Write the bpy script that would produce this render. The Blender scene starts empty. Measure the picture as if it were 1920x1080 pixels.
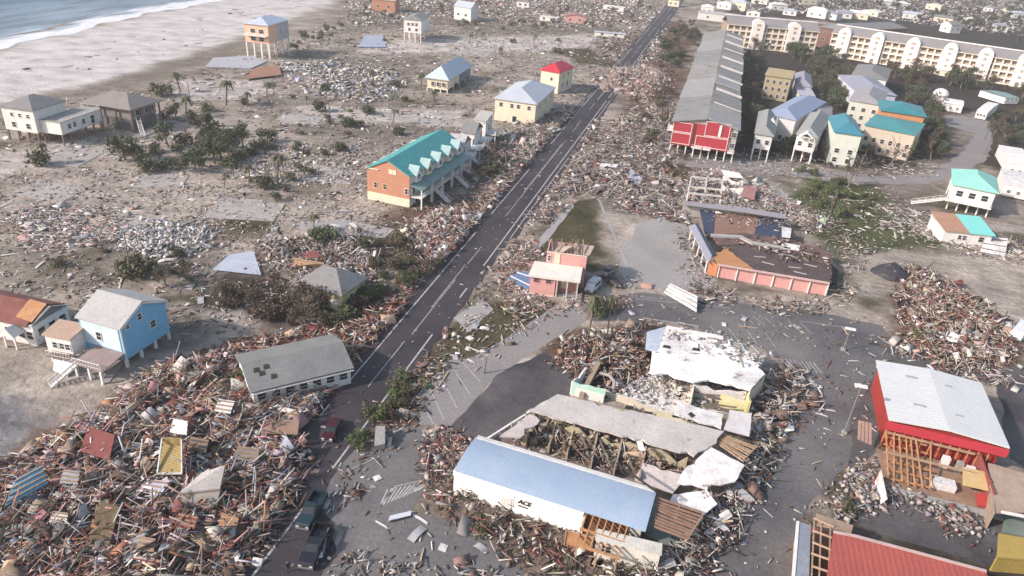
import bpy, math, random
import numpy as np
from math import sin, cos, tan, radians, pi, hypot, atan2
from mathutils import Vector, Matrix

# ------------------------------------------------------------------ camera, world, sun, exposure
SC = bpy.context.scene
COL = SC.collection
CAM_H = 70.0
F_PX, PITCH, ROLL, AZ = 1362.24, radians(28.138), radians(4.675), radians(13.657)
fw = np.array([-sin(AZ)*cos(PITCH), cos(AZ)*cos(PITCH), -sin(PITCH)])
rt = np.array([cos(AZ), sin(AZ), 0.0]); up = np.cross(rt, fw)
RV = cos(ROLL)*rt + sin(ROLL)*up; UV = -sin(ROLL)*rt + cos(ROLL)*up
cam_d = bpy.data.cameras.new('camera'); cam = bpy.data.objects.new('camera', cam_d); COL.objects.link(cam)
cam_d.sensor_width = 36; cam_d.lens = 36*F_PX/1920; cam_d.clip_end = 8000; cam_d.clip_start = 0.5
m = Matrix.Identity(4)
for i in range(3):
    m[i][0] = RV[i]; m[i][1] = UV[i]; m[i][2] = -fw[i]
m[2][3] = CAM_H
cam.matrix_world = m
SC.camera = cam
SUN_EL = radians(31); SUN_DIR = atan2(-0.62, -0.80)      # where the sun stands: low over the sea, behind the left shoulder
world = bpy.data.worlds.new("World"); SC.world = world; world.use_nodes = True
nt = world.node_tree; nt.nodes.clear()
sky = nt.nodes.new('ShaderNodeTexSky'); sky.sky_type = 'NISHITA'; sky.sun_disc = False
sky.sun_elevation = SUN_EL; sky.sun_rotation = pi/2 - SUN_DIR; sky.air_density = 1.3; sky.dust_density = 2.0
bg = nt.nodes.new('ShaderNodeBackground'); bg.inputs[1].default_value = 0.15
wo = nt.nodes.new('ShaderNodeOutputWorld')
nt.links.new(sky.outputs[0], bg.inputs[0]); nt.links.new(bg.outputs[0], wo.inputs[0])
sl = bpy.data.lights.new('sun', 'SUN'); sl.energy = 3.9; sl.angle = radians(2.5); sl.color = (1.0, 0.885, 0.83)
so = bpy.data.objects.new('sun', sl); COL.objects.link(so)
so.rotation_euler = Vector((cos(SUN_DIR)*cos(SUN_EL), sin(SUN_DIR)*cos(SUN_EL), sin(SUN_EL))).to_track_quat('Z', 'Y').to_euler()
SC.view_settings.view_transform = 'Standard'; SC.view_settings.look = 'None'
SC.view_settings.gamma = 1; SC.view_settings.exposure = 0.5
SC.cycles.max_bounces = 5; SC.cycles.diffuse_bounces = 3; SC.cycles.volume_bounces = 0

# ------------------------------------------------------------------ helpers
def W(x, y, z=0.0):
    """where the view ray of a photograph pixel meets height z"""
    d = fw + RV*(x-960)/F_PX + UV*(540-y)/F_PX
    t = (z-CAM_H)/d[2]
    return np.array([d[0]*t, d[1]*t, z])

def tag(o, label=None, cat=None, group=None, kind=None):
    if label: o['label'] = label
    if cat: o['category'] = cat
    if group: o['group'] = group
    if kind: o['kind'] = kind
    return o

def empty(name, loc, rz=0.0):
    o = bpy.data.objects.new(name, None); COL.objects.link(o)
    o.location = loc; o.rotation_euler = (0, 0, rz); o.empty_display_size = 0.5
    return o

class MB:
    def __init__(s): s.v = []; s.f = []; s.m = []
    def box(s, x0, y0, z0, x1, y1, z1, mi=0):
        n = len(s.v)
        s.v += [(x0,y0,z0),(x1,y0,z0),(x1,y1,z0),(x0,y1,z0),(x0,y0,z1),(x1,y0,z1),(x1,y1,z1),(x0,y1,z1)]
        s.f += [(n,n+3,n+2,n+1),(n+4,n+5,n+6,n+7),(n,n+1,n+5,n+4),(n+1,n+2,n+6,n+5),(n+2,n+3,n+7,n+6),(n+3,n,n+4,n+7)]
        s.m += [mi]*6; return s
    def beam(s, p, q, w, h, mi=0):
        p = Vector(p); q = Vector(q); d = (q-p)
        if d.length < 1e-6: return s
        d.normalize(); a = Vector((0,0,1)) if abs(d.z) < .95 else Vector((1,0,0))
        x = d.cross(a).normalized()*w/2; y = x.cross(d).normalized()*h/2
        n = len(s.v)
        for c in (p, q): s.v += [tuple(c-x-y), tuple(c+x-y), tuple(c+x+y), tuple(c-x+y)]
        s.f += [(n,n+1,n+2,n+3),(n+7,n+6,n+5,n+4),(n,n+4,n+5,n+1),(n+1,n+5,n+6,n+2),(n+2,n+6,n+7,n+3),(n+3,n+7,n+4,n)]
        s.m += [mi]*6; return s
    def tube(s, p, q, r0, r1, k=7, mi=0):
        p = Vector(p); q = Vector(q); d = (q-p).normalized(); a = Vector((0,0,1)) if abs(d.z) < .95 else Vector((1,0,0))
        x = d.cross(a).normalized(); y = x.cross(d); n = len(s.v)
        for c, r in ((p, r0), (q, r1)):
            for i in range(k):
                t = 2*pi*i/k; s.v.append(tuple(c + x*r*cos(t) + y*r*sin(t)))
        for i in range(k):
            j = (i+1) % k; s.f.append((n+i, n+j, n+k+j, n+k+i)); s.m.append(mi)
        s.f.append(tuple(range(n, n+k))); s.f.append(tuple(range(n+k, n+2*k))); s.m += [mi, mi]; return s
    def slab(s, top, th, mi=0, mi_side=None):
        """polygon of 3-d points (top side) pulled down by th"""
        n = len(s.v); k = len(top)
        s.v += [tuple(p) for p in top] + [(p[0], p[1], p[2]-th) for p in top]
        s.f.append(tuple(range(n, n+k))); s.f.append(tuple(range(n+2*k-1, n+k-1, -1))); s.m += [mi, mi]
        for i in range(k):
            j = (i+1) % k; s.f.append((n+i, n+k+i, n+k+j, n+j)); s.m.append(mi if mi_side is None else mi_side)
        return s
    def extrude(s, prof, a, b, axis='x', mi=0):
        """closed 2-d profile swept along x or y from a to b"""
        n = len(s.v); k = len(prof)
        for c in (a, b):
            for (u, w) in prof: s.v.append((c, u, w) if axis == 'x' else (u, c, w))
        s.f.append(tuple(range(n, n+k))); s.f.append(tuple(range(n+k, n+2*k))); s.m += [mi, mi]
        for i in range(k):
            j = (i+1) % k; s.f.append((n+i, n+j, n+k+j, n+k+i)); s.m.append(mi)
        return s
    def poly(s, pts, mi=0):
        n = len(s.v); s.v += [tuple(p) for p in pts]; s.f.append(tuple(range(n, n+len(pts)))); s.m.append(mi); return s
    def build(s, name, mats, parent=None, smooth=False):
        me = bpy.data.meshes.new(name); me.from_pydata(s.v, [], s.f)
        if not isinstance(mats, (list, tuple)): mats = [mats]
        for x in mats: me.materials.append(x)
        if len(mats) > 1: me.polygons.foreach_set('material_index', s.m)
        if smooth: me.polygons.foreach_set('use_smooth', [True]*len(s.f))
        me.update()
        o = bpy.data.objects.new(name, me); COL.objects.link(o)
        if parent: o.parent = parent
        return o

def copy_tree(o, parent=None):
    c = o.copy(); COL.objects.link(c); c.parent = parent
    for ch in [x for x in o.children]: copy_tree(ch, c)
    return c

# ------------------------------------------------------------------ materials
MATS = {}
def mat(name, col, col2=None, sc=0.6, rough=0.85, metal=0.0, bump=0.0, bsc=8.0, stripe=None, mixw=(0.35, 0.7), attr=None, grime=0.25, spec=0.3, patch=None):
    """base colour broken up by two scales of noise; stripe=(axis, per metre, depth) raises ribs"""
    if name in MATS: return MATS[name]
    M = bpy.data.materials.new(name); M.use_nodes = True; T = M.node_tree; N = T.nodes; L = T.links
    b = N['Principled BSDF']; b.inputs['Roughness'].default_value = rough; b.inputs['Metallic'].default_value = metal
    b.inputs['Specular IOR Level'].default_value = spec
    tc = N.new('ShaderNodeTexCoord')
    n1 = N.new('ShaderNodeTexNoise'); n1.inputs['Scale'].default_value = sc; n1.inputs['Detail'].default_value = 6; n1.inputs['Roughness'].default_value = .65
    L.new(tc.outputs['Object'], n1.inputs['Vector'])
    r1 = N.new('ShaderNodeMapRange'); r1.inputs[1].default_value = mixw[0]; r1.inputs[2].default_value = mixw[1]
    L.new(n1.outputs[0], r1.inputs[0])
    mx = N.new('ShaderNodeMix'); mx.data_type = 'RGBA'
    L.new(r1.outputs[0], mx.inputs[0])
    c2 = col2 or tuple(c*.8 for c in col)
    mx.inputs[6].default_value = (*col, 1); mx.inputs[7].default_value = (*c2, 1)
    if attr:
        at = N.new('ShaderNodeAttribute'); at.attribute_name = attr; at.attribute_type = 'GEOMETRY'
        ml = N.new('ShaderNodeMix'); ml.data_type = 'RGBA'; ml.blend_type = 'MULTIPLY'; ml.inputs[0].default_value = 1
        L.new(at.outputs[0], ml.inputs[6]); L.new(mx.outputs[2], ml.inputs[7]); out = ml.outputs[2]
    else: out = mx.outputs[2]
    # finer dirt
    n2 = N.new('ShaderNodeTexNoise'); n2.inputs['Scale'].default_value = sc*7+1.5; n2.inputs['Detail'].default_value = 5
    L.new(tc.outputs['Object'], n2.inputs['Vector'])
    r2 = N.new('ShaderNodeMapRange'); r2.inputs[1].default_value = .3; r2.inputs[2].default_value = .75; r2.inputs[3].default_value = 1+grime*.3; r2.inputs[4].default_value = 1-grime
    L.new(n2.outputs[0], r2.inputs[0])
    m2 = N.new('ShaderNodeMix'); m2.data_type = 'RGBA'; m2.blend_type = 'MULTIPLY'; m2.inputs[0].default_value = 1
    L.new(out, m2.inputs[6]); L.new(r2.outputs[0], m2.inputs[7]); out = m2.outputs[2]
    if patch:      # torn or missing patches with a hard, ragged outline
        n4 = N.new('ShaderNodeTexNoise'); n4.inputs['Scale'].default_value = patch[1]; n4.inputs['Detail'].default_value = 5; n4.inputs['Roughness'].default_value = .7
        L.new(tc.outputs['Object'], n4.inputs['Vector']); r4 = N.new('ShaderNodeMapRange'); r4.inputs[1].default_value = patch[2]; r4.inputs[2].default_value = patch[2]+.015; L.new(n4.outputs[0], r4.inputs[0])
        m4 = N.new('ShaderNodeMix'); m4.data_type = 'RGBA'; L.new(r4.outputs[0], m4.inputs[0]); L.new(out, m4.inputs[6]); m4.inputs[7].default_value = (*patch[0], 1); out = m4.outputs[2]
    L.new(out, b.inputs['Base Color'])
    h = None
    if stripe:
        ax, per, dep = stripe
        wv = N.new('ShaderNodeTexWave'); wv.bands_direction = ax; wv.inputs['Scale'].default_value = per*.314; wv.wave_profile = 'SIN'
        L.new(tc.outputs['Object'], wv.inputs['Vector'])
        bp = N.new('ShaderNodeBump'); bp.inputs['Strength'].default_value = dep; bp.inputs['Distance'].default_value = .08
        L.new(wv.outputs[0], bp.inputs['Height']); h = bp
        # base colour darkened along the laps
        ms = N.new('ShaderNodeMix'); ms.data_type = 'RGBA'; ms.blend_type = 'MULTIPLY'; ms.inputs[0].default_value = 1
        rr = N.new('ShaderNodeMapRange'); rr.inputs[1].default_value = 0; rr.inputs[2].default_value = .25; rr.inputs[3].default_value = 1-.32*dep; rr.inputs[4].default_value = 1
        L.new(wv.outputs[0], rr.inputs[0]); L.new(out, ms.inputs[6]); L.new(rr.outputs[0], ms.inputs[7]); L.new(ms.outputs[2], b.inputs['Base Color'])
    if bump:
        n3 = N.new('ShaderNodeTexNoise'); n3.inputs['Scale'].default_value = bsc; n3.inputs['Detail'].default_value = 6
        L.new(tc.outputs['Object'], n3.inputs['Vector'])
        bp = N.new('ShaderNodeBump'); bp.inputs['Strength'].default_value = bump; bp.inputs['Distance'].default_value = .15
        L.new(n3.outputs[0], bp.inputs['Height'])
        if h: L.new(h.outputs[0], bp.inputs['Normal'])
        h = bp
    if h: L.new(h.outputs[0], b.inputs['Normal'])
    MATS[name] = M; return M

white = mat('white_paint', (.80,.77,.74), (.64,.60,.56), .5, grime=.22)
cream = mat('cream_paint', (.74,.66,.50), (.64,.56,.43), .5, grime=.18)
glass = mat('window_glass', (.02,.025,.03), (.045,.05,.058), .8, rough=.2, spec=.4)
wood = mat('raw_timber', (.42,.30,.20), (.26,.17,.11), 1.4)
orangewood = mat('fresh_sheathing', (.50,.27,.13), (.36,.18,.09), 1.1)
oldwood = mat('weathered_timber', (.22,.17,.14), (.13,.10,.085), 1.4)
greyroof = mat('grey_shingle', (.25,.245,.24), (.19,.185,.18), .35, patch=((.13,.10,.085), .5, .64), bump=.4, stripe=('Z', 5, .25), mixw=(.3,.75))
brownroof = mat('brown_shingle', (.26,.23,.21), (.21,.185,.17), .35, patch=((.32,.26,.2), .45, .66), bump=.4, mixw=(.3,.75))
tealroof = mat('teal_metal_roof', (.055,.30,.31), (.08,.36,.36), .4, rough=.45, stripe=('X', 2.2, .5))
tealroof_y = mat('teal_metal_roof_ribbed', (.055,.30,.31), (.09,.37,.35), .4, rough=.45, stripe=('Y', 2.2, .5))
tealdull = mat('grey_green_metal', (.19,.29,.27), (.24,.33,.31), .5, rough=.5, stripe=('Y', 2.2, .4))
bluemetal = mat('pale_blue_metal_roof', (.34,.42,.52), (.29,.37,.48), .25, rough=.55, stripe=('X', 2.6, .07), grime=.12)
silver = mat('pale_grey_metal_roof', (.47,.50,.55), (.41,.44,.48), .3, rough=.5, stripe=('X', 1.6, .35), grime=.15)
lilac = mat('lilac_blue_roof', (.25,.30,.42), (.29,.32,.40), .3, rough=.6)
redwall = mat('red_siding', (.42,.045,.06), (.34,.045,.055), .4, grime=.25)
redmetal = mat('red_metal', (.36,.04,.035), (.28,.04,.035), .35, rough=.55, grime=.2)
redroof = mat('red_roof', (.42,.10,.075), (.35,.085,.07), .25, rough=.6, stripe=('X', 1.5, .3), grime=.22)
brick = mat('orange_brick_panel', (.50,.25,.16), (.44,.21,.135), .5, bump=.2)
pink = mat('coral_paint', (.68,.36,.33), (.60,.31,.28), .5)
blue = mat('sky_blue_siding', (.20,.46,.68), (.17,.41,.62), .5, stripe=('Z', 6, .25), grime=.12)
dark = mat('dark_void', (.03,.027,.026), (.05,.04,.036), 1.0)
tarblack = mat('black_tar_roof', (.055,.05,.052), (.10,.085,.08), .3)
concrete = mat('concrete', (.36,.34,.32), (.28,.265,.25), .3)
mint = mat('mint_paint', (.42,.66,.55), (.50,.68,.60), .8)
yellow = mat('faded_yellow_paint', (.62,.56,.26), (.68,.63,.42), .8)
navy = mat('navy_board', (.035,.05,.10), (.06,.07,.10), .8)
steel = mat('galvanised_steel', (.45,.45,.46), (.35,.35,.36), 1.0, rough=.4, metal=.6)
sheetwhite = mat('dirty_white_sheet', (.72,.69,.67), (.42,.38,.35), .45, patch=((.16,.13,.115), .7, .63), mixw=(.45,.75), grime=.3)
membrane = mat('pale_membrane', (.50,.47,.44), (.40,.37,.345), .25, grime=.25, patch=((.26,.22,.19), .35, .66))
bark = mat('bark', (.13,.10,.08), (.22,.18,.15), 3, bump=.3)
tintm = mat('loose_debris', (1,1,1), (.72,.70,.68), 1.5, attr='tint', grime=.3)

# ------------------------------------------------------------------ numbers for the terrain
RNG = np.random.default_rng(7)
_ph = RNG.uniform(0, 100, (40, 3))
def vnoise(x, y, s, k=0, octs=4):
    """cheap smooth noise from rotated sine products, roughly -1..1"""
    r = np.zeros_like(np.asarray(x, float)); a = 1.0; t = 0
    for o in range(octs):
        q = _ph[(k*5+o) % 40]; an = q[0]; u = (x*cos(an)+y*sin(an))/s; v = (-x*sin(an)+y*cos(an))/s
        r = r + a*np.sin(u*2.1+q[1]+1.7*np.sin(v*1.3+q[2]))*np.cos(v*2.3+q[2]+1.3*np.sin(u*1.1+q[0])); t += a; a *= .55; s *= .47
    return r/t*1.6
def poly_world(pts, z=0): return np.array([W(x, y, z)[:2] for x, y in pts])
def sdist(P, poly):
    """signed distance, positive inside"""
    x, y = P[:, 0], P[:, 1]; ins = np.zeros(len(P), bool); dm = np.full(len(P), 1e9)
    n = len(poly)
    for i in range(n):
        a = poly[i]; b = poly[(i+1) % n]; e = b-a
        t = np.clip(((x-a[0])*e[0]+(y-a[1])*e[1])/max(e@e, 1e-9), 0, 1)
        d = np.hypot(x-a[0]-t*e[0], y-a[1]-t*e[1]); dm = np.minimum(dm, d)
        c = ((a[1] > y) != (b[1] > y))
        with np.errstate(divide='ignore', invalid='ignore'):
            xi = (b[0]-a[0])*(y-a[1])/(b[1]-a[1]+1e-12)+a[0]
        ins ^= c & (x < xi)
    return np.where(ins, dm, -dm)

# ------------------------------------------------------------------ the ground: one sheet, coloured by what lies on it
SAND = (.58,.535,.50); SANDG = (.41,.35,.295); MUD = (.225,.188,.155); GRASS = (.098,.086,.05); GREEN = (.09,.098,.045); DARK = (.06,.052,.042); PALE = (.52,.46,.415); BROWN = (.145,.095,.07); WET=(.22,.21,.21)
GLAY = [  # (pixels of the photograph, colour, feather m, wobble m)
 ([(-200,150),(0,92),(200,44),(375,6),(470,-20),(640,-60),(760,-60),(640,2),(560,30),(470,66),(385,95),(300,122),(225,142),(120,168),(0,198),(-200,250)], SAND, 5, 7),
 ([(0,200),(180,160),(300,120),(470,75),(470,100),(330,135),(190,175),(60,215)], MUD, 4, 5),
 ([(330,150),(500,150),(510,170),(460,190),(330,185)], PALE, 3, 3),
 ([(0,285),(100,268),(200,245),(330,235),(290,285),(120,310),(0,330)], PALE, 4, 4),
 ([(0,370),(150,330),(330,330),(430,370),(300,430),(100,470),(0,450)], SANDG, 6, 8),
 ([(560,200),(700,200),(870,210),(860,236),(700,230),(560,225)], PALE, 3, 4),
 ([(560,225),(860,238),(900,262),(690,262),(540,250)], MUD, 4, 4),
 ([(680,80),(900,70),(1100,65),(1200,85),(1190,100),(900,95),(760,102),(680,100)], PALE, 4, 5),
 ([(860,46),(1130,46),(1200,62),(880,66)], MUD, 4, 5),
 ([(1040,90),(1140,90),(1200,112),(1170,130),(1080,120)], GRASS, 4, 5),
 ([(600,110),(760,105),(800,130),(720,200),(600,190)], MUD, 5, 8),
 ([(430,380),(620,360),(760,392),(820,400),(700,450),(560,450),(420,440)], SANDG, 4, 5),
 ([(400,405),(520,400),(500,440),(410,455)], GRASS, 3, 4),
 ([(180,250),(420,220),(560,260),(600,340),(300,350),(160,330)], SANDG, 5, 6),
 ([(280,440),(450,440),(420,520),(330,540),(200,520),(180,480)], MUD, 4, 6),
 ([(400,500),(560,530),(660,570),(700,560),(820,480),(840,500),(700,660),(640,620),(470,600),(390,580)], DARK, 4, 6),
 ([(600,430),(820,380),(930,330),(960,380),(900,470),(800,500),(700,500),(620,480)], BROWN, 4, 6),
 ([(700,420),(830,440),(800,520),(720,520),(660,460)], GRASS, 4, 6),
 ([(0,600),(60,640),(200,690),(350,640),(480,600),(500,640),(330,690),(250,760),(80,860),(-60,900)], SANDG, 3, 5),
 ([(-60,730),(120,800),(90,860),(-60,900)], WET, 4, 5),
 ([(640,640),(760,540),(800,560),(700,680),(620,760),(560,760)], BROWN, 3, 4),
 ([(0,860),(130,800),(270,690),(480,660),(660,700),(600,800),(540,920),(430,1080),(-200,1200),(-200,900)], BROWN, 2.5, 4),
 ([(1083,376),(1121,371),(1178,500),(1110,512),(1003,470)], (.088,.078,.042), .6, .4),
 ([(870,590),(930,560),(1000,568),(1075,572),(880,680),(780,700),(800,650)], GRASS, 1.5, 2),
 ([(690,740),(780,690),(830,690),(780,800),(700,800),(650,860),(620,870)], BROWN, 1.5, 2),
 ([(640,1020),(700,1020),(900,1050),(1020,1200),(560,1200)], GRASS, 1.5, 2),
 ([(830,985),(980,960),(1120,1010),(1240,1090),(1000,1090),(900,1010)], MUD, 2, 3),
 ([(1170,270),(1260,290),(1300,380),(1280,480),(1180,460),(1100,350)], MUD, 4, 5),
 ([(1120,80),(1260,40),(1310,60),(1290,110),(1240,290),(1180,300),(1170,180)], BROWN, 4, 6),
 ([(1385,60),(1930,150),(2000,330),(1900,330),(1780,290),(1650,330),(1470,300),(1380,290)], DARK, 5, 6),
 ([(1240,280),(1480,300),(1480,345),(1240,310)], MUD, 3, 3),
 ([(1480,320),(1640,335),(1740,400),(1760,470),(1560,480),(1490,400)], GREEN, 4, 5),
 ([(1620,320),(1760,330),(1760,410),(1680,400)], MUD, 4, 5),
 ([(1760,200),(1860,215),(1850,280),(1800,310),(1760,290)], MUD, 2, 2),
 ([(1580,470),(1700,478),(1960,480),(1960,640),(1740,520),(1600,490)], SANDG, 2, 3),
 ([(1130,400),(1300,400),(1340,520),(1340,560),(1150,540)], SANDG, 3, 3),
 ([(1330,540),(1620,560),(1640,620),(1200,580),(1180,545)], SANDG, 3, 3),
 ([(1680,500),(1740,510),(1890,600),(1900,690),(1720,700),(1680,600)], BROWN, 2, 3),
 ([(1030,620),(1230,600),(1230,700),(1160,730),(1060,720),(1000,690)], BROWN, 2, 2),
 ([(1560,900),(1920,900),(1920,1000),(1600,990)], DARK, 2, 3),
 ([(1480,970),(1960,1040),(1960,1200),(1470,1200)], DARK, 2, 3),
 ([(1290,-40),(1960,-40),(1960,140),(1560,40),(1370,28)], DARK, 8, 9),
 ([(640,0),(1230,0),(1230,44),(860,46),(640,60)], MUD, 8, 10),
]
def build_ground():
    def axis(a0, a1, st, lo, hi, g):
        c = list(np.arange(a0, a1, st)); s = st; x = c[-1]
        while x < hi: s *= g; x += s; c.append(x)
        s = st; x = c[0]; l = []
        while x > lo: s *= g; x -= s; l.append(x)
        return np.array(l[::-1]+c)
    xs = axis(-95, 70, .9, -2300, 2300, 1.022); ys = axis(36, 210, .9, -300, 3200, 1.014)
    X, Y = np.meshgrid(xs, ys); nx, ny = len(xs), len(ys)
    P = np.stack([X.ravel(), Y.ravel()], 1); N = len(P)
    base = np.array(MUD)*1.5
    C = np.tile(base, (N, 1)); nz = vnoise(P[:,0], P[:,1], 26, 1); nm = vnoise(P[:,0], P[:,1], 9, 4)
    C *= (1+.26*nz+.2*nm)[:, None]
    gz = np.clip(vnoise(P[:,0], P[:,1], 17, 6)*1.8-.4, 0, 1)[:, None]; C = C*(1-gz*.8)+np.array(GRASS)*1.15*gz*.8
    dz = np.clip(vnoise(P[:,0], P[:,1]*.6, 10, 3)*2-.7, 0, 1)[:, None]; C = C*(1-dz*.6)+np.array(DARK)*1.5*dz*.6
    pz = np.clip(vnoise(P[:,0]*.5, P[:,1], 13, 7)*1.5-.6, 0, 1)[:, None]; C = C*(1-pz*.7)+np.array(PALE)*pz*.7
    far = np.clip((P[:,1]-110)/160, 0, 1)*(P[:,0] < -55)*(.55+.45*vnoise(P[:,0], P[:,1], 30, 2))
    C = C*(1-.55*far[:,None]) + np.array(SANDG)*.55*far[:,None]
    for i, (px, col, fe, wob) in enumerate(GLAY):
        sc = 1.0
        pw = poly_world(px); mn = pw.min(0)-30; mx = pw.max(0)+30
        idx = np.where((P[:,0]>mn[0])&(P[:,0]<mx[0])&(P[:,1]>mn[1])&(P[:,1]<mx[1]))[0]
        if not len(idx): continue
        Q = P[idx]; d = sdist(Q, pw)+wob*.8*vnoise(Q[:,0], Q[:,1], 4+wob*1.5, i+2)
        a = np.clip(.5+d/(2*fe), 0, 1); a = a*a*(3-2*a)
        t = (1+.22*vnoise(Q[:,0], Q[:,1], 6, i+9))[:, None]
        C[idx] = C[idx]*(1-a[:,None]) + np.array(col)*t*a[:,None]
    # everything seaward of the dune line is beach, however far
    me = bpy.data.meshes.new('ground'); me.vertices.add(N)
    co = np.zeros((N, 3)); co[:, :2] = P; me.vertices.foreach_set('co', co.ravel())
    i0 = (np.arange(ny-1)[:,None]*nx+np.arange(nx-1)[None,:]).ravel()
    q = np.stack([i0, i0+1, i0+nx+1, i0+nx], 1).astype(np.int32); nf = len(q)
    me.loops.add(nf*4); me.polygons.add(nf)
    me.loops.foreach_set('vertex_index', q.ravel()); me.polygons.foreach_set('loop_start', np.arange(nf)*4)
    me.update(calc_edges=True)
    at = me.color_attributes.new('tint', 'FLOAT_COLOR', 'POINT')
    at.data.foreach_set('color', np.concatenate([np.clip(C, .01, 1), np.ones((N,1))], 1).astype(np.float32).ravel())
    M = bpy.data.materials.new('ground'); M.use_nodes = True; T = M.node_tree; Nn = T.nodes; L = T.links
    b = Nn['Principled BSDF']; b.inputs['Roughness'].default_value = .95; b.inputs['Specular IOR Level'].default_value = .1
    a = Nn.new('ShaderNodeAttribute'); a.attribute_name = 'tint'
    tc = Nn.new('ShaderNodeTexCoord'); one = Nn.new('ShaderNodeRGB'); one.outputs[0].default_value = (1,1,1,1); out = one.outputs[0]
    for sc, lo, hi, v0, v1, st in ((.11,.3,.7,.78,1.18,0),(.7,.35,.7,.74,1.15,0),(4.0,.35,.7,.72,1.12,0),(1.3,.60,.70,1,.55,3),(-.05,.36,.62,.84,1.06,2)):
        n = Nn.new('ShaderNodeTexNoise'); n.inputs['Scale'].default_value = abs(sc)*(6 if sc < 0 else 1); n.inputs['Detail'].default_value = 7; n.inputs['Roughness'].default_value=.62; n.inputs['Distortion'].default_value = st*.5
        if sc < 0:
            mp = Nn.new('ShaderNodeMapping'); mp.inputs['Scale'].default_value = (.18, 1, 1); mp.inputs['Rotation'].default_value = (0, 0, .25); L.new(tc.outputs['Object'], mp.inputs[0]); L.new(mp.outputs[0], n.inputs['Vector'])
        else: L.new(tc.outputs['Object'], n.inputs['Vector'])
        r = Nn.new('ShaderNodeMapRange'); r.inputs[1].default_value=lo; r.inputs[2].default_value=hi; r.inputs[3].default_value=v0; r.inputs[4].default_value=v1
        L.new(n.outputs[0], r.inputs[0])
        x = Nn.new('ShaderNodeMix'); x.data_type='RGBA'; x.blend_type='MULTIPLY'; x.inputs[0].default_value=1
        L.new(out, x.inputs[6]); L.new(r.outputs[0], x.inputs[7]); out = x.outputs[2]
    bwn = Nn.new('ShaderNodeRGBToBW'); L.new(a.outputs[0], bwn.inputs[0]); br = Nn.new('ShaderNodeMapRange'); br.inputs[1].default_value = .42; br.inputs[2].default_value = .52; br.inputs[4].default_value = .82; L.new(bwn.outputs[0], br.inputs[0])
    x = Nn.new('ShaderNodeMix'); x.data_type='RGBA'; L.new(br.outputs[0], x.inputs[0]); L.new(out, x.inputs[6]); x.inputs[7].default_value = (.84,.84,.86,1)      # clean washed beach sand carries less grime
    y = Nn.new('ShaderNodeMix'); y.data_type='RGBA'; y.blend_type='MULTIPLY'; y.inputs[0].default_value = 1; L.new(a.outputs[0], y.inputs[6]); L.new(x.outputs[2], y.inputs[7]); out = y.outputs[2]
    L.new(out, b.inputs['Base Color'])
    n = Nn.new('ShaderNodeTexNoise'); n.inputs['Scale'].default_value = .8; n.inputs['Detail'].default_value = 9; L.new(tc.outputs['Object'], n.inputs['Vector'])
    bp = Nn.new('ShaderNodeBump'); bp.inputs['Distance'].default_value=.5; bp.inputs['Strength'].default_value=.6; L.new(n.outputs[0], bp.inputs['Height']); L.new(bp.outputs[0], b.inputs['Normal'])
    me.materials.append(M)
    o = bpy.data.objects.new('ground', me); COL.objects.link(o); tag(o, kind='structure')
build_ground()

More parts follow.
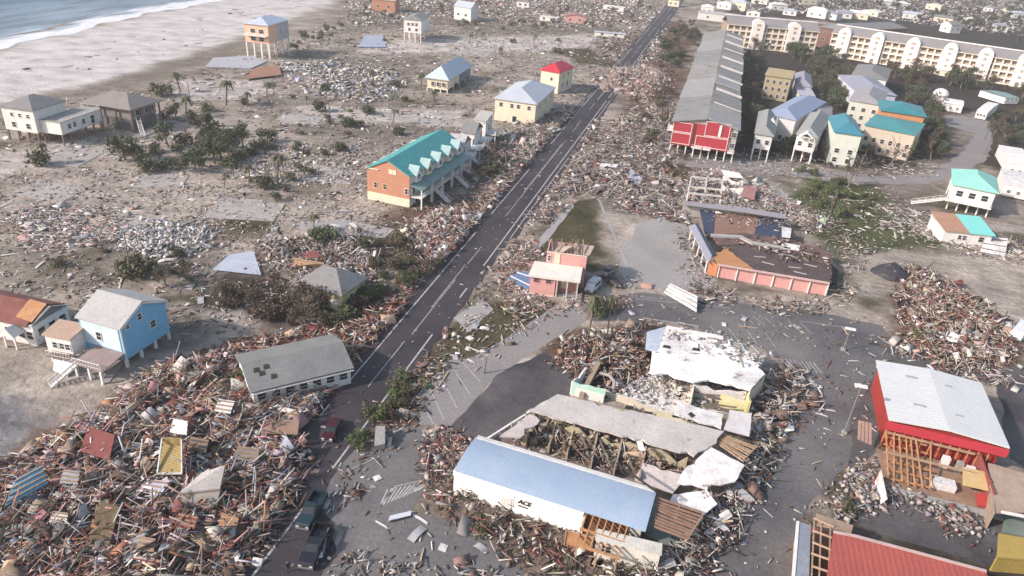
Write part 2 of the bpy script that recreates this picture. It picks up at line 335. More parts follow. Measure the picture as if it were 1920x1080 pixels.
# ------------------------------------------------------------------ sea and surf
def build_sea():
    # the waterline follows the real coast; each node of it sends a row of points out to sea
    line = [(-150,-900),(-235,-120),(-262,120)] + [tuple(W(x,y)[:2]) for x,y in ((0,93),(60,78),(130,62),(200,45),(260,34),(320,18),(375,6))] + [(-322,520),(-345,700),(-380,1000),(-440,1600),(-520,2600)]
    L = np.array(line); seg = np.hypot(*(L[1:]-L[:-1]).T); cs = np.concatenate([[0], np.cumsum(seg)])
    s = np.concatenate([np.arange(0, 700, 40), np.arange(700, 1800, 2.5), np.arange(1800, cs[-1], 40)])
    bx = np.interp(s, cs, L[:,0]); by = np.interp(s, cs, L[:,1])
    wob = 2.2*np.sin(s/17)+1.6*np.sin(s/7.3+1)+.9*np.sin(s/3.1)+2.0*np.sin(s/41)
    off = np.concatenate([np.arange(0, 40, 1.6), np.arange(40, 170, 5), np.geomspace(170, 1800, 26)])
    S, O = np.meshgrid(np.arange(len(s)), off, indexing='ij')
    X = bx[S]-O+wob[S]*np.exp(-O/14); Y = by[S]-O*.12
    N = X.size; me = bpy.data.meshes.new('sea'); me.vertices.add(N)
    Z = .035+.10*np.sin(O/4.2+1.5*np.sin(s[S]/23))*np.clip(O/8,0,1)*np.exp(-O/120)+.05*np.clip(O/10,0,1)
    me.vertices.foreach_set('co', np.stack([X,Y,Z],-1).ravel())
    a, b = X.shape; i0 = (np.arange(a-1)[:,None]*b+np.arange(b-1)[None,:]).ravel()
    q = np.stack([i0, i0+1, i0+b+1, i0+b], 1).astype(np.int32)
    me.loops.add(len(q)*4); me.polygons.add(len(q)); me.loops.foreach_set('vertex_index', q.ravel()); me.polygons.foreach_set('loop_start', np.arange(len(q))*4)
    me.update(calc_edges=True)
    at = me.attributes.new('off', 'FLOAT', 'POINT'); at.data.foreach_set('value', O.ravel().astype(np.float32))
    M = bpy.data.materials.new('sea_water'); M.use_nodes = True; T = M.node_tree; n = T.nodes; K = T.links; P = n['Principled BSDF']
    A = n.new('ShaderNodeAttribute'); A.attribute_name = 'off'; tc = n.new('ShaderNodeTexCoord')
    mp = n.new('ShaderNodeMapping'); mp.inputs['Scale'].default_value = (1, .22, 1); K.new(tc.outputs['Object'], mp.inputs[0])
    nz = n.new('ShaderNodeTexNoise'); nz.inputs['Scale'].default_value=.16; nz.inputs['Detail'].default_value=6; nz.inputs['Distortion'].default_value=.6; K.new(mp.outputs[0], nz.inputs['Vector'])
    ad = n.new('ShaderNodeMath'); ad.operation='MULTIPLY_ADD'; ad.inputs[1].default_value=34; K.new(nz.outputs[0], ad.inputs[0]); K.new(A.outputs['Fac'], ad.inputs[2])
    fr = n.new('ShaderNodeMapRange'); fr.inputs[1].default_value=24; fr.inputs[2].default_value=33; fr.inputs[3].default_value=1; fr.inputs[4].default_value=0; K.new(ad.outputs[0], fr.inputs[0])
    cr = n.new('ShaderNodeValToRGB'); e = cr.color_ramp.elements; e[0].color=(.24,.29,.34,1); e[1].color=(.06,.12,.17,1); e[1].position=1
    dr = n.new('ShaderNodeMapRange'); dr.inputs[2].default_value=90; K.new(A.outputs['Fac'], dr.inputs[0]); K.new(dr.outputs[0], cr.inputs[0])
    n2 = n.new('ShaderNodeTexNoise'); n2.inputs['Scale'].default_value=.09; n2.inputs['Detail'].default_value=5; K.new(mp.outputs[0], n2.inputs['Vector'])
    r2 = n.new('ShaderNodeMapRange'); r2.inputs[1].default_value=.4; r2.inputs[2].default_value=.62; r2.inputs[3].default_value=.62; r2.inputs[4].default_value=1.25; K.new(n2.outputs[0], r2.inputs[0])
    ml = n.new('ShaderNodeMix'); ml.data_type='RGBA'; ml.blend_type='MULTIPLY'; ml.inputs[0].default_value=1; K.new(cr.outputs[0], ml.inputs[6]); K.new(r2.outputs[0], ml.inputs[7])
    mx = n.new('ShaderNodeMix'); mx.data_type='RGBA'; K.new(fr.outputs[0], mx.inputs[0]); K.new(ml.outputs[2], mx.inputs[6]); mx.inputs[7].default_value=(.74,.73,.74,1)
    K.new(mx.outputs[2], P.inputs['Base Color']); P.inputs['Roughness'].default_value=.42
    n3 = n.new('ShaderNodeTexNoise'); n3.inputs['Scale'].default_value=.5; n3.inputs['Detail'].default_value=8; K.new(mp.outputs[0], n3.inputs['Vector'])
    bp = n.new('ShaderNodeBump'); bp.inputs['Distance'].default_value=1.2; bp.inputs['Strength'].default_value=.8; K.new(n3.outputs[0], bp.inputs['Height']); K.new(bp.outputs[0], P.inputs['Normal'])
    me.materials.append(M); o = bpy.data.objects.new('sea', me); COL.objects.link(o); tag(o, kind='structure')
build_sea()

# ------------------------------------------------------------------ road, lanes and lots: sheets a little above the ground
asph_d = mat('dark_asphalt', (.036,.031,.039), (.07,.06,.062), .09, patch=((.17,.145,.125), .3, .64), rough=.8, bump=.15, bsc=6, grime=.3)
asph_m = mat('worn_asphalt', (.085,.082,.088), (.20,.188,.178), .045, patch=((.32,.28,.25), .13, .69), rough=.9, bump=.15, bsc=6, grime=.28)
asph_n = mat('new_asphalt', (.05,.045,.05), (.15,.14,.135), .07, rough=.85, bump=.1, grime=.3)
lane_m = mat('sandy_lane', (.27,.245,.23), (.21,.195,.19), .12, rough=.9, grime=.25)
mark_w = mat('road_paint', (.50,.47,.45), (.24,.22,.21), 1.6, rough=.7, mixw=(.45,.65))
mark_y = mat('lot_paint', (.48,.46,.44), (.27,.26,.25), 1.5, rough=.7, mixw=(.4,.7))

def sheet(name, pts, z, m, th=.02, rag=0.0, seed=0):
    """a flat sheet from pixel corners, its outline roughened where sand has crept over it"""
    pw = [W(x, y)[:2] for x, y in pts]; out = []; rg = random.Random(seed+len(pts))
    for i in range(len(pw)):
        a, b = pw[i], pw[(i+1) % len(pw)]; d = np.hypot(*(b-a)); k = max(1, int(d/1.6)) if rag else 1
        nrm = np.array([-(b-a)[1], (b-a)[0]])/max(d, 1e-6)
        for j in range(k):
            p = a+(b-a)*j/k
            if rag and j: p = p+nrm*(rag*sin(j*.9+i)+rag*rg.uniform(-.6,.6))*min(1, min(j, k-j)/3)
            out.append((p[0], p[1], z))
    b = MB(); b.slab(out, th); o = b.build(name, m); tag(o, kind='structure')
    import bmesh
    bm = bmesh.new(); bm.from_mesh(o.data); bmesh.ops.triangulate(bm, faces=[f for f in bm.faces if len(f.verts) > 4]); bm.to_mesh(o.data); bm.free()
    return o

RC = -42.9                                       # centre of the coast road
b = MB(); left = []; right = []; rg = random.Random(3)
for i in range(0, 500):
    y = -100+i*3.2
    left.append((RC-5.4+rg.uniform(-.7,.5)-(.6 if 60<y<110 else 0), y, .028)); right.append((RC+5.3+rg.uniform(-.5,.6)+(.9 if y>150 else 0), y, .028))
for i in range(len(left)-1):
    b.poly([left[i], right[i], right[i+1], left[i+1]])
tag(b.build('road', asph_d), kind='structure')
mk = MB(); rg = random.Random(5)
def dashline(mb, x, y0, y1, w=.16, gapp=.12, z=.034):
    y = y0
    while y < y1:
        l = rg.uniform(3, 16)
        if rg.random() > gapp: mb.poly([(x-w/2,y,z),(x+w/2,y,z),(x+w/2,y+l,z),(x-w/2,y+l,z)])
        y += l
for x, w in ((RC-3.55,.2),(RC+3.55,.22),(RC-.16,.13),(RC+.16,.13)): dashline(mk, x, -60, 900, w+.06*(w>.15), .22 if w > .15 else .4)
dashline(mk, RC+4.9, 150, 420, .2, .25); dashline(mk, RC-4.6, 240, 420, .18, .3)
tag(mk.build('road_marking', mark_w), kind='structure')

sheet('road_shoulder', [(655,742),(628,780),(590,840),(555,905),(520,975),(470,1040),(420,1110),(380,1200),(720,1200),(640,1085),(620,1000),(640,900),(660,800)], .022, asph_d, rag=.5, seed=12)
sheet('beach_lane', [(1062,560),(1105,566),(1130,585),(1010,655),(930,705),(885,755),(835,720),(850,692),(905,660),(985,610)], .03, lane_m, rag=.25, seed=1)
sheet('parking_strip', [(838,676),(905,668),(885,757),(850,800),(786,797),(778,745)], .038, lane_m, rag=.1)
sheet('parking_lot', [(930,704),(1020,660),(1075,700),(1068,745),(1000,775),(930,830),(880,835),(845,800),(886,757)], .042, asph_n, rag=.35, seed=2)
sheet('parking_lot', [(700,800),(790,803),(830,850),(812,905),(770,960),(850,975),(1000,1085),(1100,1200),(640,1200),(600,1085),(645,1000),(600,955),(620,900),(660,850)], .03, asph_m, rag=.35, seed=3)
sheet('parking_lot', [(1110,562),(1200,548),(1400,570),(1560,590),(1650,610),(1690,650),(1640,760),(1620,850),(1560,900),(1500,975),(1470,1200),(1230,1200),(1240,1085),(1330,985),(1440,890),(1470,790),(1490,690),(1420,650),(1260,605),(1110,602)], .03, asph_m, rag=.4, seed=4)
sheet('parking_lot', [(1665,660),(1930,690),(1960,900),(1895,860),(1868,720),(1660,684),(1655,790),(1640,850),(1590,880),(1600,770)], .05, asph_n, rag=.3, seed=5)
sheet('courtyard', [(1600,905),(1900,890),(1960,1060),(1850,1060),(1610,985)], .03, asph_n, rag=.3, seed=6)
sheet('side_road', [(1225,282),(1300,292),(1480,304),(1560,320),(1640,330),(1740,325),(1800,290),(1830,250),(1775,235),(1770,215),(1850,222),(1862,262),(1850,300),(1800,325),(1740,345),(1600,345),(1480,330),(1300,314),(1220,302)], .03, lane_m, rag=.4, seed=7)
sheet('plaza', [(1165,470),(1200,420),(1240,405),(1290,425),(1330,500),(1345,545),(1190,540),(1160,510)], .03, mat('sandy_concrete',(.33,.31,.29),(.26,.24,.23),.1), rag=.4, seed=8)
sheet('footpath', [(1012,448),(1062,384),(1080,377),(1075,388),(1026,452),(1010,466)], .045, concrete, rag=.1)
sheet('footpath', [(1120,372),(1124,372),(1182,505),(1176,507)], .045, concrete)
sheet('driveway', [(545,420),(640,410),(740,430),(720,446),(600,446)], .03, concrete, rag=.25, seed=9)
sheet('driveway', [(850,596),(905,560),(925,580),(880,625)], .034, concrete, rag=.2)
rg = random.Random(9)
for (x, y, w_, d_, rz) in ((120,295,15,12,.2),(250,430,14,10,.1),(460,395,16,11,.3),(415,170,20,9,.1),(560,225,14,10,.2),(760,222,26,8,.05),(300,340,12,9,.4),(620,330,13,10,.2),(90,360,14,9,.1),(880,100,20,11,.1),(1010,75,18,9,0),(560,130,14,9,.2),(170,690,9,7,.3),(1420,365,12,10,.1)):
    c = W(x, y); b = MB(); b.slab([(c[0]+cos(rz)*u-sin(rz)*v, c[1]+sin(rz)*u+cos(rz)*v, .12) for u, v in ((-w_/2,-d_/2),(w_/2,-d_/2),(w_/2,d_/2),(w_/2*.3,d_/2),(w_/2*.3,d_/2*1.3),(-w_/2,d_/2*1.3))], .12); tag(b.build('slab', mat('bare_slab', (.40,.37,.34),(.30,.27,.245),.2, patch=((.22,.19,.165),.3,.6))), kind='structure')
# painted bays
mk = MB()
def pline(a, c, w=.14, z=.052):
    A = W(*a); B = W(*c); d = B-A; d /= np.linalg.norm(d); n = np.array([-d[1], d[0], 0])*w/2
    mk.poly([tuple(A-n+[0,0,z]), tuple(A+n+[0,0,z]), tuple(B+n+[0,0,z]), tuple(B-n+[0,0,z])])
for a, c in (((805,728),(833,788)),((824,700),(856,765)),((842,680),(880,738)),((790,752),(812,795)),((862,674),(900,716))): pline(a, c, .16)
for i in range(11):
    t = i/10; pline((712+72*t, 950-30*t), (735+78*t-8*(1-t), 918-18*t), .2)
pline((712,950),(742,912),.14); pline((742,912),(815,896),.14)
for i in range(9):
    t = i/8; pline((1465+60*t, 672+8*t), (1480+60*t, 692+9*t), .16)
pline((1190,560),(1370,578),.14); pline((1160,552),(1230,560),.14); pline((1500,602),(1600,616),.14)
for i in range(7): pline((1230+34*i, 600+4*i), (1250+34*i, 622+5*i), .13)
for i in range(6): pline((1390+22*i, 590+3*i),(1412+22*i, 606+4*i), .12)
tag(mk.build('lot_marking', mark_y), kind='structure')
# kerbed island at the corner of the lot
k = MB(); pts = [(640,868),(634,880),(650,884),(668,876),(690,866),(712,856)]
for a, c in zip(pts, pts[1:]):
    A = W(*a, .06); B = W(*c, .06); k.beam(A, B, .22, .14)
tag(k.build('kerb', concrete), kind='structure')
k = MB()
for a, c in (((1310,612),(1205,596)),((905,826),(1000,776)),((1000,776),(1045,748))):
    k.beam(W(*a, .07), W(*c, .07), .25, .16)
tag(k.build('kerb', concrete), kind='structure')
# ------------------------------------------------------------------ loose debris: heaps nobody could count, each one mesh
WHT=(.70,.67,.64); OFF=(.52,.455,.405); TAN=(.42,.31,.22); BRN=(.21,.145,.115); RED=(.25,.095,.075); DRK=(.055,.045,.04); GRY=(.30,.28,.27); BLG=(.36,.40,.50); PNK=(.52,.31,.28); YEL=(.50,.38,.12); ORG=(.38,.17,.10); GRN=(.10,.12,.05)
def heap_height(P, pw, mound, run=6.0, seed=0):
    d = sdist(P, pw); t = np.clip(d/run, 0, 1); t = t*t*(3-2*t)
    return mound*t*(.62+.38*vnoise(P[:,0], P[:,1], 5.5, seed+3))
def sample_in(pw, n, rs):
    mn, mx = pw.min(0), pw.max(0); out = np.zeros((0,2))
    while len(out) < n:
        Q = rs.uniform(mn, mx, (n*2, 2)); Q = Q[sdist(Q, pw) > 0]; out = np.concatenate([out, Q])
    return out[:n]
def boxes_mesh(name, ctr, dims, yaw, pitch, roll, colr, surf=None):
    n = len(ctr)
    cy, sy, cp, sp, cr, sr = np.cos(yaw), np.sin(yaw), np.cos(pitch), np.sin(pitch), np.cos(roll), np.sin(roll)
    R = np.zeros((n,3,3))
    R[:,0,0]=cy*cp; R[:,0,1]=cy*sp*sr-sy*cr; R[:,0,2]=cy*sp*cr+sy*sr
    R[:,1,0]=sy*cp; R[:,1,1]=sy*sp*sr+cy*cr; R[:,1,2]=sy*sp*cr-cy*sr
    R[:,2,0]=-sp; R[:,2,1]=cp*sr; R[:,2,2]=cp*cr
    u = np.array([[-1,-1,-1],[1,-1,-1],[1,1,-1],[-1,1,-1],[-1,-1,1],[1,-1,1],[1,1,1],[-1,1,1]])*.5
    loc = u[None]*dims[:,None,:]
    # broken, uneven ends
    loc[:,[1,2,5,6],0] *= (1+np.random.default_rng(n).uniform(-.18,.18,(n,4)))
    V = np.einsum('nij,nkj->nki', R, loc)+ctr[:,None,:]
    q = np.array([[0,3,2,1],[4,5,6,7],[0,1,5,4],[1,2,6,5],[2,3,7,6],[3,0,4,7]])
    Fq = (q[None]+(np.arange(n)*8)[:,None,None]).reshape(-1,4)
    V = V.reshape(-1,3); C = np.repeat(colr, 8, 0)
    if surf is not None:
        sv, sf, scol = surf; Fq = np.concatenate([Fq, sf+len(V)]); V = np.concatenate([V, sv]); C = np.concatenate([C, scol])
    me = bpy.data.meshes.new(name); me.vertices.add(len(V)); me.vertices.foreach_set('co', V.astype(np.float32).ravel())
    me.loops.add(len(Fq)*4); me.polygons.add(len(Fq)); me.loops.foreach_set('vertex_index', Fq.astype(np.int32).ravel()); me.polygons.foreach_set('loop_start', np.arange(len(Fq))*4)
    me.update(calc_edges=True)
    at = me.color_attributes.new('tint', 'FLOAT_COLOR', 'POINT'); at.data.foreach_set('color', np.concatenate([np.clip(C,.01,.9), np.ones((len(C),1))],1).astype(np.float32).ravel())
    me.materials.append(tintm); return me
HEAPS = []
def heap(label, px, dens, pal, L=(.6,3.0), kinds=(.80,.15,.05), mound=0.0, seed=0, tilt=.25, base=None, dirn=None, z0=.04, run=6., name='debris_heap', wide=1.0, clump=0.0, world=None, onroad=False):
    pw = np.array(world) if world is not None else poly_world(px); rs = np.random.default_rng(seed+11)
    x, y = pw[:,0], pw[:,1]; area = .5*abs(np.dot(x, np.roll(y,1))-np.dot(y, np.roll(x,1)))
    near = y.mean() < 230
    dens = dens*(2.1 if near else 1.5); fs = .68 if near else .8; L = (L[0]*fs*.9, L[1]*fs*(1.0 if L[1] > 5 else 1.4))
    n = max(8, int(area*dens)); P = sample_in(pw, int(n*(1+clump)), rs)
    if clump:
        w = vnoise(P[:,0], P[:,1], 7, seed+1)+.9*vnoise(P[:,0], P[:,1], 2.6, seed+5)+.5*rs.standard_normal(len(P)); P = P[np.argsort(-w)[:n]]
    P = P+rs.normal(0, .45+.006*P[:,1:2], P.shape)
    if not onroad: P = P[(np.abs(P[:,0]-RC) > 4.5+rs.exponential(.6, len(P))) | (P[:,1] < 70)]
    n = len(P); k = rs.choice(3, n, p=kinds)
    Ls = np.exp(rs.uniform(np.log(L[0]), np.log(L[1]), n)); ln = np.where(k==0, Ls, np.where(k==1, Ls*.62, Ls*.3+.2))
    wd = np.where(k==0, rs.uniform(.07,.19,n), np.where(k==1, ln*rs.uniform(.35,.9,n), ln*rs.uniform(.5,1,n)))*wide
    big = (k==1) & (rs.random(n) < .12); ln = np.where(big, ln*1.9, ln); wd = np.where(big, wd*1.9, wd); ln = np.where(k==1, np.minimum(ln, 2.8), ln); wd = np.where(k==1, np.minimum(wd, 1.9), wd)
    ln = np.where(k==2, np.minimum(ln, .65+.0015*P[:,1]), ln); wd = np.where(k==2, np.minimum(wd, .55+.001*P[:,1]), wd)
    th = np.where(k==0, rs.uniform(.06,.16,n), np.where(k==1, .06, ln*rs.uniform(.3,.8,n)))
    yaw = rs.uniform(0, pi, n) if dirn is None else rs.normal(dirn, .75, n)
    pt = rs.normal(0, tilt, n); rl = rs.normal(0, tilt*1.3, n)
    h = np.maximum(heap_height(P, pw, mound, run, seed), 0) if mound else np.zeros(n)
    z = z0+h+np.abs(np.sin(pt))*ln*.5+rs.uniform(0, .25, n)*(1 if mound else .3)+th*.3
    pal_c = np.array([p[0] for p in pal]); pr = np.array([p[1] for p in pal], float); pr /= pr.sum()
    # neighbours tend to share a colour: one house's boards lie together
    f = (vnoise(P[:,0], P[:,1], 5, seed+2)*.5+.5+rs.normal(0, .28, n)) % 1.0
    ci = np.searchsorted(np.cumsum(pr), np.clip(f, 0, .9999)); ci = np.clip(ci, 0, len(pal)-1)
    C = pal_c[ci]*rs.uniform(.6, 1.25, (n,1))*rs.normal(1, .05, (n,3))
    surf = None
    if mound:
        mn, mx = pw.min(0)-1, pw.max(0)+1; st = 1.1
        gx = np.arange(mn[0], mx[0], st); gy = np.arange(mn[1], mx[1], st); GX, GY = np.meshgrid(gx, gy); G = np.stack([GX.ravel(), GY.ravel()],1)
        gh = heap_height(G, pw, mound, run, seed)+.18*vnoise(G[:,0],G[:,1],1.7,3)*(heap_height(G,pw,1,run,seed)>.1)
        a, bb = GX.shape; i0 = (np.arange(a-1)[:,None]*bb+np.arange(bb-1)[None,:]).ravel(); q = np.stack([i0,i0+1,i0+bb+1,i0+bb],1)
        keep = gh[q].min(1) > .03
        if not onroad: keep &= (np.abs(G[q].mean(1)[:,0]-RC) > 5.9) | (G[q].mean(1)[:,1] < 70)
        q = q[keep]
        bc = np.array(base or BRN); gc = bc*1.35*(1+.35*vnoise(G[:,0],G[:,1],3,8))[:,None]
        surf = (np.concatenate([G, gh[:,None]],1), q, np.clip(gc,.01,.8))
    me = boxes_mesh(name, np.concatenate([P, z[:,None]],1), np.stack([ln,wd,th],1), yaw, pt, rl, C, surf)
    o = bpy.data.objects.new(name, me); COL.objects.link(o); tag(o, label=label, cat='debris', kind='stuff')
    HEAPS.append((pw, mound, run, seed)); return o

BIGHEAP = [(10,870),(70,845),(130,800),(210,770),(280,700),(345,680),(400,672),(470,690),(480,750),(560,752),(640,720),(650,740),(600,800),(575,870),(530,950),(500,1010),(430,1090),(380,1200),(-260,1200),(-160,980),(-60,900)]
heap('vast heap of splintered red-brown boards and white trim beside the road', BIGHEAP, 4.6, [(RED,2.5),(BRN,2.8),(OFF,2.6),(TAN,3.2),(PNK,2.0),(DRK,1),(ORG,1.6),(WHT,2.6),(OFF,1.6),(GRY,1.6),(BLG,.6)], L=(.35,5.0), mound=1.25, seed=1, tilt=.42, base=(.15,.07,.05), dirn=1.0, clump=.2)
heap('reddish board litter between the long grey roofed house and the road', [(330,680),(420,650),(560,625),(700,590),(770,560),(790,580),(700,690),(660,760),(640,720),(560,752),(470,690)], 2.6, [(RED,4.5),(BRN,3),(TAN,1.5),(OFF,1.5),(WHT,1),(PNK,1)], L=(.6,3.4), mound=.6, seed=2, tilt=.3, base=(.15,.085,.06), run=3, clump=.4)
heap('tangled brush and broken boards on the verge by the parking strip', [(640,860),(700,780),(740,720),(790,690),(840,670),(800,740),(790,790),(720,800),(660,850)], 1.3, [(BRN,3),(OFF,2),(TAN,2),(DRK,1),(GRN,1)], seed=3, clump=.6)
heap('pile of mixed white and brick coloured boards left of the road', [(770,420),(830,390),(900,400),(925,440),(890,490),(800,500),(770,460)], 3.2, [(OFF,3),(RED,2),(PNK,1),(BRN,2),(WHT,2),(GRY,1)], mound=1.1, seed=4, tilt=.4, base=(.2,.14,.11), run=4)
heap('long drift of pale splinters and boards beside the road below the cream house', [(900,330),(930,260),(1000,225),(1080,210),(1120,225),(1090,260),(1040,290),(980,350),(940,420),(900,395)], 1.000, [(OFF,3),(WHT,1.6),(BRN,3),(GRY,2),(RED,1),(TAN,1)], mound=.8, seed=5, tilt=.35, base=(.21,.16,.13), L=(.8,4), run=4, clump=.5)
heap('pinkish heap of house wreckage lying right across the coast road', [(1120,150),(1150,132),(1205,126),(1250,138),(1245,168),(1215,184),(1160,176),(1120,166)], .8, [(PNK,3),(OFF,3),(WHT,2),(BRN,2),(GRY,1)], mound=2.2, seed=6, tilt=.4, base=(.3,.22,.19), L=(1.0,6.5), run=6, wide=1.6, onroad=True)
heap('spread of wreckage covering the ground between road and red row building', [(1200,190),(1250,180),(1270,260),(1280,330),(1290,420),(1240,410),(1160,400),(1150,372),(1085,362),(1045,400),(1010,430),(1000,410),(1060,330),(1110,260),(1170,220)], 0.893, [(OFF,3),(BRN,3),(GRY,2),(WHT,1.6),(RED,1),(DRK,1)], mound=.5, seed=7, tilt=.3, base=(.2,.16,.14), L=(.7,4.2), run=5, clump=.35)
heap('pale splintered lumber strewn in front of the road side pines', [(1140,60),(1240,50),(1250,120),(1200,118),(1150,120),(1120,100)], .25, [(OFF,2),(WHT,1),(BRN,2)], L=(1,4), seed=8, wide=1.6)
heap('white shattered roofing and boards scattered over a bare slab', [(215,440),(290,415),(400,428),(390,470),(330,485),(240,470)], 2.244, [(WHT,5),(OFF,3),(GRY,2),(BLG,1)], L=(.6,2.2), kinds=(.35,.4,.25), seed=9, mound=.5, base=(.4,.37,.34), run=2, tilt=.3)
heap('drift of flattened boards inland of the pale concrete apron', [(20,400),(110,380),(230,400),(260,440),(150,470),(60,470)], 1.425, [(OFF,4),(BRN,2),(WHT,2),(GRY,2),(PNK,1)], L=(.7,3.6), seed=10, tilt=.12, clump=.5, dirn=.3)
heap('white and teal rubble field between the palms near the beach', [(520,120),(600,115),(740,130),(760,165),(700,195),(620,190),(540,150)], 0.375, [(WHT,4),(OFF,3),(BLG,1.5),(GRY,2),(GRN,.5)], L=(.8,3.6), kinds=(.4,.35,.25), seed=11, wide=1.5, clump=.5)
heap('white rubble field seaward of the brick townhouse', [(430,290),(560,270),(690,280),(690,340),(560,350),(450,340)], 0.550, [(WHT,3),(OFF,3),(GRY,2),(BRN,1)], L=(.6,2.6), kinds=(.5,.3,.2), seed=12, clump=.7)
heap('splintered boards around the grey roofed yellow house', [(480,455),(580,445),(700,440),(720,520),(660,560),(560,520),(500,500)], 1.950, [(OFF,3),(BRN,3),(WHT,2),(GRY,2),(RED,1)], L=(.7,3), seed=13, tilt=.4, mound=.5, base=(.16,.12,.1), run=2.5)
heap('bent sheets and timber at the foot of the ruined white roof', [(1050,650),(1110,630),(1200,615),(1240,610),(1215,700),(1160,740),(1120,715),(1060,700)], 3.0, [(BRN,3),(RED,2),(OFF,2),(TAN,2),(DRK,2),(WHT,1)], L=(.7,3.4), seed=14, tilt=.45, mound=.7, base=(.14,.09,.07), run=3)
heap('wreckage heaped along the far side of the right hand lot', [(1690,505),(1735,510),(1800,545),(1880,600),(1900,670),(1860,690),(1760,690),(1700,650),(1695,580)], 2.400, [(BRN,3),(OFF,3),(RED,2),(WHT,1.6),(TAN,2),(DRK,1)], L=(.7,3.4), seed=15, tilt=.4, mound=.9, base=(.17,.12,.09), run=3)
heap('timber and sheeting strewn below the heap toward the white roofed hall', [(1640,640),(1700,640),(1880,690),(1900,730),(1800,700),(1680,670)], 1.120, [(OFF,3),(BRN,3),(WHT,2)], L=(.8,3.6), seed=16, tilt=.25, clump=.5)
heap('boards strewn beside the tiny tan and teal roofed house', [(1640,385),(1760,400),(1760,440),(1860,445),(1930,450),(1930,495),(1840,485),(1760,460),(1690,440),(1640,420)], 0.660, [(OFF,4),(WHT,2),(BRN,2),(GRY,1)], L=(.7,3.4), seed=17, tilt=.2, clump=.6)
heap('wreckage lying along the east side of the collapsed tan market', [(1400,760),(1440,700),(1500,690),(1530,740),(1480,780),(1450,860),(1400,960),(1330,1080),(1200,1200),(1180,1090),(1290,1010),(1350,930),(1410,850)], 2.100, [(BRN,3),(OFF,3),(WHT,2),(GRY,2),(DRK,2),(RED,.6)], L=(.7,3.4), seed=18, tilt=.4, mound=.6, base=(.15,.12,.1), run=2.5)
heap('mud, brush and boards along the front of the blue roofed store', [(800,880),(850,860),(860,920),(960,960),(1090,1000),(1110,1040),(1230,1090),(1150,1200),(1000,1090),(900,1010),(820,960),(800,920)], 1.360, [(BRN,4),(RED,1.5),(OFF,2),(DRK,2),(WHT,1),(GRN,1)], L=(.6,3), seed=19, tilt=.35, mound=.35, base=(.13,.10,.08), run=2, clump=.4)
heap('sticks and boards on the grass at the bottom of the lot', [(640,1040),(720,1045),(900,1060),(1000,1090),(1000,1200),(560,1200)], 1.0, [(BRN,3),(OFF,2),(WHT,1),(GRY,1)], L=(.5,2.4), seed=20, clump=.6)
heap('twisted red fabric and boards at the corner of the blue roofed store', [(795,820),(850,800),(880,835),(855,870),(850,890),(800,900)], 3.0, [(BRN,3),(RED,2),(OFF,2),(PNK,1)], L=(.6,2.6), seed=21, tilt=.4)
heap('rubble around the pink house and the wrecked cars', [(950,470),(1000,450),(1020,470),(1000,500),(1000,560),(1100,570),(1180,560),(1180,505),(1130,480),(1200,520),(1180,580),(960,590),(930,540)], 1.120, [(OFF,3),(PNK,2),(BRN,3),(WHT,1),(GRY,1)], L=(.5,2.6), seed=22, clump=.5)
heap('spilled timber in front of and beside the coral walled store', [(1280,400),(1300,440),(1340,500),(1330,540),(1480,570),(1560,560),(1590,480),(1560,440),(1500,420),(1620,450),(1600,560),(1480,590),(1300,560),(1280,500)], 0.825, [(OFF,3),(BRN,3),(GRY,2),(WHT,1)], L=(.7,3.2), seed=23, clump=.6)
heap('white and grey wreckage behind the coral walled store', [(1270,335),(1340,320),(1430,345),(1480,380),(1560,420),(1520,440),(1470,405),(1290,385)], 1.540, [(WHT,3),(OFF,3),(BRN,2),(PNK,1),(GRY,2)], L=(.8,3.4), seed=24, tilt=.35, mound=.5, base=(.2,.16,.14), run=2.5)
heap('broken brick and block around the red roofed hall', [(1600,880),(1660,870),(1680,910),(1830,960),(1850,1000),(1800,1010),(1700,940),(1620,960),(1560,980),(1550,940)], 2.6, [(GRY,3),(OFF,3),(BRN,2),(RED,1)], L=(.4,1.8), kinds=(.4,.2,.4), seed=25, mound=.3, base=(.18,.15,.13), run=1.5)
heap('thin litter of sticks and scraps over the middle of the town', [(0,330),(430,300),(640,260),(900,240),(1080,200),(1120,240),(900,500),(700,520),(640,600),(450,640),(0,640),(-160,500)], 0.277, [(OFF,4),(WHT,2),(BRN,3),(GRY,2),(DRK,1)], L=(.35,2.2), seed=26, clump=1.1, tilt=.12)
heap('thin litter of wreckage over the blocks near the beach', [(-100,235),(300,150),(480,100),(640,30),(860,-20),(1230,-20),(1240,50),(1120,200),(900,240),(640,260),(430,300),(0,330),(-100,300)], 0.079, [(OFF,3),(WHT,3),(BRN,3),(GRY,2),(GRN,2)], L=(.6,3.6), seed=27, clump=1.5, tilt=.12, wide=2.2)
heap('far litter of white wreckage beyond the last standing houses', [(650,4),(860,0),(1230,0),(1225,46),(1000,52),(820,30),(660,50)], 0.080, [(WHT,3),(OFF,3),(BRN,2),(PNK,1)], L=(1.5,7), seed=28, clump=1.0, wide=2.6, kinds=(.4,.4,.2))
heap('far litter of white wreckage among the trees beyond the hotel', [(1290,-20),(1930,-30),(1930,70),(1560,25),(1370,22)], 0.060, [(WHT,4),(OFF,3),(BRN,2),(GRY,1)], L=(1.5,7), seed=29, clump=1.0, wide=2.6, kinds=(.4,.4,.2))
heap('scraps strewn over the wide right hand lot', [(1110,560),(1650,600),(1690,650),(1620,850),(1480,1085),(1240,1085),(1440,890),(1490,690),(1260,605)], .10, [(OFF,3),(BRN,3),(WHT,1)], L=(.3,1.8), seed=30, tilt=.05, clump=.8)
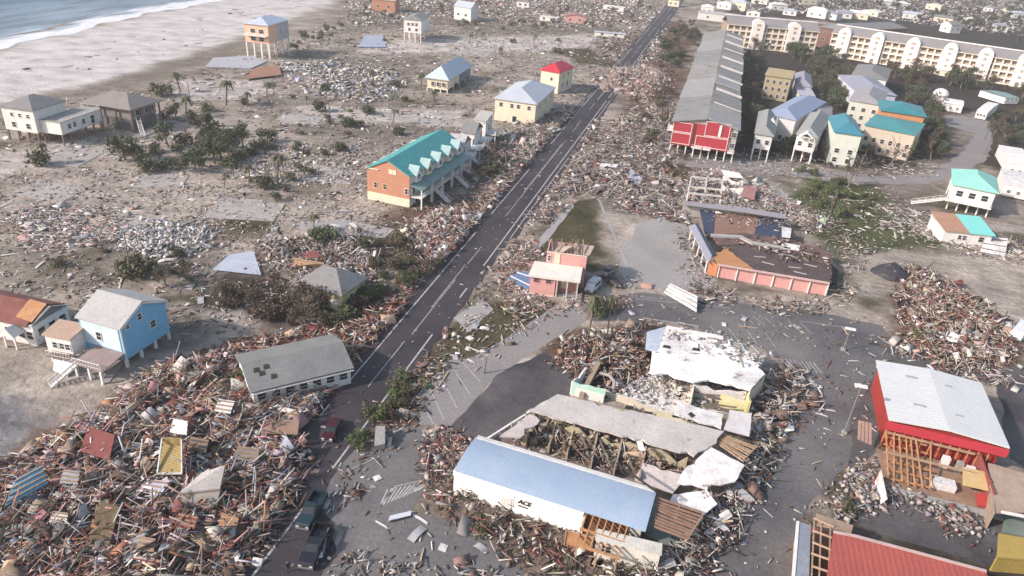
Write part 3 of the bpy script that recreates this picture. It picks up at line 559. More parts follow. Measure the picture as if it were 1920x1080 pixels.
heap('scraps strewn over the grey lot in front of the blue roofed store', [(650,850),(800,810),(830,860),(770,960),(1000,1085),(600,1085),(600,950)], .06, [(OFF,3),(BRN,3),(WHT,1)], L=(.3,1.6), seed=31, tilt=.05, clump=.8)
heap('scattered boards on the grass verge between lane and coast road', [(870,590),(1075,572),(880,690),(780,760),(760,740),(800,650)], 0.300, [(OFF,3),(BRN,2),(WHT,1),(GRY,1)], L=(.4,2.2), seed=32, tilt=.1, clump=.8)
heap('boards strewn through the green scrub right of the coral walled store', [(1480,330),(1640,340),(1780,420),(1760,470),(1560,480)], 0.135, [(OFF,3),(WHT,2),(BRN,2)], L=(.5,2.6), seed=33, tilt=.12, clump=.9)
heap('litter between the cottages and the side road', [(1260,275),(1480,285),(1740,300),(1750,330),(1480,330),(1240,300)], 0.350, [(OFF,3),(WHT,2),(BRN,3)], L=(.5,2.6), seed=34, tilt=.15, clump=.8)
heap('boards and brush along both edges of the coast road', None, 0.525, [(OFF,3),(RED,1.5),(BRN,3),(GRY,1),(WHT,1)], L=(.5,2.8), seed=35, tilt=.2, clump=.7, world=[(RC+5.2,60),(RC+9,60),(RC+9,230),(RC+5.2,230)])
heap('boards pushed against the seaward edge of the coast road', None, .8, [(RED,2.5),(BRN,3),(TAN,1),(GRY,1),(OFF,1.4)], L=(.5,2.8), seed=36, tilt=.2, clump=.7, world=[(RC-10,60),(RC-5.2,60),(RC-5.2,230),(RC-10,230)])
heap('splinters left lying on the coast road itself', None, .035, [(OFF,3),(BRN,3),(GRY,1)], L=(.3,1.5), seed=37, tilt=.04, onroad=True, world=[(RC-4.4,60),(RC+4.4,60),(RC+4.4,260),(RC-4.4,260)])
heap('weed and driftwood flecks along the beach', [(30,115),(210,80),(450,10),(600,-10),(560,20),(400,70),(200,130),(40,165)], .005, [(DRK,3),(BRN,2)], L=(.8,4), seed=38, tilt=.03, clump=2.5, wide=2.4)
heap('white plaster and block rubble across the floor of the gutted shop', [(1150,742),(1200,710),(1240,706),(1300,722),(1400,738),(1398,768),(1262,772),(1230,768)], 2.2, [(WHT,5),(OFF,3),(GRY,1),(TAN,1)], L=(.3,1.8), kinds=(.35,.4,.25), seed=41, z0=.6, tilt=.25, clump=1.0)
heap('splintered framing and ceiling boards in the open rooms of the tan market', [(945,822),(1005,785),(1290,858),(1245,908)], 2.4, [(BRN,3),(TAN,3),(OFF,3),(WHT,1),(DRK,1)], L=(.4,2.6), seed=42, z0=.2, tilt=.5, mound=.5, base=(.16,.12,.09), run=2)
heap('white sheets and laths fallen between shop and market', [(1080,725),(1150,742),(1230,772),(1350,812),(1400,815),(1440,800),(1440,740),(1405,725),(1430,700),(1470,720),(1500,760),(1430,850),(1390,860)], .9, [(WHT,3),(OFF,3),(BRN,2),(GRY,1)], L=(.5,3.0), seed=43, tilt=.3, clump=.6)
heap('charred boards and scraps lying on the black roof of the coral walled store', [(1362,466),(1404,460),(1555,490),(1555,522),(1420,500)], .5, [(OFF,2),(BRN,3),(DRK,2),(TAN,1)], L=(.5,2.6), seed=44, z0=3.15, tilt=.12, clump=1)
heap('white scraps on the stripped navy and brown floor behind the coral walled store', [(1312,388),(1470,408),(1465,455),(1340,436)], .35, [(OFF,2),(BRN,3),(WHT,1)], L=(.5,2.2), seed=45, z0=2.55, tilt=.12, clump=1)
heap('plaster, laths and flashing littering the bare white roof of the gutted shop', [(1235,690),(1260,640),(1330,660),(1400,690),(1425,705),(1405,725),(1330,706)], .8, [(WHT,5),(OFF,2),(GRY,2),(BRN,1)], L=(.3,2.6), seed=46, z0=4.26, tilt=.12, clump=1.2)
def mound_z(x, y):
    z = 0.0; P = np.array([[x, y]])
    for pw, mo, run, sd in HEAPS:
        if mo: z = max(z, float(heap_height(P, pw, mo, run, sd)[0]))
    return z
# ------------------------------------------------------------------ buildings
def V2(p): return Vector((p[0], p[1], 0))
class House:
    """A-B: the eave edge facing the viewer (pixels at height z); C fixes how deep the house goes"""
    def __init__(s, name, label, A, B, C, z, cat='house', group=None, depth=None):
        a = W(*A, z); b_ = W(*B, z); c = W(*C, z); d = b_[:2]-a[:2]; s.L = float(np.hypot(*d)); u = d/s.L; n = np.array([-u[1], u[0]])
        s.D = float(depth or abs(np.dot(c[:2]-b_[:2], n))); s.z = z
        s.root = empty(name, (a[0], a[1], 0), atan2(u[1], u[0])); tag(s.root, label, cat, group)
    def part(s, mb, name, m, parent=None, **k): return tag(mb.build(name, m, parent or s.root), **k)
    def walls(s, m, z0=0.0, z1=None, x0=0, y0=0, x1=None, y1=None, gable=None, rise=0, name='wall', inset=.0):
        x1 = s.L if x1 is None else x1; y1 = s.D if y1 is None else y1; z1 = s.z if z1 is None else z1; b = MB()
        x0 += inset; y0 += inset; x1 -= inset; y1 -= inset
        if gable == 'x':   # ridge runs along x, gable triangles on the two short ends
            b.extrude([(y0,z0),(y1,z0),(y1,z1),((y0+y1)/2,z1+rise),(y0,z1)], x0, x1, 'x')
        elif gable == 'y':
            b.extrude([(x0,z0),(x1,z0),(x1,z1),((x0+x1)/2,z1+rise),(x0,z1)], y0, y1, 'y')
        else: b.box(x0,y0,z0,x1,y1,z1)
        return s.part(b, name, m)
    def roof(s, m, kind='hip', rise=2.0, oh=.5, x0=0, y0=0, x1=None, y1=None, z=None, th=.22, name='roof', parent=None):
        x1 = s.L if x1 is None else x1; y1 = s.D if y1 is None else y1; z = s.z if z is None else z; b = MB()
        if kind in ('gx', 'gy'):
            a0, a1, c0, c1 = (y0, y1, x0, x1) if kind == 'gx' else (x0, x1, y0, y1)
            h = (a1-a0)/2; mid = (a0+a1)/2; sl_ = rise/h; e = z+.02
            top = [(a0-oh, e-sl_*oh+th), (mid, e+rise+th), (a1+oh, e-sl_*oh+th)]
            bot = [(a1+oh, e-sl_*oh), (mid, e+rise), (a0-oh, e-sl_*oh)]
            b.extrude(top+bot, c0-oh, c1+oh, 'x' if kind == 'gx' else 'y')
        elif kind == 'hip':
            X0, X1, Y0, Y1 = x0-oh, x1+oh, y0-oh, y1+oh; w = X1-X0; d = Y1-Y0; e = z+.02; hh = min(w, d)/2*.96
            n = len(b.v); R1 = (X0+hh, (Y0+Y1)/2) if w >= d else ((X0+X1)/2, Y0+hh); R2 = (X1-hh, (Y0+Y1)/2) if w >= d else ((X0+X1)/2, Y1-hh)
            b.v += [(X0,Y0,e),(X1,Y0,e),(X1,Y1,e),(X0,Y1,e),(X0,Y0,e+th),(X1,Y0,e+th),(X1,Y1,e+th),(X0,Y1,e+th),(*R1,e+th+rise),(*R2,e+th+rise)]
            b.f += [(0,3,2,1),(0,1,5,4),(1,2,6,5),(2,3,7,6),(3,0,4,7)]
            b.f += ([(4,5,9,8),(5,6,9),(6,7,8,9),(7,4,8)] if w >= d else [(4,5,8),(5,6,9,8),(6,7,9),(7,4,8,9)]); b.m += [0]*9
        elif kind == 'flat':
            b.box(x0-oh,y0-oh,z+.02,x1+oh,y1+oh,z+.02+th)
        elif kind == 'shed':   # high at the back
            b.extrude([(y0-oh,z+.02),(y1+oh,z+.02+rise),(y1+oh,z+.02+rise+th),(y0-oh,z+.02+th)], x0-oh, x1+oh, 'x')
        elif kind == 'shedx':
            b.extrude([(x0-oh,z+.02),(x1+oh,z+.02+rise),(x1+oh,z+.02+rise+th),(x0-oh,z+.02+th)], y0-oh, y1+oh, 'y')
        elif kind == 'barrel':
            pr = []; k = 12
            for i in range(k+1):
                t = i/k; pr.append((y0-oh+(y1-y0+2*oh)*t, z+.02+th+rise*sin(pi*t)**.8))
            b.extrude([(y0-oh, z+.02)]+pr+[(y1+oh, z+.02)], x0-oh, x1+oh, 'x')
        return s.part(b, name, m, parent)
    def win(s, face, u, z, w=1.0, h=1.3, frame=None, name='window', x0=0, y0=0, x1=None, y1=None, door=False, m=None):
        x1 = s.L if x1 is None else x1; y1 = s.D if y1 is None else y1; b = MB(); t = .10
        def bx(ua, za, ub, zb, d0, d1, mi):
            if face == 'f': b.box(ua, y0-d1, za, ub, y0-d0, zb, mi)
            elif face == 'b': b.box(ua, y1+d0, za, ub, y1+d1, zb, mi)
            elif face == 'l': b.box(x0-d1, ua, za, x0-d0, ub, zb, mi)
            else: b.box(x1+d0, ua, za, x1+d1, ub, zb, mi)
        bx(u-w/2, z, u+w/2, z+h, .003, .04, 1)
        bx(u-w/2-t, z-t, u-w/2, z+h+t, .002, .1, 0); bx(u+w/2, z-t, u+w/2+t, z+h+t, .002, .1, 0)
        bx(u-w/2, z+h, u+w/2, z+h+t, .002, .1, 0)
        if not door:
            bx(u-w/2, z-t, u+w/2, z, .002, .13, 0); bx(u-w/2, z+h/2-.03, u+w/2, z+h/2+.03, .045, .08, 0)
        return s.part(b, 'door' if door else name, [frame or white, m or glass])
    def wins(s, face, us, z, **k):
        for u in us: s.win(face, u, z, **k)
    def stilts(s, m, z1, pts=None, nx=4, ny=3, w=.35, x0=0, y0=0, x1=None, y1=None, name='piling'):
        x1 = s.L if x1 is None else x1; y1 = s.D if y1 is None else y1
        first = None
        for i in range(nx):
            for j in range(ny):
                x = x0+w/2+.05+(x1-x0-w-.1)*i/max(1, nx-1); y = y0+w/2+.05+(y1-y0-w-.1)*j/max(1, ny-1)
                if first is None:
                    b = MB(); b.box(-w/2,-w/2,0,w/2,w/2,z1); first = s.part(b, name, m); o = first
                else: o = first.copy(); COL.objects.link(o); o.parent = s.root
                o.location = (x, y, 0)
    def box(s, name, m, x0, y0, z0, x1, y1, z1): b = MB(); b.box(x0,y0,z0,x1,y1,z1); return s.part(b, name, m)
    def stairs(s, p, q, w=1.1, m=None, name='stair'):
        """a straight flight from local p (low) to q (high)"""
        b = MB(); p = Vector(p); q = Vector(q); n = max(4, int((q.z-p.z)/.22)); d = (q-p)/n; side = Vector((-(q-p).y, (q-p).x, 0)).normalized()*w/2
        for i in range(n):
            c = p+d*(i+.5); b.beam(c-side, c+side, .34, .06)
        b.beam(p-side, q-side, .08, .3); b.beam(p+side, q+side, .08, .3)
        b.beam(p-side+Vector((0,0,.95)), q-side+Vector((0,0,.95)), .07, .07); b.beam(p+side+Vector((0,0,.95)), q+side+Vector((0,0,.95)), .07, .07)
        for i in range(0, n+1, 3):
            c = p+d*i; b.beam(c-side, c-side+Vector((0,0,.95)), .06, .06); b.beam(c+side, c+side+Vector((0,0,.95)), .06, .06)
        return s.part(b, name, m or white)
    def rail(s, pts, z, m=None, name='railing'):
        b = MB()
        for a, c in zip(pts, pts[1:]):
            a = Vector((*a, z)); c = Vector((*c, z)); b.beam(a+Vector((0,0,.95)), c+Vector((0,0,.95)), .08, .08); b.beam(a+Vector((0,0,.15)), c+Vector((0,0,.15)), .05, .05)
            n = max(2, int((c-a).length/.5))
            for i in range(n+1):
                p = a+(c-a)*i/n; b.beam(p, p+Vector((0,0,.95)), .05, .05)
        return s.part(b, name, m or white)

# --- beach row
h = House('beach_house', 'white beach house on pilings with grey hip roof nearest the waves', (61,208), (120,190), (10,197), 9.5)
h.walls(white, 3.2); h.roof(greyroof, 'hip', 2.4, .5); h.stilts(oldwood, 3.2, nx=4, ny=4)
h.box('wing', white, h.L*.12, -6.5, 3.2, h.L+5.5, -.02, 6.6); h.box('wing_deck', concrete, h.L*.12-.2, -6.7, 6.62, h.L+5.7, -.03, 6.8)
h.rail([(h.L*.12,-6.6),(h.L+5.6,-6.6),(h.L+5.6,-.2)], 6.8); h.stilts(oldwood, 3.2, nx=6, ny=2, x0=h.L*.12, y0=-6.5, x1=h.L+5.5, y1=-.3)
h.wins('l', [h.D*.2,h.D*.45,h.D*.7], 7.2, w=.8, h=1); h.wins('l', [h.D*.25,h.D*.7], 4.2, w=1.2, h=1.4); h.wins('f', [4.5,6.5,10], 4.3, y0=-6.5, w=1.1, h=1.3); h.win('f', h.L+2, 3.6, w=1.4, h=2.2, y0=-6.5)
h = House('beach_house', 'open sided house with wide brown hip roof beside the dune', (244,207), (299,190), (184,184), 6.8)
h.walls(mat('underfloor_shade', (.12,.12,.12), (.17,.165,.16), .8), 0.0, 3.4, inset=1.2, name='shade_box'); h.walls(mat('taupe_wall',(.26,.23,.21)), 3.42, 6.78, inset=1.0); h.roof(brownroof, 'hip', 3.0, .6); h.stilts(oldwood, 6.7, nx=4, ny=4, w=.4)  # dark box at the open stilt level stands in for shade underneath
h.wins('f', [h.L*.3,h.L*.6,h.L*.8], 4.4, w=1.6, h=1.5, y0=1.0); h.stairs((-2,-5,0),(2,-.5,3.4))
h = House('stilt_house', 'tall house, one side sunlit orange, on long white stilts at the dune edge', (502,49), (540,38), (465,42), 14)
h.walls(mat('sunlit_peach_siding', (.80,.52,.36), (.72,.42,.28), .4), 6.5, x1=h.L*.45); h.walls(mat('shaded_siding', (.50,.49,.53)), 6.5, x0=h.L*.45+.01, name='wall')  # warm sun painted into the left siding, purple shade into the right
h.roof(mat('pale_blue_roof', (.50,.56,.66)), 'hip', 2.4, .5); h.stilts(white, 6.5, nx=4, ny=4, w=.5); h.wins('l', [h.D*.3,h.D*.65], 10.6, w=2.2, h=1.6); h.wins('l', [h.D*.3,h.D*.65], 7.4, w=2.2, h=1.6)
h.box('balcony', white, -2.4, .2, 9.6, -.02, h.D-.2, 9.85); h.rail([(-2.3,.3),(-2.3,h.D-.3)], 9.85); h.wins('f', [h.L*.6,h.L*.85], 9.5)
h = House('cube_house', 'small plain white cube of a house raised on thin stilts', (790,39), (806,29), (755,37), 11)
h.walls(white, 4.6); h.roof(greyroof, 'hip', 1.6, .4); h.stilts(white, 4.6, nx=3, ny=4, w=.4); h.wins('l', [2.5,h.D*.5,h.D-2.5], 8.2, w=1.2, h=1.3); h.wins('l', [2.5,h.D-3], 5.6, w=1.2, h=1.3)
h = House('house', 'low house with pale blue hip roof and dark open right side', (840,151), (884,124), (808,141), 5.2)
h.walls(cream, 1.2, x1=h.L*.5, inset=.3); h.walls(mat('slate_blue_wall',(.20,.23,.28)), 1.2, x0=h.L*.5+.01, inset=.3); h.roof(mat('ice_blue_roof',(.50,.57,.65),(.45,.51,.58)), 'hip', 4.2, .6); h.stilts(white, 1.4, nx=5, ny=4)
h.wins('l', [h.D*.2,h.D*.45,h.D*.7], 2.5, w=1.2, h=1.5); h.wins('f', [h.L*.6,h.L*.75,h.L*.9], 2.3, y0=.3, w=1.6, h=1.8)
h = House('house', 'large cream house with broad pale grey hip roof', (1005,196), (1040,165), (926,187), 7.5)
h.walls(cream, 0); h.roof(silver, 'hip', 3.2, .5); h.wins('l', [h.D*.16,h.D*.42,h.D*.58,h.D*.85], 5.2, w=1.1, h=1.3); h.wins('f', [h.L*.2,h.L*.5,h.L*.8], 4.8, w=1.2, h=1.5); h.win('l', h.D*.5, .3, w=1.4, h=2, door=True)
h = House('house', 'cream house under a bright red hip roof', (1049,137), (1075,127), (1018,130), 8.5)
h.walls(cream, 0); h.roof(mat('bright_red_roof', (.55,.035,.06), (.46,.03,.05), .4, rough=.5), 'hip', 2.8, .6)
h.wins('f', [h.L*.3,h.L*.65], 6.2, w=1, h=1.2); h.wins('f', [h.L*.3,h.L*.65], 2.0, w=1.2, h=1.8); h.win('l', h.D*.4, 5, w=1, h=1.2)

# --- brick-ended townhouses with the teal roof
h = House('townhouse_block', 'townhouses with teal metal roof, orange end wall and white dormers', (688,315), (768,331), (856,268), 8.2, cat='townhouses')
LL, DD = h.L, h.D
h.walls(brick, 2.2, gable='y', rise=3.0, y1=.35, name='end_wall'); h.box('end_wall_base', cream, 0, .0, 0, LL, .33, 2.18)
h.walls(white, 0, 8.2, y0=.37, gable='y', rise=3.0); h.roof(tealroof_y, 'gy', 3.0, .35)
h.box('parapet', cream, -.3, -.25, 8.25, LL*.28, .1, 8.5)
h.wins('f', [LL*.2,LL*.42], 3.6, w=.8, h=1.3, frame=cream); h.wins('f', [LL*.56,LL*.64], 8.0, w=.9, h=.9, frame=cream, m=cream); h.win('f', LL*.93, 3.4, w=.8, h=1.4)
bw = DD/5
for i in range(5):
    y = bw*(i+.5)
    b = MB(); b.box(LL-.3, y-1.3, 6.2, LL+1.0, y+1.3, 8.3); b.extrude([(y-1.3,8.3),(y+1.3,8.3),(y,9.9)], LL-1.2, LL+1.0, 'x'); dm = h.part(b, 'dormer', cream if i % 2 else white)
    b = MB(); b.extrude([(y-1.6,8.0),(y,10.0),(y+1.6,8.0),(y+1.6,8.15),(y,10.2),(y-1.6,8.15)], LL-1.6, LL+1.25, 'x'); h.part(b, 'dormer_roof', mat('sage_trim_roof', (.36,.50,.50)), dm)
    h.win('r', y, 6.9, w=1.3, h=1.1, x1=LL+1.0); 
    b = MB(); b.slab([(LL+.02,y-bw/2+.1,6.0),(LL+3.4,y-bw/2+.1,5.1),(LL+3.4,y+bw/2-.1,5.1),(LL+.02,y+bw/2-.1,6.0)], .15); h.part(b, 'porch_roof', tealdull)
    for yy in (y-bw/2+.4, y+bw/2-.4): h.box('porch_post', white, LL+3.0, yy-.15, 0, LL+3.3, yy+.15, 5.05)
    h.box('balcony', white, LL+.03, y-bw/2+.3, 2.7, LL+3.2, y+bw/2-.3, 2.9); h.rail([(LL+3.1,y-bw/2+.6),(LL+3.1,y+bw/2-.6)], 2.9)
    h.win('r', y-.9, 3.1, w=1.2, h=1.9); h.win('r', y+1.2, .2, w=2.2, h=2.2, door=True)
for i in (1, 3, 4): h.stairs((LL+7.4, bw*(i+.3), 0), (LL+3.4, bw*(i+.3), 2.8), w=1.3)
# torn underlay along the seaward edge
b = MB()
for i in range(16):
    y = DD*(.12+.85*i/16); b.beam((-.6+random.Random(i).uniform(-1,.8),y,7.9),(1.6,y+random.Random(i+50).uniform(-1,1),8.9),.5,.12)
h.part(b, 'torn_eave', sheetwhite)
# the ripped-open units behind
ox, oy = W(862,272,8.2)[:2]
h = House('townhouse_block', 'gutted white townhouses with the roof torn off behind the teal roof', (815,268), (862,275), (935,222), 7.0, cat='townhouses')
LL, DD = h.L, h.D
h.walls(sheetwhite, 0, 3.2); h.walls(sheetwhite, 3.2, 6.2, y0=1, y1=DD*.32, x0=3, name='upper_wall'); h.walls(white, 3.2, 6.8, y0=DD*.42, y1=DD*.66, x0=4, name='upper_wall'); h.walls(sheetwhite, 3.2, 7.6, y0=DD*.78, y1=DD, x0=LL*.5, name='upper_wall')
h.roof(mat('torn_grey_roof',(.36,.34,.34),(.52,.50,.49),.5), 'gx', 2.2, .3, y0=DD*.08, y1=DD*.30, x0=LL*.4, z=6.2); h.roof(greyroof, 'gx', 2.4, .3, y0=DD*.42, y1=DD*.66, x0=LL*.45, z=6.8); h.roof(membrane, 'shed', 1.0, .3, y0=DD*.78, y1=DD, x0=LL*.5, z=7.6)
h.box('orange_party_wall', brick, 0, .05, 3.22, LL*.5, .35, 5.6)
b = MB(); b.slab([(0,2,4.4),(LL*.4,1,3.3),(LL*.45,DD*.4,3.4),(.5,DD*.35,5.2)], .2); h.part(b, 'fallen_roof', greyroof)
for i in range(4):
    y = DD*(.08+.25*i); h.box('porch_post', white, LL+2.6, y, 0, LL+2.9, y+.3, 4.2); h.box('balcony', white, LL+.02, y-.5, 3.0, LL+3, y+DD*.16, 3.25); h.rail([(LL+2.9,y-.4),(LL+2.9,y+DD*.15)], 3.25); h.win('r', y+2, 3.9, w=1.2, h=1.6)
h.stairs((LL+7, DD*.1, 0), (LL+3, DD*.1, 3.1), w=1.4); h.stairs((LL+6.5, DD*.55, 0), (LL+3, DD*.5, 3.1), w=1.4)

# --- blue house and its neighbours
h = House('house', 'sky blue gabled house on stilts with pale flat grey roof', (146,594), (224,616), (304,563), 7.4)
LL, DD = h.L, h.D
h.walls(blue, 1.5, 7.4, gable='x', rise=2.3); h.roof(mat('pale_stone_roof', (.44,.43,.41), (.38,.37,.36), .3), 'gx', 2.3, .35)
h.box('corner_trim', white, LL-.02, -.05, 1.5, LL+.06, .22, 7.2); b = MB(); b.beam((LL+.3,-.3,7.3),(LL+.3,DD/2,9.6),.12,.34); b.beam((LL+.3,DD+.3,7.3),(LL+.3,DD/2,9.6),.12,.34); h.part(b,'bargeboard',white)
h.stilts(white, 1.5, nx=3, ny=4, w=.4); h.win('r', DD*.42, 6.9, w=.8, h=1.0); h.win('r', DD*.66, 4.2, w=1.1, h=1.2); h.win('r', DD*.15, 6.6, w=.7, h=.6)
h.box('sunlit_front', mat('pale_and_sunlit_blue',(.50,.64,.72),(.62,.70,.74),.5), LL*.05, -.1, 3.0, LL*.95, -.02, 7.1); h.win('f', LL*.45, 4.2, w=.9, h=1.4, y0=-.1)  # paler sheet over the blue front: its sunlit brightness put into colour
b = MB(); b.slab([(LL*.35,-5.0,2.6),(LL+.3,-4.8,2.4),(LL,-.12,2.9),(LL*.3,-.12,2.9)], .2); h.part(b, 'porch_deck', mat('taupe_deck',(.26,.20,.19),(.34,.26,.24),.5))
for x in (LL*.38, LL*.7, LL*.98): h.box('porch_post', white, x-.17, -4.9, 0, x+.17, -4.56, 2.3)
h.rail([(LL*.35,-4.95),(LL,-4.8)], 2.6); h.stairs((LL*.2,-8.5,0),(LL*.45,-5,2.6))
h = House('porch_house', 'little white cottage wing with flat tan roof beside the blue house', (83,628), (131,637), (160,616), 5.0, cat='annex')
h.walls(white, 2.2, 5.0); h.roof(mat('tan_sheet_roof', (.42,.29,.21), (.48,.35,.27), .4), 'shed', .5, .3); h.stilts(white, 2.2, nx=3, ny=3, w=.3)
h.wins('f', [h.L*.35,h.L*.62,h.L*.84], 3.0, w=.8, h=1.0); h.rail([(h.L*.2,-1.4),(h.L*1.1,-1.4)], 2.3); h.box('porch_deck', oldwood, h.L*.2, -1.5, 2.1, h.L*1.1, -.02, 2.3)
b = MB(); b.slab([(h.L*.5,-2.2,.3),(h.L*1.2,-3,.3),(h.L*1.25,-1.7,2.0),(h.L*.5,-1.6,2.0)], .12); h.part(b, 'fallen_panel', mat('pale_and_sunlit_blue',(.5,.6,.7)))

h = House('house', 'white house with dark red and orange broken roof at the left edge', (-60,585), (60,612), (120,572), 3.8)
LL, DD = h.L, h.D
h.walls(sheetwhite, 0, 3.8); h.roof(mat('maroon_underlay', (.17,.055,.05), (.24,.10,.08), .5), 'gx', 1.9, .4, x1=LL*.9)
b = MB(); b.slab([(LL*.72,.6,4.6),(LL*.98,.4,4.4),(LL*1.0,DD*.5,6.1),(LL*.74,DD*.5,6.3)], .12); h.part(b, 'bare_decking', orangewood)
b = MB(); b.slab([(LL*1.02,-.4,4.0),(LL*1.06,DD*.5,5.8),(LL*1.06,DD+.3,4.0),(LL*.98,DD,4.0),(LL*.98,DD*.5,5.7)], .15); h.part(b, 'gable_roof', greyroof)
h.wins('r', [DD*.2,DD*.5,DD*.8], 1.4, w=1.3, h=1.4); h.wins('f', [LL*.6,LL*.8,LL*.93], 1.2, w=1.2, h=1.4); b=MB(); b.extrude([(LL*.66,2.4),(LL*.86,2.4),(LL*.76,3.9)],-2.2,-.05,'y'); b.box(LL*.67,-2.0,0,LL*.69,-1.8,2.4); b.box(LL*.83,-2.0,0,LL*.85,-1.8,2.4); h.part(b,'porch_gable',white)

h = House('house', 'low yellow walled house with grey hip roof standing in wreckage', (563,530), (640,553), (676,520), 3.6)
h.walls(mat('mustard_wall',(.50,.42,.20)), 0, 3.6); h.roof(greyroof, 'hip', 2.6, .6); h.wins('f', [h.L*.25,h.L*.6], 1.3, w=1.4, h=1.3); h.box('garage_door', white, h.L*.72, -.08, .1, h.L*.95, -.01, 2.4)
h.win('r', h.D*.4, 1.2, w=1.2, h=1.3)
h = House('house', 'long low white house with grey roof pushed askew against the road', (474,733), (657,689), (640,626), 3.1)
LL, DD = h.L, h.D
h.walls(white, 0, 3.1, gable='x', rise=1.6); h.roof(mat('mid_grey_shingle',(.235,.235,.225),(.18,.18,.175),.25,bump=.3), 'gx', 1.6, .45); h.wins('f', [LL*u for u in (.08,.22,.36,.5,.64,.78,.92)], 1.2, w=1.2, h=1.1); h.win('r', DD*.5, 1.3, w=1.4, h=1.2)
h.box('gutter', white, -.4, -.62, 2.72, LL+.4, -.47, 2.86)
for x, y in ((LL*.06,DD*.28),(LL*.1,DD*.2),(LL*.16,DD*.3),(LL*.2,DD*.1)): b=MB(); b.slab([(x,y,3.1+1.6*y/DD*2+.29),(x+.9,y,3.1+1.6*y/DD*2+.29),(x+1,y+.8,3.1+1.6*(y+.8)/DD*2+.29),(x+.2,y+.9,3.1+1.6*(y+.9)/DD*2+.29)],.05); h.part(b,'roof_hole',dark)

# --- the pink house
h = House('house', 'pink two storey house with its upper roof gone', (995,515), (1086,527), (1090,500), 4.4)
LL, DD = h.L, h.D
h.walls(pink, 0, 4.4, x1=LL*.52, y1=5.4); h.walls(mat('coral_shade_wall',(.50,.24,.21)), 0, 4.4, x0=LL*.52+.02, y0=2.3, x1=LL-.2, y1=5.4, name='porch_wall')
b = MB(); b.slab([(-.45,-.45,4.45),(LL+.2,-.45,4.45),(LL+.3,5.4,4.9),(.1,5.4,4.9)], .35); h.part(b, 'roof', mat('cream_flat_roof',(.72,.68,.61),(.60,.57,.50),.4))
for x in (LL*.56, LL*.77, LL-.2): h.box('porch_post', mat('cream_trim',(.70,.58,.50)), x-.12, -.3, 0, x+.12, -.06, 4.1)
h.box('porch_floor', concrete, LL*.5, -.6, .02, LL+.6, 2.3, .35); h.wins('f', [LL*.13,LL*.38], 3.0, w=1.1, h=.8, frame=pink); h.win('f', LL*.7, 1.3, w=1.1, h=1.3, y0=2.3, m=cream); h.box('plinth', mat('cream_trim',(.7,.58,.5)), -.12, -.12, 0, LL*.5, -.01, .35)
h.win('r', 3.8, 1.4, w=.9, h=1.4, x1=LL-.2)
UX0, UX1, UY0, UY1 = LL*.25, LL+.9, 5.5, 12.5
b = MB(); T = .22
b.box(UX0,UY0,0,UX1,UY0+T,7.4); b.box(UX1-T,UY0+T,0,UX1,UY1,7.1); b.box(UX0,UY0+T,0,UX0+T,UY1-T,7.2); b.box(UX0,UY1-T,0,UX1-T,UY1,6.6)
h.part(b, 'upper_wall', pink); h.box('upper_floor', mat('tan_ceiling',(.52,.40,.32),(.36,.27,.22),.9), UX0+T, UY0+T, 6.1, UX1-T, UY1-T, 6.4); h.box('parapet_trim', mat('cream_trim',(.7,.58,.5)), UX0-.05, UY0-.08, 7.2, UX1+.05, UY0-.005, 7.45)
h.box('pilaster', cream, UX0+1.6, UY0-.1, 4.95, UX0+2.8, UY0-.01, 7.18); h.win('f', UX0+.6, 5.4, w=.5, h=1.1, y0=UY0)
rr = random.Random(4)
for i in range(11):
    x = UX0+.5+(UX1-UX0-1)*i/10; b = MB(); b.beam((x, UY0+.5, rr.uniform(6.6,7.4)), (x+rr.uniform(-1,1), UY1-.6, rr.uniform(6.6,8.2)), .12, .3); h.part(b, 'rafter', wood)
b = MB(); b.slab([(UX0+1,UY0+1,6.7),(UX0+3.4,UY0+.4,7.6),(UX0+5,UY0+3,8.0),(UX0+2,UY0+4,6.9)], .12); b.slab([(UX1-4,UY0+1.5,6.7),(UX1+.5,UY0+1,7.3),(UX1+1.2,UY1-1,7.2),(UX1-3,UY1,6.8)], .12); h.part(b, 'broken_ceiling', mat('tan_ceiling',(.52,.40,.32),(.36,.27,.22),.9))
h.wins('r', [UY0+2,UY0+4.8], 5.2, w=.9, h=1.2, x1=UX1)
h.box('fallen_beam', wood, LL+.6, -.8, .1, LL+.9, 4, .4)
# stair from the porch
h.stairs((LL*.82,-2.6,0),(LL*.82,-.6,.36), w=1.8, m=mat('cream_trim',(.7,.58,.5)))

# --- red row building by the road
h = House('row_building', 'long terrace under grey roofs with red front and white trim', (1264,226), (1385,243.3), (1389,68), 11, cat='row building')
LL, DD = h.L, h.D
h.walls(redwall, 3.4, 11, y1=.4, x1=LL*.9, gable=None, name='front_wall'); h.walls(mat('pale_grey_siding',(.45,.44,.43)), 3.4, 10.9, y0=.42, gable='y', rise=2.15); 
g1 = mat('grey_shingle_long', (.27,.265,.255), (.19,.185,.18), .16, patch=((.16,.125,.105), .16, .63), bump=.3, mixw=(.3,.7))
rr = random.Random(21); n1, n2 = 6, 11
tones = [g1, mat('lighter_shingle',(.33,.32,.31),(.25,.245,.24),.2,bump=.3,patch=((.42,.36,.31), .2, .62)), mat('dusty_shingle',(.30,.285,.27),(.23,.215,.20),.18,bump=.3,patch=((.14,.11,.09), .25, .60))]
for i in range(n1):
    y0, y1, e = -.6+(DD+.6)*i/n1, -.6+(DD+.6)*(i+1)/n1-.06, rr.uniform(-.25,.2); h.part(MB().slab([(-.8+rr.uniform(-.5,.3),y0,11.1+e),(LL*.5,y0,13.4+e),(LL*.5,y1,13.4+e),(-.8+rr.uniform(-.5,.3),y1,11.1+e)], .3), 'roof_section', tones[i % 3])
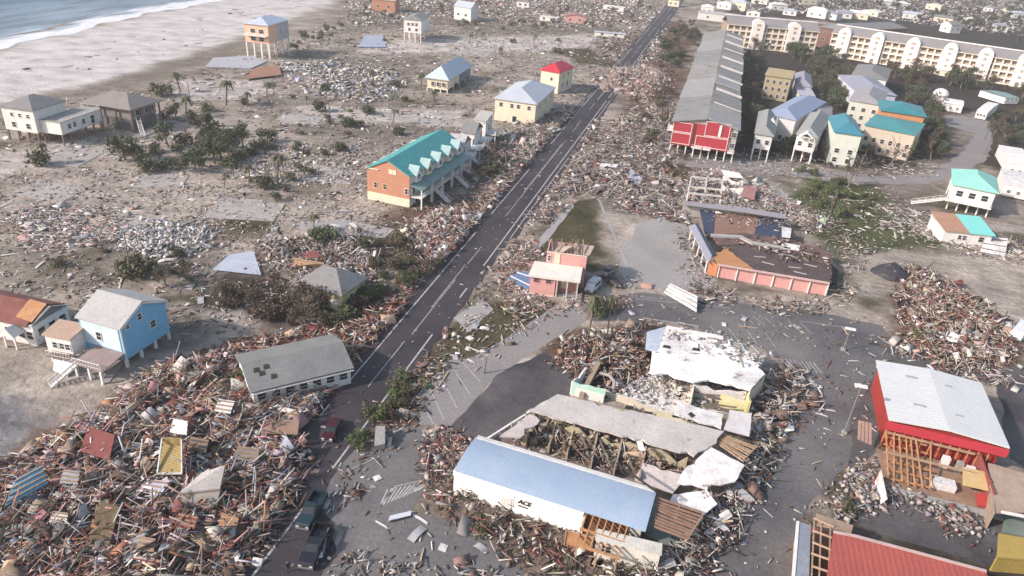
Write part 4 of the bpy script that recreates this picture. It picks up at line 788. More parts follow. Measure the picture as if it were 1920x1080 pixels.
for i in range(n2):
    y0, y1, e = -.3+(DD+.3)*i/n2, -.3+(DD+.3)*(i+1)/n2-.06, (.45 if i % 2 else -.1)+rr.uniform(-.15,.15); xo = rr.uniform(-.3,.9); h.part(MB().slab([(LL*.5+.02,y0,13.4+e),(LL+xo,y0,11.2+e),(LL+xo,y1,11.2+e),(LL*.5+.02,y1,13.4+e)], .5), 'roof_section', tones[(i*2+1) % 3])
for i in range(8):
    y = DD*(.10+.115*i)
    b = MB(); b.slab([(LL*.55,y,14.1),(LL+.5,y,12.0),(LL+.5,y+.35,12.0),(LL*.55,y+.35,14.1)], .9); h.part(b, 'party_wall', mat('pale_parapet',(.60,.56,.54)))
    if i % 3 == 1:
        b = MB(); b.slab([(LL*.60,y+1.5,13.3),(LL*.9,y+1.5,12.5),(LL*.9,y+6,12.5),(LL*.60,y+6,13.3)], .9); h.part(b, 'raised_roof', greyroof)
for x0, x1, z0, z1 in ((0,.30,7.6,10.6),(0,.30,3.8,7.2),(.38,.88,3.8,7.2),(.50,.88,7.6,12.1)):
    b = MB(); t = .22
    b.box(LL*x0,-.15,z0,LL*x1,-.02,z0+t); b.box(LL*x0,-.15,z1,LL*x1,-.02,z1+t); b.box(LL*x0,-.15,z0+t,LL*x0+t,-.02,z1); b.box(LL*x1-t,-.15,z0+t,LL*x1,-.02,z1); h.part(b, 'trim', mat('pink_white_trim',(.78,.62,.60)))
h.box('upper_front', redwall, LL*.5, -.02, 11.02, LL*.88, .3, 12.3); h.box('recess_shade', mat('shaded_red',(.16,.03,.03)), LL*.315, -.06, 3.6, LL*.365, -.01, 10.8)  # flat darker red strip: shade of a recess painted on the front
h.box('downpipe', white, LL*.71, -.3, 7.9, LL*.75, -.16, 11.6); h.wins('f', [LL*.93,LL*.97], 8.4, w=.7, h=1.4); h.wins('f', [LL*.93,LL*.97], 5.0, w=.7, h=1.4)
for i in range(9): h.box('post', white, LL*(i/8)*.985, .2, 0, LL*(i/8)*.985+.35, .55, 3.38)
for i in range(4): h.box('garage_post', oldwood, LL*(.1+.25*i), 5, 0, LL*(.1+.25*i)+.4, 5.4, 3.38)
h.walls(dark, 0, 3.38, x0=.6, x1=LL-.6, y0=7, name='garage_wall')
for x0, x1 in ((.34,.5),(.52,.64),(.9,1.0)): h.box('balcony', white, LL*x0, -2.0, 3.5, LL*x1, -.2, 3.7); h.rail([(LL*x0,-1.95),(LL*x1,-1.95)], 3.7)
h.box('balcony', white, -1.8, 1, 7.3, -.05, 8, 7.5); h.rail([(-1.7,1),(-1.7,8)], 7.5)

# --- cottages behind the side road
palew = mat('pale_grey_paint',(.62,.61,.60),(.56,.55,.54),.5)
def cottage(label, A, B, C, z, wallm, roofm, floor=3.0, kind='hip', rise=2.2, nx=3, porch=False, wf=2, oh=.5, ridge=None, stair=False, rows=1):
    h = House('cottage', label, A, B, C, z, cat='cottage')
    h.walls(wallm, floor, gable=(ridge if kind in ('gx','gy') else None), rise=rise)
    h.roof(roofm, kind, rise, oh)
    if floor > .5: h.stilts(white, floor, nx=nx, ny=3, w=.4)
    n = wf
    for r in range(rows):
        zz = floor+1.0+r*3.0
        if zz+1.6 > z: break
        h.wins('f', [h.L*(i+.5)/n for i in range(n)], zz, w=min(1.4, h.L/n*.45), h=1.4)
        h.wins('l', [h.D*.25,h.D*.6], zz, w=1.1, h=1.3); h.wins('r', [h.D*.25,h.D*.6], zz, w=1.1, h=1.3)
    if porch:
        h.box('balcony', white, .1, -2.0, floor-.15, h.L-.1, -.02, floor+.05); h.rail([(.1,-1.95),(h.L-.1,-1.95)], floor+.05)
        for x in (.2, h.L-.5): h.box('porch_post', white, x, -1.9, 0, x+.3, -1.6, floor-.16)
    if stair: h.stairs((h.L*.9,-5.5,0),(h.L*.3,-2.2,floor))
    return h
cottage('yellow balconied villa behind the cottages, nearest the hotel', (1436,141), (1484,148), (1480,133), 10, mat('ochre_wall',(.36,.29,.18),(.44,.37,.26),.5), mat('tan_tower_roof',(.45,.36,.20)), floor=0, kind='flat', wf=4, rows=4)
cottage('small grey roofed cottage between yellow villa and tall houses', (1492,160), (1521,164), (1512,141), 6, palew, mat('mauve_shingle',(.30,.29,.33),(.24,.23,.27),.3), floor=0)
cottage('shed with pale lavender roof below the small grey cottage', (1500,178), (1527,181), (1524,168), 4.5, palew, mat('pale_lavender_roof',(.45,.44,.48)), floor=0, kind='shed', rise=.8)
cottage('uppermost of the tall stacked houses, with plain grey roof', (1598,141), (1662,151), (1660,129), 8, white, greyroof, floor=0, wf=4, rows=2)
cottage('tall white house with lilac grey roof among the stacked houses', (1606,172), (1680,180), (1672,152), 8.5, mat('pale_lilac_wall',(.62,.62,.68)), mat('slate_lilac_roof',(.26,.27,.33),(.31,.32,.37),.3), floor=0, wf=4, rows=2)
cottage('tall pale green house with grey roof and dark balconies', (1594,188), (1652,198), (1690,178), 10.5, mat('celery_wall',(.50,.52,.45),(.56,.57,.51),.5), mat('grey_lilac_shingle',(.32,.31,.32)), floor=0, kind='hip', wf=3, rows=3)
cottage('orange walled house with teal roof behind the cream one', (1653,207), (1734,219), (1734,202), 11, mat('terracotta_wall',(.50,.21,.10),(.56,.27,.15),.5), mat('deep_teal_roof',(.04,.20,.23),(.06,.24,.26),.4,rough=.45), floor=0, wf=5, oh=.7)
cottage('big cream house with teal hip roof on the cottage row', (1623,235), (1716,254), (1722,231), 9, mat('peach_cream_wall',(.60,.51,.41),(.52,.43,.34),.35), mat('mid_teal_roof',(.06,.25,.25),(.08,.28,.28),.4,rough=.45), floor=0, wf=6, rise=1.1, rows=2)
cottage('narrow pale green cottage with rounded teal roof', (1566,248), (1616,255), (1614,228), 10.5, mat('pale_green_wall',(.58,.61,.52),(.66,.67,.61),.4), mat('bright_teal_roof',(.055,.22,.28),(.05,.19,.26),.5,rough=.45), floor=0, wf=2, rise=2.8, rows=2)
cottage('wide lilac blue roofed house behind the two white cottages', (1436,214), (1492,226), (1486,180), 8.5, palew, lilac, floor=0, rise=2.4, wf=4)
cottage('house with low mauve grey roof right of the lilac roof', (1504,214), (1556,222), (1550,200), 6.5, mat('navy_wall',(.10,.10,.16)), mat('mauve_grey_roof',(.33,.31,.33)), floor=0, rise=1.8, oh=.9)
cottage('flat white carport between porch cottage and teal roofs', (1534,240), (1563,246), (1562,234), 5.5, mat('navy_wall',(.10,.10,.16)), mat('white_carport_roof',(.60,.60,.68)), floor=0, kind='flat', rise=0, oh=.4)
h = cottage('white stilt cottage with plain grey roof, nearest the red terrace', (1417,251), (1449,256), (1456,216), 8.2, palew, mat('olive_grey_shingle',(.29,.29,.275),(.24,.24,.23),.3), floor=4.2, porch=True)
b = MB(); b.extrude([(h.L*.55,8.2),(h.L*1.2,8.2),(h.L*.87,10.4)], h.D*.5, h.D*.56, 'y'); b.box(h.L*.55,h.D*.5,4.2,h.L*1.2,h.D*.97,8.19); h.part(b, 'side_gable', white); h.wins('f', [h.L*.78,h.L*.98], 8.3, w=.6, h=.7, y0=h.D*.5)
h = cottage('white stilt cottage with tall double porch and small front gable', (1495,252), (1532,259), (1534,216), 8.6, white, mat('sage_grey_shingle',(.30,.31,.30),(.25,.26,.25),.3), floor=4.2, porch=True, stair=False)
b = MB(); b.extrude([(h.L*.1,8.6),(h.L*.9,8.6),(h.L*.5,10.4)], -2.2, 1.5, 'y'); h.part(b, 'front_gable', white); b = MB(); b.extrude([(h.L*.25,8.9),(h.L*.75,8.9),(h.L*.5,9.9)], -2.26, -2.205, 'y'); h.part(b, 'gable_vent', glass)
for x in (.3,h.L*.35,h.L*.65,h.L-.5): h.box('porch_column', white, x, -2.1, 4.3, x+.2, -1.9, 8.55)

# --- houses on the right
h = House('stilt_house', 'white stilt house with mint green roof and a long outside stair', (1789,346), (1868,362), (1868,335), 7.4)
h.walls(white, 3.2); h.roof(mat('mint_metal_roof', (.24,.56,.47), (.30,.60,.52), .4, rough=.5), 'hip', 2.6, .7); h.stilts(white, 3.2, nx=5, ny=3)
h.wins('f', [h.L*.2,h.L*.5,h.L*.8], 4.4, w=1.6, h=1.6); h.wins('l', [h.D*.3,h.D*.7], 4.6); h.stairs((-9,-1.5,0),(-1,-1.2,3.2),w=1.6); h.box('balcony', white, -1, -2.2, 3.0, h.L, -.02, 3.18); h.rail([(-1,-2.1),(h.L,-2.1)], 3.2)
h = House('house', 'tiny white house with half tan and half turquoise roof', (1772,431), (1862,441), (1860,418), 3.4)
h.walls(white, 0); LL=h.L; b=MB(); b.slab([(-.4,-.5,3.5),(LL*.5,-.5,3.5),(LL*.5,h.D+.4,4.7),(-.4,h.D+.4,4.7)],.2); h.part(b,'roof',mat('rust_tan_roof',(.38,.20,.13),(.44,.27,.19),.6)); b=MB(); b.slab([(LL*.5+.02,-.5,3.5),(LL+.5,-.5,3.5),(LL+.5,h.D+.4,4.7),(LL*.5+.02,h.D+.4,4.7)],.2); h.part(b,'roof',mat('turquoise_roof',(.20,.62,.55),(.25,.62,.57),.5,rough=.5))
h.box('gable_end',white,0,h.D-.3,3.42,LL,h.D-.05,4.4); h.wins('f',[LL*.35,LL*.45],1.3,w=.9,h=1.1); h.wins('f',[LL*.8],1.2,w=1.3,h=1.3)
for lb, A, B, C, z, rf in (('white caravan parked near the round tank, tilted roof', (1764,192), (1806,199), (1806,189), 3.6, white), ('white caravan right of the first, its roof furrowed', (1832,207), (1852,211), (1868,194), 3.6, white), ('grey green boat shed behind the two caravans', (1886,184), (1912,184), (1908,170), 3.2, tealdull),
      ('white flat roofed shed at the right edge below the caravans', (1893,306), (1940,314), (1940,283), 4.2, white), ('white broken trailer at the right edge beside mint roof', (1884,345), (1945,357), (1940,328), 4.0, sheetwhite)):
    h = House('caravan' if 'caravan' in lb or 'trailer' in lb else 'shed', lb, A, B, C, z, cat='caravan' if 'caravan' in lb or 'trailer' in lb else 'shed'); h.walls(white, .4); h.roof(rf, 'gx', .5, .15, th=.12); h.wins('f', [h.L*.2,h.L*.5,h.L*.8], 1.6, w=.9, h=.8); b=MB()
    for x in (h.L*.3,h.L*.7): b.tube((x,.2,.35),(x,h.D-.2,.35),.35,.35,10)
    h.part(b,'wheel',dark)
# round tank
c = W(1757,197); r = empty('water_tank', (c[0], c[1], 0)); tag(r, 'round white domed tank standing beside the caravans', 'tank')
b = MB(); b.tube((0,0,0),(0,0,5),3.2,3.2,20); b.build('tank_wall', mat('dull_tank',(.34,.33,.31)), r); b = MB(); z0=5.01
for i in range(5): a=i*pi/10; a2=(i+1)*pi/10; b.tube((0,0,z0+2.6*sin(a)),(0,0,z0+2.6*sin(a2)),3.3*cos(a),3.3*cos(a2)+.01,20)
b.build('dome', white, r)

# --- the hotel: two wings, each floor opened by dark balconies
def hotel_wing(label, A, B, depth, domes, bays):
    h = House('hotel_wing', label, A, B, B, 13, cat='hotel', depth=depth); L, D = h.L, h.D
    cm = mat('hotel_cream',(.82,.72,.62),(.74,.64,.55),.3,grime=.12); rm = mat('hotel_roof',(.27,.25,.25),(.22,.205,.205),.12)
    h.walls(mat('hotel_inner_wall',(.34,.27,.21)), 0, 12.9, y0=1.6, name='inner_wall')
    # facade: floor bands and piers in front of the recessed wall
    b = MB(); nf = 4; fh = 13/nf
    for k in range(nf+1): b.box(0, 0, max(0, k*fh-.45), L, 1.58, k*fh+.45 if k < nf else 13)
    n = int(L/3.7)
    for i in range(n+1): x = L*i/n; b.box(max(0, x-.42), .01, .45, min(L, x+.42), 1.57, 12.5)
    h.part(b, 'facade', cm)
    for i in range(n):
        for k in range(nf):
            x = L*(i+.5)/n
            if any(abs(x-L*d) < 3.6 for d in domes): continue
            if i == 0 and k == 0 or True:
                if 'rl' not in MATS:
                    bb = MB(); bb.box(-1.35,.02,.47,1.35,.1,.62); bb.box(-1.35,.02,1.1,1.35,.1,1.2)
                    for q in range(7): bb.box(-1.3+q*.43,.03,.62,-1.25+q*.43,.08,1.1)
                    me = bb.build('balcony_rail', cream); MATS['rl'] = me.data; bpy.data.objects.remove(me)
                o = bpy.data.objects.new('balcony_rail', MATS['rl']); COL.objects.link(o); o.parent = h.root; o.location = (x, -.02, k*fh)
    # roof: mansard slope and long ridge
    b = MB(); b.slab([(-.5,-.6,13.1),(L+.5,-.6,13.1),(L+.5,D*.5,17.0),(-.5,D*.5,17.0)], .3); b.slab([(-.5,D*.5+.02,17.0),(L+.5,D*.5+.02,17.0),(L+.5,D+.6,13.1),(-.5,D+.6,13.1)], .3); h.part(b, 'roof', rm)
    h.box('roof_ridge', white, -.5, D*.5-.8, 16.9, L+.5, D*.5+.8, 17.35); h.box('eave', cream, -.5, -.75, 12.75, L+.5, -.61, 13.15)
    for d in domes:
        x = L*d; b = MB(); seg = 14; R = 3.5; n0 = len(b.v)
        prof = [(-R,0),(R,0),(R,13.6)]+[(R*cos(pi*i/seg), 13.6+R*.95*sin(pi*i/seg)) for i in range(1, seg)]+[(-R,13.6)]
        b.extrude([(x+u, z) for u, z in prof], -1.7, 4.5, 'y'); t = h.part(b, 'gabled_bay', mat('hotel_bay',(.88,.80,.73),(.82,.73,.66),.3,grime=.1))
        for k in range(1, 4): h.part(MB().box(x-.8,-1.78,k*3.25+1.0,x+.8,-1.705,k*3.25+2.5), 'window', mat('bay_window',(.42,.36,.31)), t)
        h.part(MB().box(x-1.2,-1.78,13.4,x+1.2,-1.705,14.6), 'window', mat('bay_window',(.42,.36,.31)), t)
        h.part(MB().box(x-1.0,-1.78,.05,x+1.0,-1.705,2.5), 'door', mat('bay_door',(.25,.2,.17)), t)
    return h
hotel_wing('left wing of the long cream hotel, the shorter one with two round bays', (1366,45), (1536,60), 20, (.33,.73), 0)
hotel_wing('right wing of the long cream hotel, running out of the frame', (1561,62), (1990,126), 20, (.062,.22,.385,.55,.70,.86), 0)
h = House('hotel_link', 'dark brown link block under a grey roof joining the hotel wings', (1538,50), (1577,58), (1575,30), 12, cat='hotel link'); h.walls(mat('brown_link_wall',(.16,.085,.07),(.22,.12,.10),.4), 0); h.roof(greyroof, 'hip', 3, .6); h.wins('f', [h.L*.3,h.L*.7], 8.5, w=1.6, h=1.4, frame=cream); h.wins('f', [h.L*.3,h.L*.7], 4.5, w=1.6, h=1.4, frame=cream)
b = MB(); b.box(0,0,0,1,1,1)
h = House('pool_terrace', 'low white pool terrace building in front of the right hotel wing', (1722,124), (1800,137), (1790,128), 3.0, cat='pool house'); h.walls(cream, 0); h.roof(white, 'flat', 0, .4); h.wins('f',[h.L*.2,h.L*.5,h.L*.8],.8,w=1.6,h=1.4)

# --- distant houses, each a small one with roof and openings
far_specs = [ # label, pixel of its middle base, w, d, h, wall, roof, kind
 ('orange brown gutted house at the top of the frame, left', 718, 22, 15, 12, 7, brick, membrane, 'gx'),
 ('white gutted house near the top edge with one gable left', 868, 38, 12, 9, 8, white, silver, 'gx'),
 ('low pink walled wreck right of the top centre', 1078, 44, 14, 8, 4, pink, mat('rust_pink_roof',(.40,.20,.18)), 'gy'),
 ('small white shed beside the low pink wreck', 1028, 40, 12, 5, 2.6, white, sheetwhite, 'flat'),
 ('long white trailer lying beyond the pink wreck', 1150, 20, 16, 5, 3, white, white, 'flat'),
 ('white cottage beyond the dune, far top', 980, 14, 9, 8, 4, white, greyroof, 'hip'),
 ('long white roofed trailer across the cleared lots', 1142, 70, 18, 4, 2.2, white, silver, 'flat'),
 ('broad flat grey roof just inland of the road, far top', 1345, 40, 30, 14, 5, palew, membrane, 'flat'),
 ('little cottage right of the flat grey roof, far top', 1262, 12, 9, 7, 5, cream, greyroof, 'hip')]
for i in range(24):
    t = i/23; rr = random.Random(i*7+3)
    far_specs.append((None, 1330+590*t+rr.uniform(-10,10), (rr.choice([8,20,30])+t*(20 if i%3 else 48)-4), rr.uniform(9,16), rr.uniform(7,11), rr.uniform(3.5,6.5), rr.choice([white,palew,cream,white]), rr.choice([silver,greyroof,sheetwhite,mat('slate_lilac_roof',(.26,.27,.33)),white]), rr.choice(['hip','gx','gy'])))
for i in range(9):
    rr = random.Random(i*5+1); far_specs.append((None, 1590+rr.uniform(0,300), -6-rr.uniform(0,8), 12, 9, 5, white, silver, 'hip'))
for i, (lb, x, y, w_, d_, hh, wm, rm_, kd) in enumerate(far_specs):
    c = W(x, y); rot = random.Random(i).uniform(-.25,.25)+(0 if lb else random.Random(i+9).choice([0,.5,-.4]))
    h = House.__new__(House); h.L, h.D, h.z = w_, d_, hh; h.root = empty('far_house', (c[0]-w_/2, c[1], 0), rot)
    tag(h.root, lb or 'small pale house among the trees beyond the hotel', 'house', None if lb else 'houses among the trees beyond the hotel')
    h.walls(wm, 0, gable={'gx':'x','gy':'y'}.get(kd), rise=hh*.35); h.roof(rm_, kd, hh*.35, .4); h.wins('f', [w_*.25,w_*.7], hh*.35, w=1.6, h=1.3); h.win('l', d_*.5, hh*.35, w=1.4, h=1.3)
# ------------------------------------------------------------------ ruined commercial blocks, laid out in world coordinates from ground or roof corners
RAGGED = ('roof', 'roof_panel', 'sheathing', 'bare_deck', 'coral_roof', 'roof_upper', 'floor')
class Ruin:
    def __init__(s, name, label, at, cat='ruin', group=None):
        c = W(*at); s.o = Vector((c[0], c[1], 0)); s.root = empty(name, s.o); tag(s.root, label, cat, group)
    def P(s, x, y, z): return Vector(W(x, y, z))-s.o
    def slab(s, name, pts, z, th, m, sub=None):
        zs = z if isinstance(z, (list, tuple)) else [z]*len(pts)
        Q = [s.P(x, y, zz) for (x, y), zz in zip(pts, zs)]
        if name in RAGGED:      # splintered outline instead of a clean cut
            rg = random.Random(len(name)+int(abs(pts[0][0]))); R = []
            for i, a in enumerate(Q):
                c = Q[(i+1) % len(Q)]; k = max(1, int((c-a).length/.9)); n_ = Vector((-(c-a).y, (c-a).x, 0)).normalized()
                for j in range(k): R.append(a.lerp(c, j/k)+(n_*rg.choice([rg.uniform(-.12,.12), rg.uniform(-.12,.12), rg.uniform(-.7,.3)]) if j else Vector()))
            Q = R
        b = MB(); b.slab(Q, th)
        o = b.build(name, m, s.root)
        if len(Q) > 4:
            import bmesh
            bm = bmesh.new(); bm.from_mesh(o.data); bmesh.ops.triangulate(bm, faces=[f for f in bm.faces if len(f.verts) > 4]); bm.to_mesh(o.data); bm.free()
        return o
    def wall(s, name, p, q, z, h, m, th=.25, rag=0, seed=0):
        """wall whose top edge runs between pixels p and q at height z; h tall; rag breaks its top"""
        a = s.P(*p, z); c = s.P(*q, z); d = (c-a); L = d.length; u = d/L; n = Vector((-u.y, u.x, 0))*th; rg = random.Random(seed+int(L*10)); k = max(1, int(L/1.2)) if rag else 1
        top = []
        for i in range(k+1):
            t = i/k; top.append(a+d*t+Vector((0,0,-rg.uniform(0,rag) if rag and 0 < i < k else 0)))
        b = MB(); n0 = len(b.v)
        for p_ in top: b.v += [tuple(p_), tuple(p_+n), (p_.x, p_.y, z-h), (p_.x+n.x, p_.y+n.y, z-h)]
        for i in range(k):
            j = n0+i*4; b.f += [(j,j+4,j+5,j+1),(j,j+2,j+6,j+4),(j+1,j+5,j+7,j+3)]; b.m += [0]*3
        e = n0+k*4; b.f += [(n0,n0+1,n0+3,n0+2),(e,e+2,e+3,e+1)]; b.m += [0,0]
        return b.build(name, m, s.root)
    def opening(s, name, p, q, z, h, m, off=.04):
        a = s.P(*p, z); c = s.P(*q, z); u = (c-a).normalized(); n = Vector((u.y, -u.x, 0)); b = MB()
        b.slab([a+n*off, c+n*off, c-n*.02, a-n*.02], h); return b.build(name, m, s.root)
    def rafters(s, name, a0, a1, b0, b1, n, z, m, w=.14, hh=.22, jit=.12, seed=0):
        """n bars, bar i joins a point between a0..a1 to a point between b0..b1"""
        rg = random.Random(seed+n)
        for i in range(n):
            t = i/(n-1); z0, z1 = z if isinstance(z, tuple) else (z, z)
            p = s.P(a0[0]+(a1[0]-a0[0])*t, a0[1]+(a1[1]-a0[1])*t, z0); q = s.P(b0[0]+(b1[0]-b0[0])*t, b0[1]+(b1[1]-b0[1])*t, z1)
            j = lambda: Vector((rg.uniform(-1,1), rg.uniform(-1,1), rg.uniform(-.6,.4)))*jit
            b = MB(); b.beam(p+j(), q+j(), w, hh); b.build(name, m, s.root)
    def bar(s, name, p, zp, q, zq, w, h, m): b = MB(); b.beam(s.P(*p, zp), s.P(*q, zq), w, h); return b.build(name, m, s.root)

# the store with the long pale blue roof
h = House('store', 'long white fronted store with pale blue roof and black letters', (856,882), (1207,994), (896,825), 3.6, cat='store')
LL, DD = h.L, h.D; sw = mat('store_white', (.86,.83,.78), (.80,.76,.70), .3, grime=.1)
fr = .70*LL
h.walls(mat('store_shell',(.60,.57,.53)), 0, 3.55, x1=LL-.3, y0=.5); h.roof(bluemetal, 'barrel', .4, .25, z=3.6, th=.12)
b = MB(); b.slab([(-.2,-.75,3.62),(fr,-.75,3.62),(fr,-.3,3.66),(-.2,-.3,3.66)], .28); h.part(b, 'fascia', sw)
b = MB(); b.box(-.1,-.55,.0,fr,.48,3.3); h.part(b, 'front_wall', sw)
h.box('end_trim', sw, -.32, -.3, 3.3, -.05, DD+.2, 3.72); h.box('flashing', mat('pale_flashing',(.62,.60,.57)), 0, DD+.02, 3.3, LL, DD+.55, 4.0)
h.box('sign_panel', white, LL*.262, -.62, .9, LL*.335, -.56, 3.1); h.box('door', mat('pale_door',(.66,.64,.60)), LL*.27, -.68, .1, LL*.325, -.63, 2.4)
def letters(body, size, loc, bold, parent, m=None):
    cu = bpy.data.curves.new('lettering', 'FONT'); cu.body = body; cu.size = size; cu.extrude = .02; cu.offset = bold; cu.shear = .2; cu.space_character = .95
    t = bpy.data.objects.new('lettering', cu); COL.objects.link(t); me = bpy.data.meshes.new_from_object(t.evaluated_get(bpy.context.evaluated_depsgraph_get())); bpy.data.objects.remove(t)
    me.materials.clear(); me.materials.append(m or dark); o = bpy.data.objects.new('lettering', me); COL.objects.link(o); o.parent = parent; o.location = loc; o.rotation_euler = (pi/2, 0, 0); return o
letters('ACE', .95, (LL*.357, -.60, 2.05), .035, h.root); letters('Hardware', .34, (LL*.36, -.60, 1.55), .012, h.root)
# torn-open bay at the east end of the front
h.box('bay_floor', oldwood, fr+.2, -5.2, .02, LL*.93, .45, .2); b = MB(); b.box(fr+.02,-.5,0,fr+.2,.45,3.4); h.part(b,'end_wall',sw)
for i in range(7): x = fr+.3+(LL*.92-fr-.3)*i/6; h.part(MB().beam((x,-4.6,2.7),(x,.4,3.3),.16,.3), 'rafter', orangewood)
for yy in (-4.7,-2.4): h.part(MB().beam((fr+.1,yy,2.72 if yy<-4 else 3.0),(LL*.93,yy,2.72 if yy<-4 else 3.0),.2,.3), 'joist', orangewood)
h.box('bay_back', mat('brown_room',(.22,.10,.06)), fr+.3, .2, .2, LL*.92, .46, 3.2); h.box('ceiling_lamp', white, fr+2, -2.6, 2.5, fr+4.6, -2.2, 2.6)
for x in (fr+.4, (fr+LL*.93)/2, LL*.91): h.part(MB().box(x,-4.9,0,x+.2,-4.7,2.7), 'post', wood)
# small white building in front of the store's broken end
h = House('outbuilding', 'low white walled outbuilding in front of the broken store bay', (1118,1012), (1238,1040), (1236,1003), 3.0, cat='outbuilding')
LL, DD = h.L, h.D; h.walls(mat('off_white_block',(.72,.69,.60),(.62,.58,.50),.5), 0, 3.0, y1=DD*.5); h.roof(mat('dirty_cream_roof',(.60,.57,.50),(.40,.36,.31),.5,mixw=(.45,.75)), 'flat', 0, .15, y1=DD*.5, th=.12)
h.win('f', LL*.18, 1.4, w=1.1, h=1.0); h.box('plywood_wall', orangewood, -3.6, .3, 0, -.3, .5, 2.9); h.box('post', wood, -3.8, .2, 0, -3.62, .5, 3.0); h.box('fallen_door', white, -.2, -1.6, .05, 1.3, -.3, .2)

# collapsed market between the store and the big white ruin
r = Ruin('market_hall', 'collapsed tan market hall with long pale roof strip and open rooms', (1150,850), cat='market')
r.slab('roof', [(993,769),(1045,739),(1358,808),(1333,836),(1301,855)], [3.6,4.2,4.2,3.8,3.6], .3, membrane)
r.slab('roof_panel', [(936,818),(993,776),(1012,788),(975,821)], [3.3,3.6,3.7,3.4], .2, mat('pinkish_membrane',(.52,.46,.43)))
r.wall('back_wall', (1046,742), (1356,811), 3.7, 3.7, mat('tan_block',(.46,.40,.28),(.36,.31,.22),.5))
r.wall('partition', (985,775), (1290,858), 2.2, 2.2, mat('tan_block',(.46,.40,.28)), rag=1.6, seed=2)
r.wall('partition', (1010,800), (1240,868), 1.6, 1.6, mat('fawn_board',(.40,.33,.26)), rag=1.3, seed=5)
for i, (p, q) in enumerate((((1000,775),(985,818)),((1040,790),(1028,832)),((1075,795),(1062,845)),((1120,805),(1108,862)),((1165,822),(1150,880)),((1210,836),(1198,892)))):
    r.wall('cross_wall', p, q, 2.0, 2.0, mat('yellowish_board',(.50,.44,.28),(.38,.31,.2),.7) if i < 3 else mat('fawn_board',(.40,.33,.26)), rag=1.2, seed=i)
r.slab('floor', [(940,825),(1010,785),(1300,860),(1250,915)], .14, .1, mat('dark_floor',(.12,.09,.08),(.2,.15,.12),.6))
r.rafters('fallen_joist', (1000,785), (1240,870), (1030,835), (1230,905), 15, (1.8,.9), oldwood, jit=1.3, seed=3)
r.slab('roof_panel', [(1331,837),(1396,872),(1378,903),(1326,917),(1270,905),(1283,880)], [3.6,3.4,3.0,2.6,2.4,3.0], .18, sheetwhite)
r.slab('roof_panel', [(1205,868),(1290,893),(1262,925),(1190,900)], [1.9,2.2,1.2,1.0], .15, mat('pinkish_membrane',(.52,.46,.43)))
r.slab('roof_panel', [(1262,927),(1325,918),(1345,945),(1320,965),(1255,940)], [1.4,2.4,2.2,1.8,1.4], .15, sheetwhite)
r.rafters('rafter', (1336,826), (1392,864), (1350,812), (1418,838), 2, 3.4, wood)
r.rafters('rafter', (1338,826), (1350,812), (1394,864), (1418,838), 8, 3.4, wood)
r.rafters('rafter', (1234,934), (1226,985), (1318,963), (1290,1012), 10, (3.4,3.0), mat('rusty_timber',(.34,.20,.14),(.22,.14,.1),1.2), w=.22)
r.rafters('purlin', (1234,934), (1318,963), (1226,985), (1288,1015), 3, (3.2,2.8), wood)
r.slab('green_floor', [(1222,940),(1300,968),(1270,1030),(1205,1000)], .2, .15, mat('dull_green_floor',(.14,.18,.15),(.22,.24,.2),.7))
r.bar('fallen_mast', (1156,868), 4.6, (1231,922), 4.9, .22, .22, dark); r.bar('fallen_gutter', (906,828), .5, (999,769), .8, .3, .3, white)
r.bar('black_gutter', (886,831), 3.0, (940,826), 3.0, .9, .2, dark); r.slab('loose_sheet', [(1193,826),(1203,824),(1210,845),(1199,844)], [3.2,3.3,3.6,3.4], .06, white)
r.bar('standing_post', (1352,889), 1.2, (1351,868), 3.0, .15, .15, oldwood)

# big ruined white building
r = Ruin('gutted_shop', 'big gutted white shop with bare white roof and a mint wall', (1250,730), cat='shop')
r.slab('roof', [(1247,618),(1352,638),(1410,662),(1414,672),(1434,701),(1407,731),(1330,712),(1300,716),(1240,700),(1222,703)], 4.2, .3, mat('chalky_roof', (.82,.79,.77), (.45,.42,.40), .16, mixw=(.5,.74), grime=.3, patch=((.30,.26,.23), .32, .62)))
r.slab('roof_edge', [(1250,610),(1356,630),(1356,636),(1248,616)], 4.5, .4, white); r.slab('back_eave', [(1356,637),(1412,660),(1415,655),(1358,633)], 4.2, .3, concrete)
r.wall('back_wall', (1250,616), (1434,668), 3.85, 3.85, white); r.wall('east_wall', (1407,733), (1436,702), 3.9, 3.9, mat('yellow_white_wall',(.66,.62,.46)), rag=.6)
r.slab('metal_awning', [(1213,622),(1250,612),(1238,660),(1210,655)], [3.0,3.6,3.6,3.0], .12, mat('blue_grey_sheet',(.42,.47,.55),(.30,.34,.42),.6,rough=.5)); r.slab('white_board', [(1223,660),(1238,662),(1226,702),(1218,700)], [2.6,3.4,3.0,2.4], .12, white)
r.slab('floor', [(1150,742),(1200,706),(1240,703),(1300,718),(1405,733),(1400,770),(1262,777),(1230,772)], .5, .45, mat('pale_slab', (.74,.70,.66), (.50,.44,.40), .22, mixw=(.5,.74), grime=.35))
r.wall('mint_wall', (1074,716), (1136,731), 2.6, 2.4, mint, rag=.3); r.wall('mint_base', (1071,725), (1133,741), 1.6, 1.6, white, th=.2)
r.wall('side_wall', (1074,716), (1100,690), 2.6, 2.6, white, rag=1.5)
r.slab('pit_floor', [(1085,712),(1110,692),(1150,712),(1134,728)], .3, .1, dark)
r.wall('partition', (1136,731), (1262,774), 1.4, 1.4, mat('cream_block',(.62,.57,.46)), rag=.5, seed=4); r.wall('front_wall', (1232,772), (1354,812), 3.0, 3.0, mat('ochre_white_block',(.58,.52,.34),(.66,.61,.48),.5), rag=.3, seed=8)
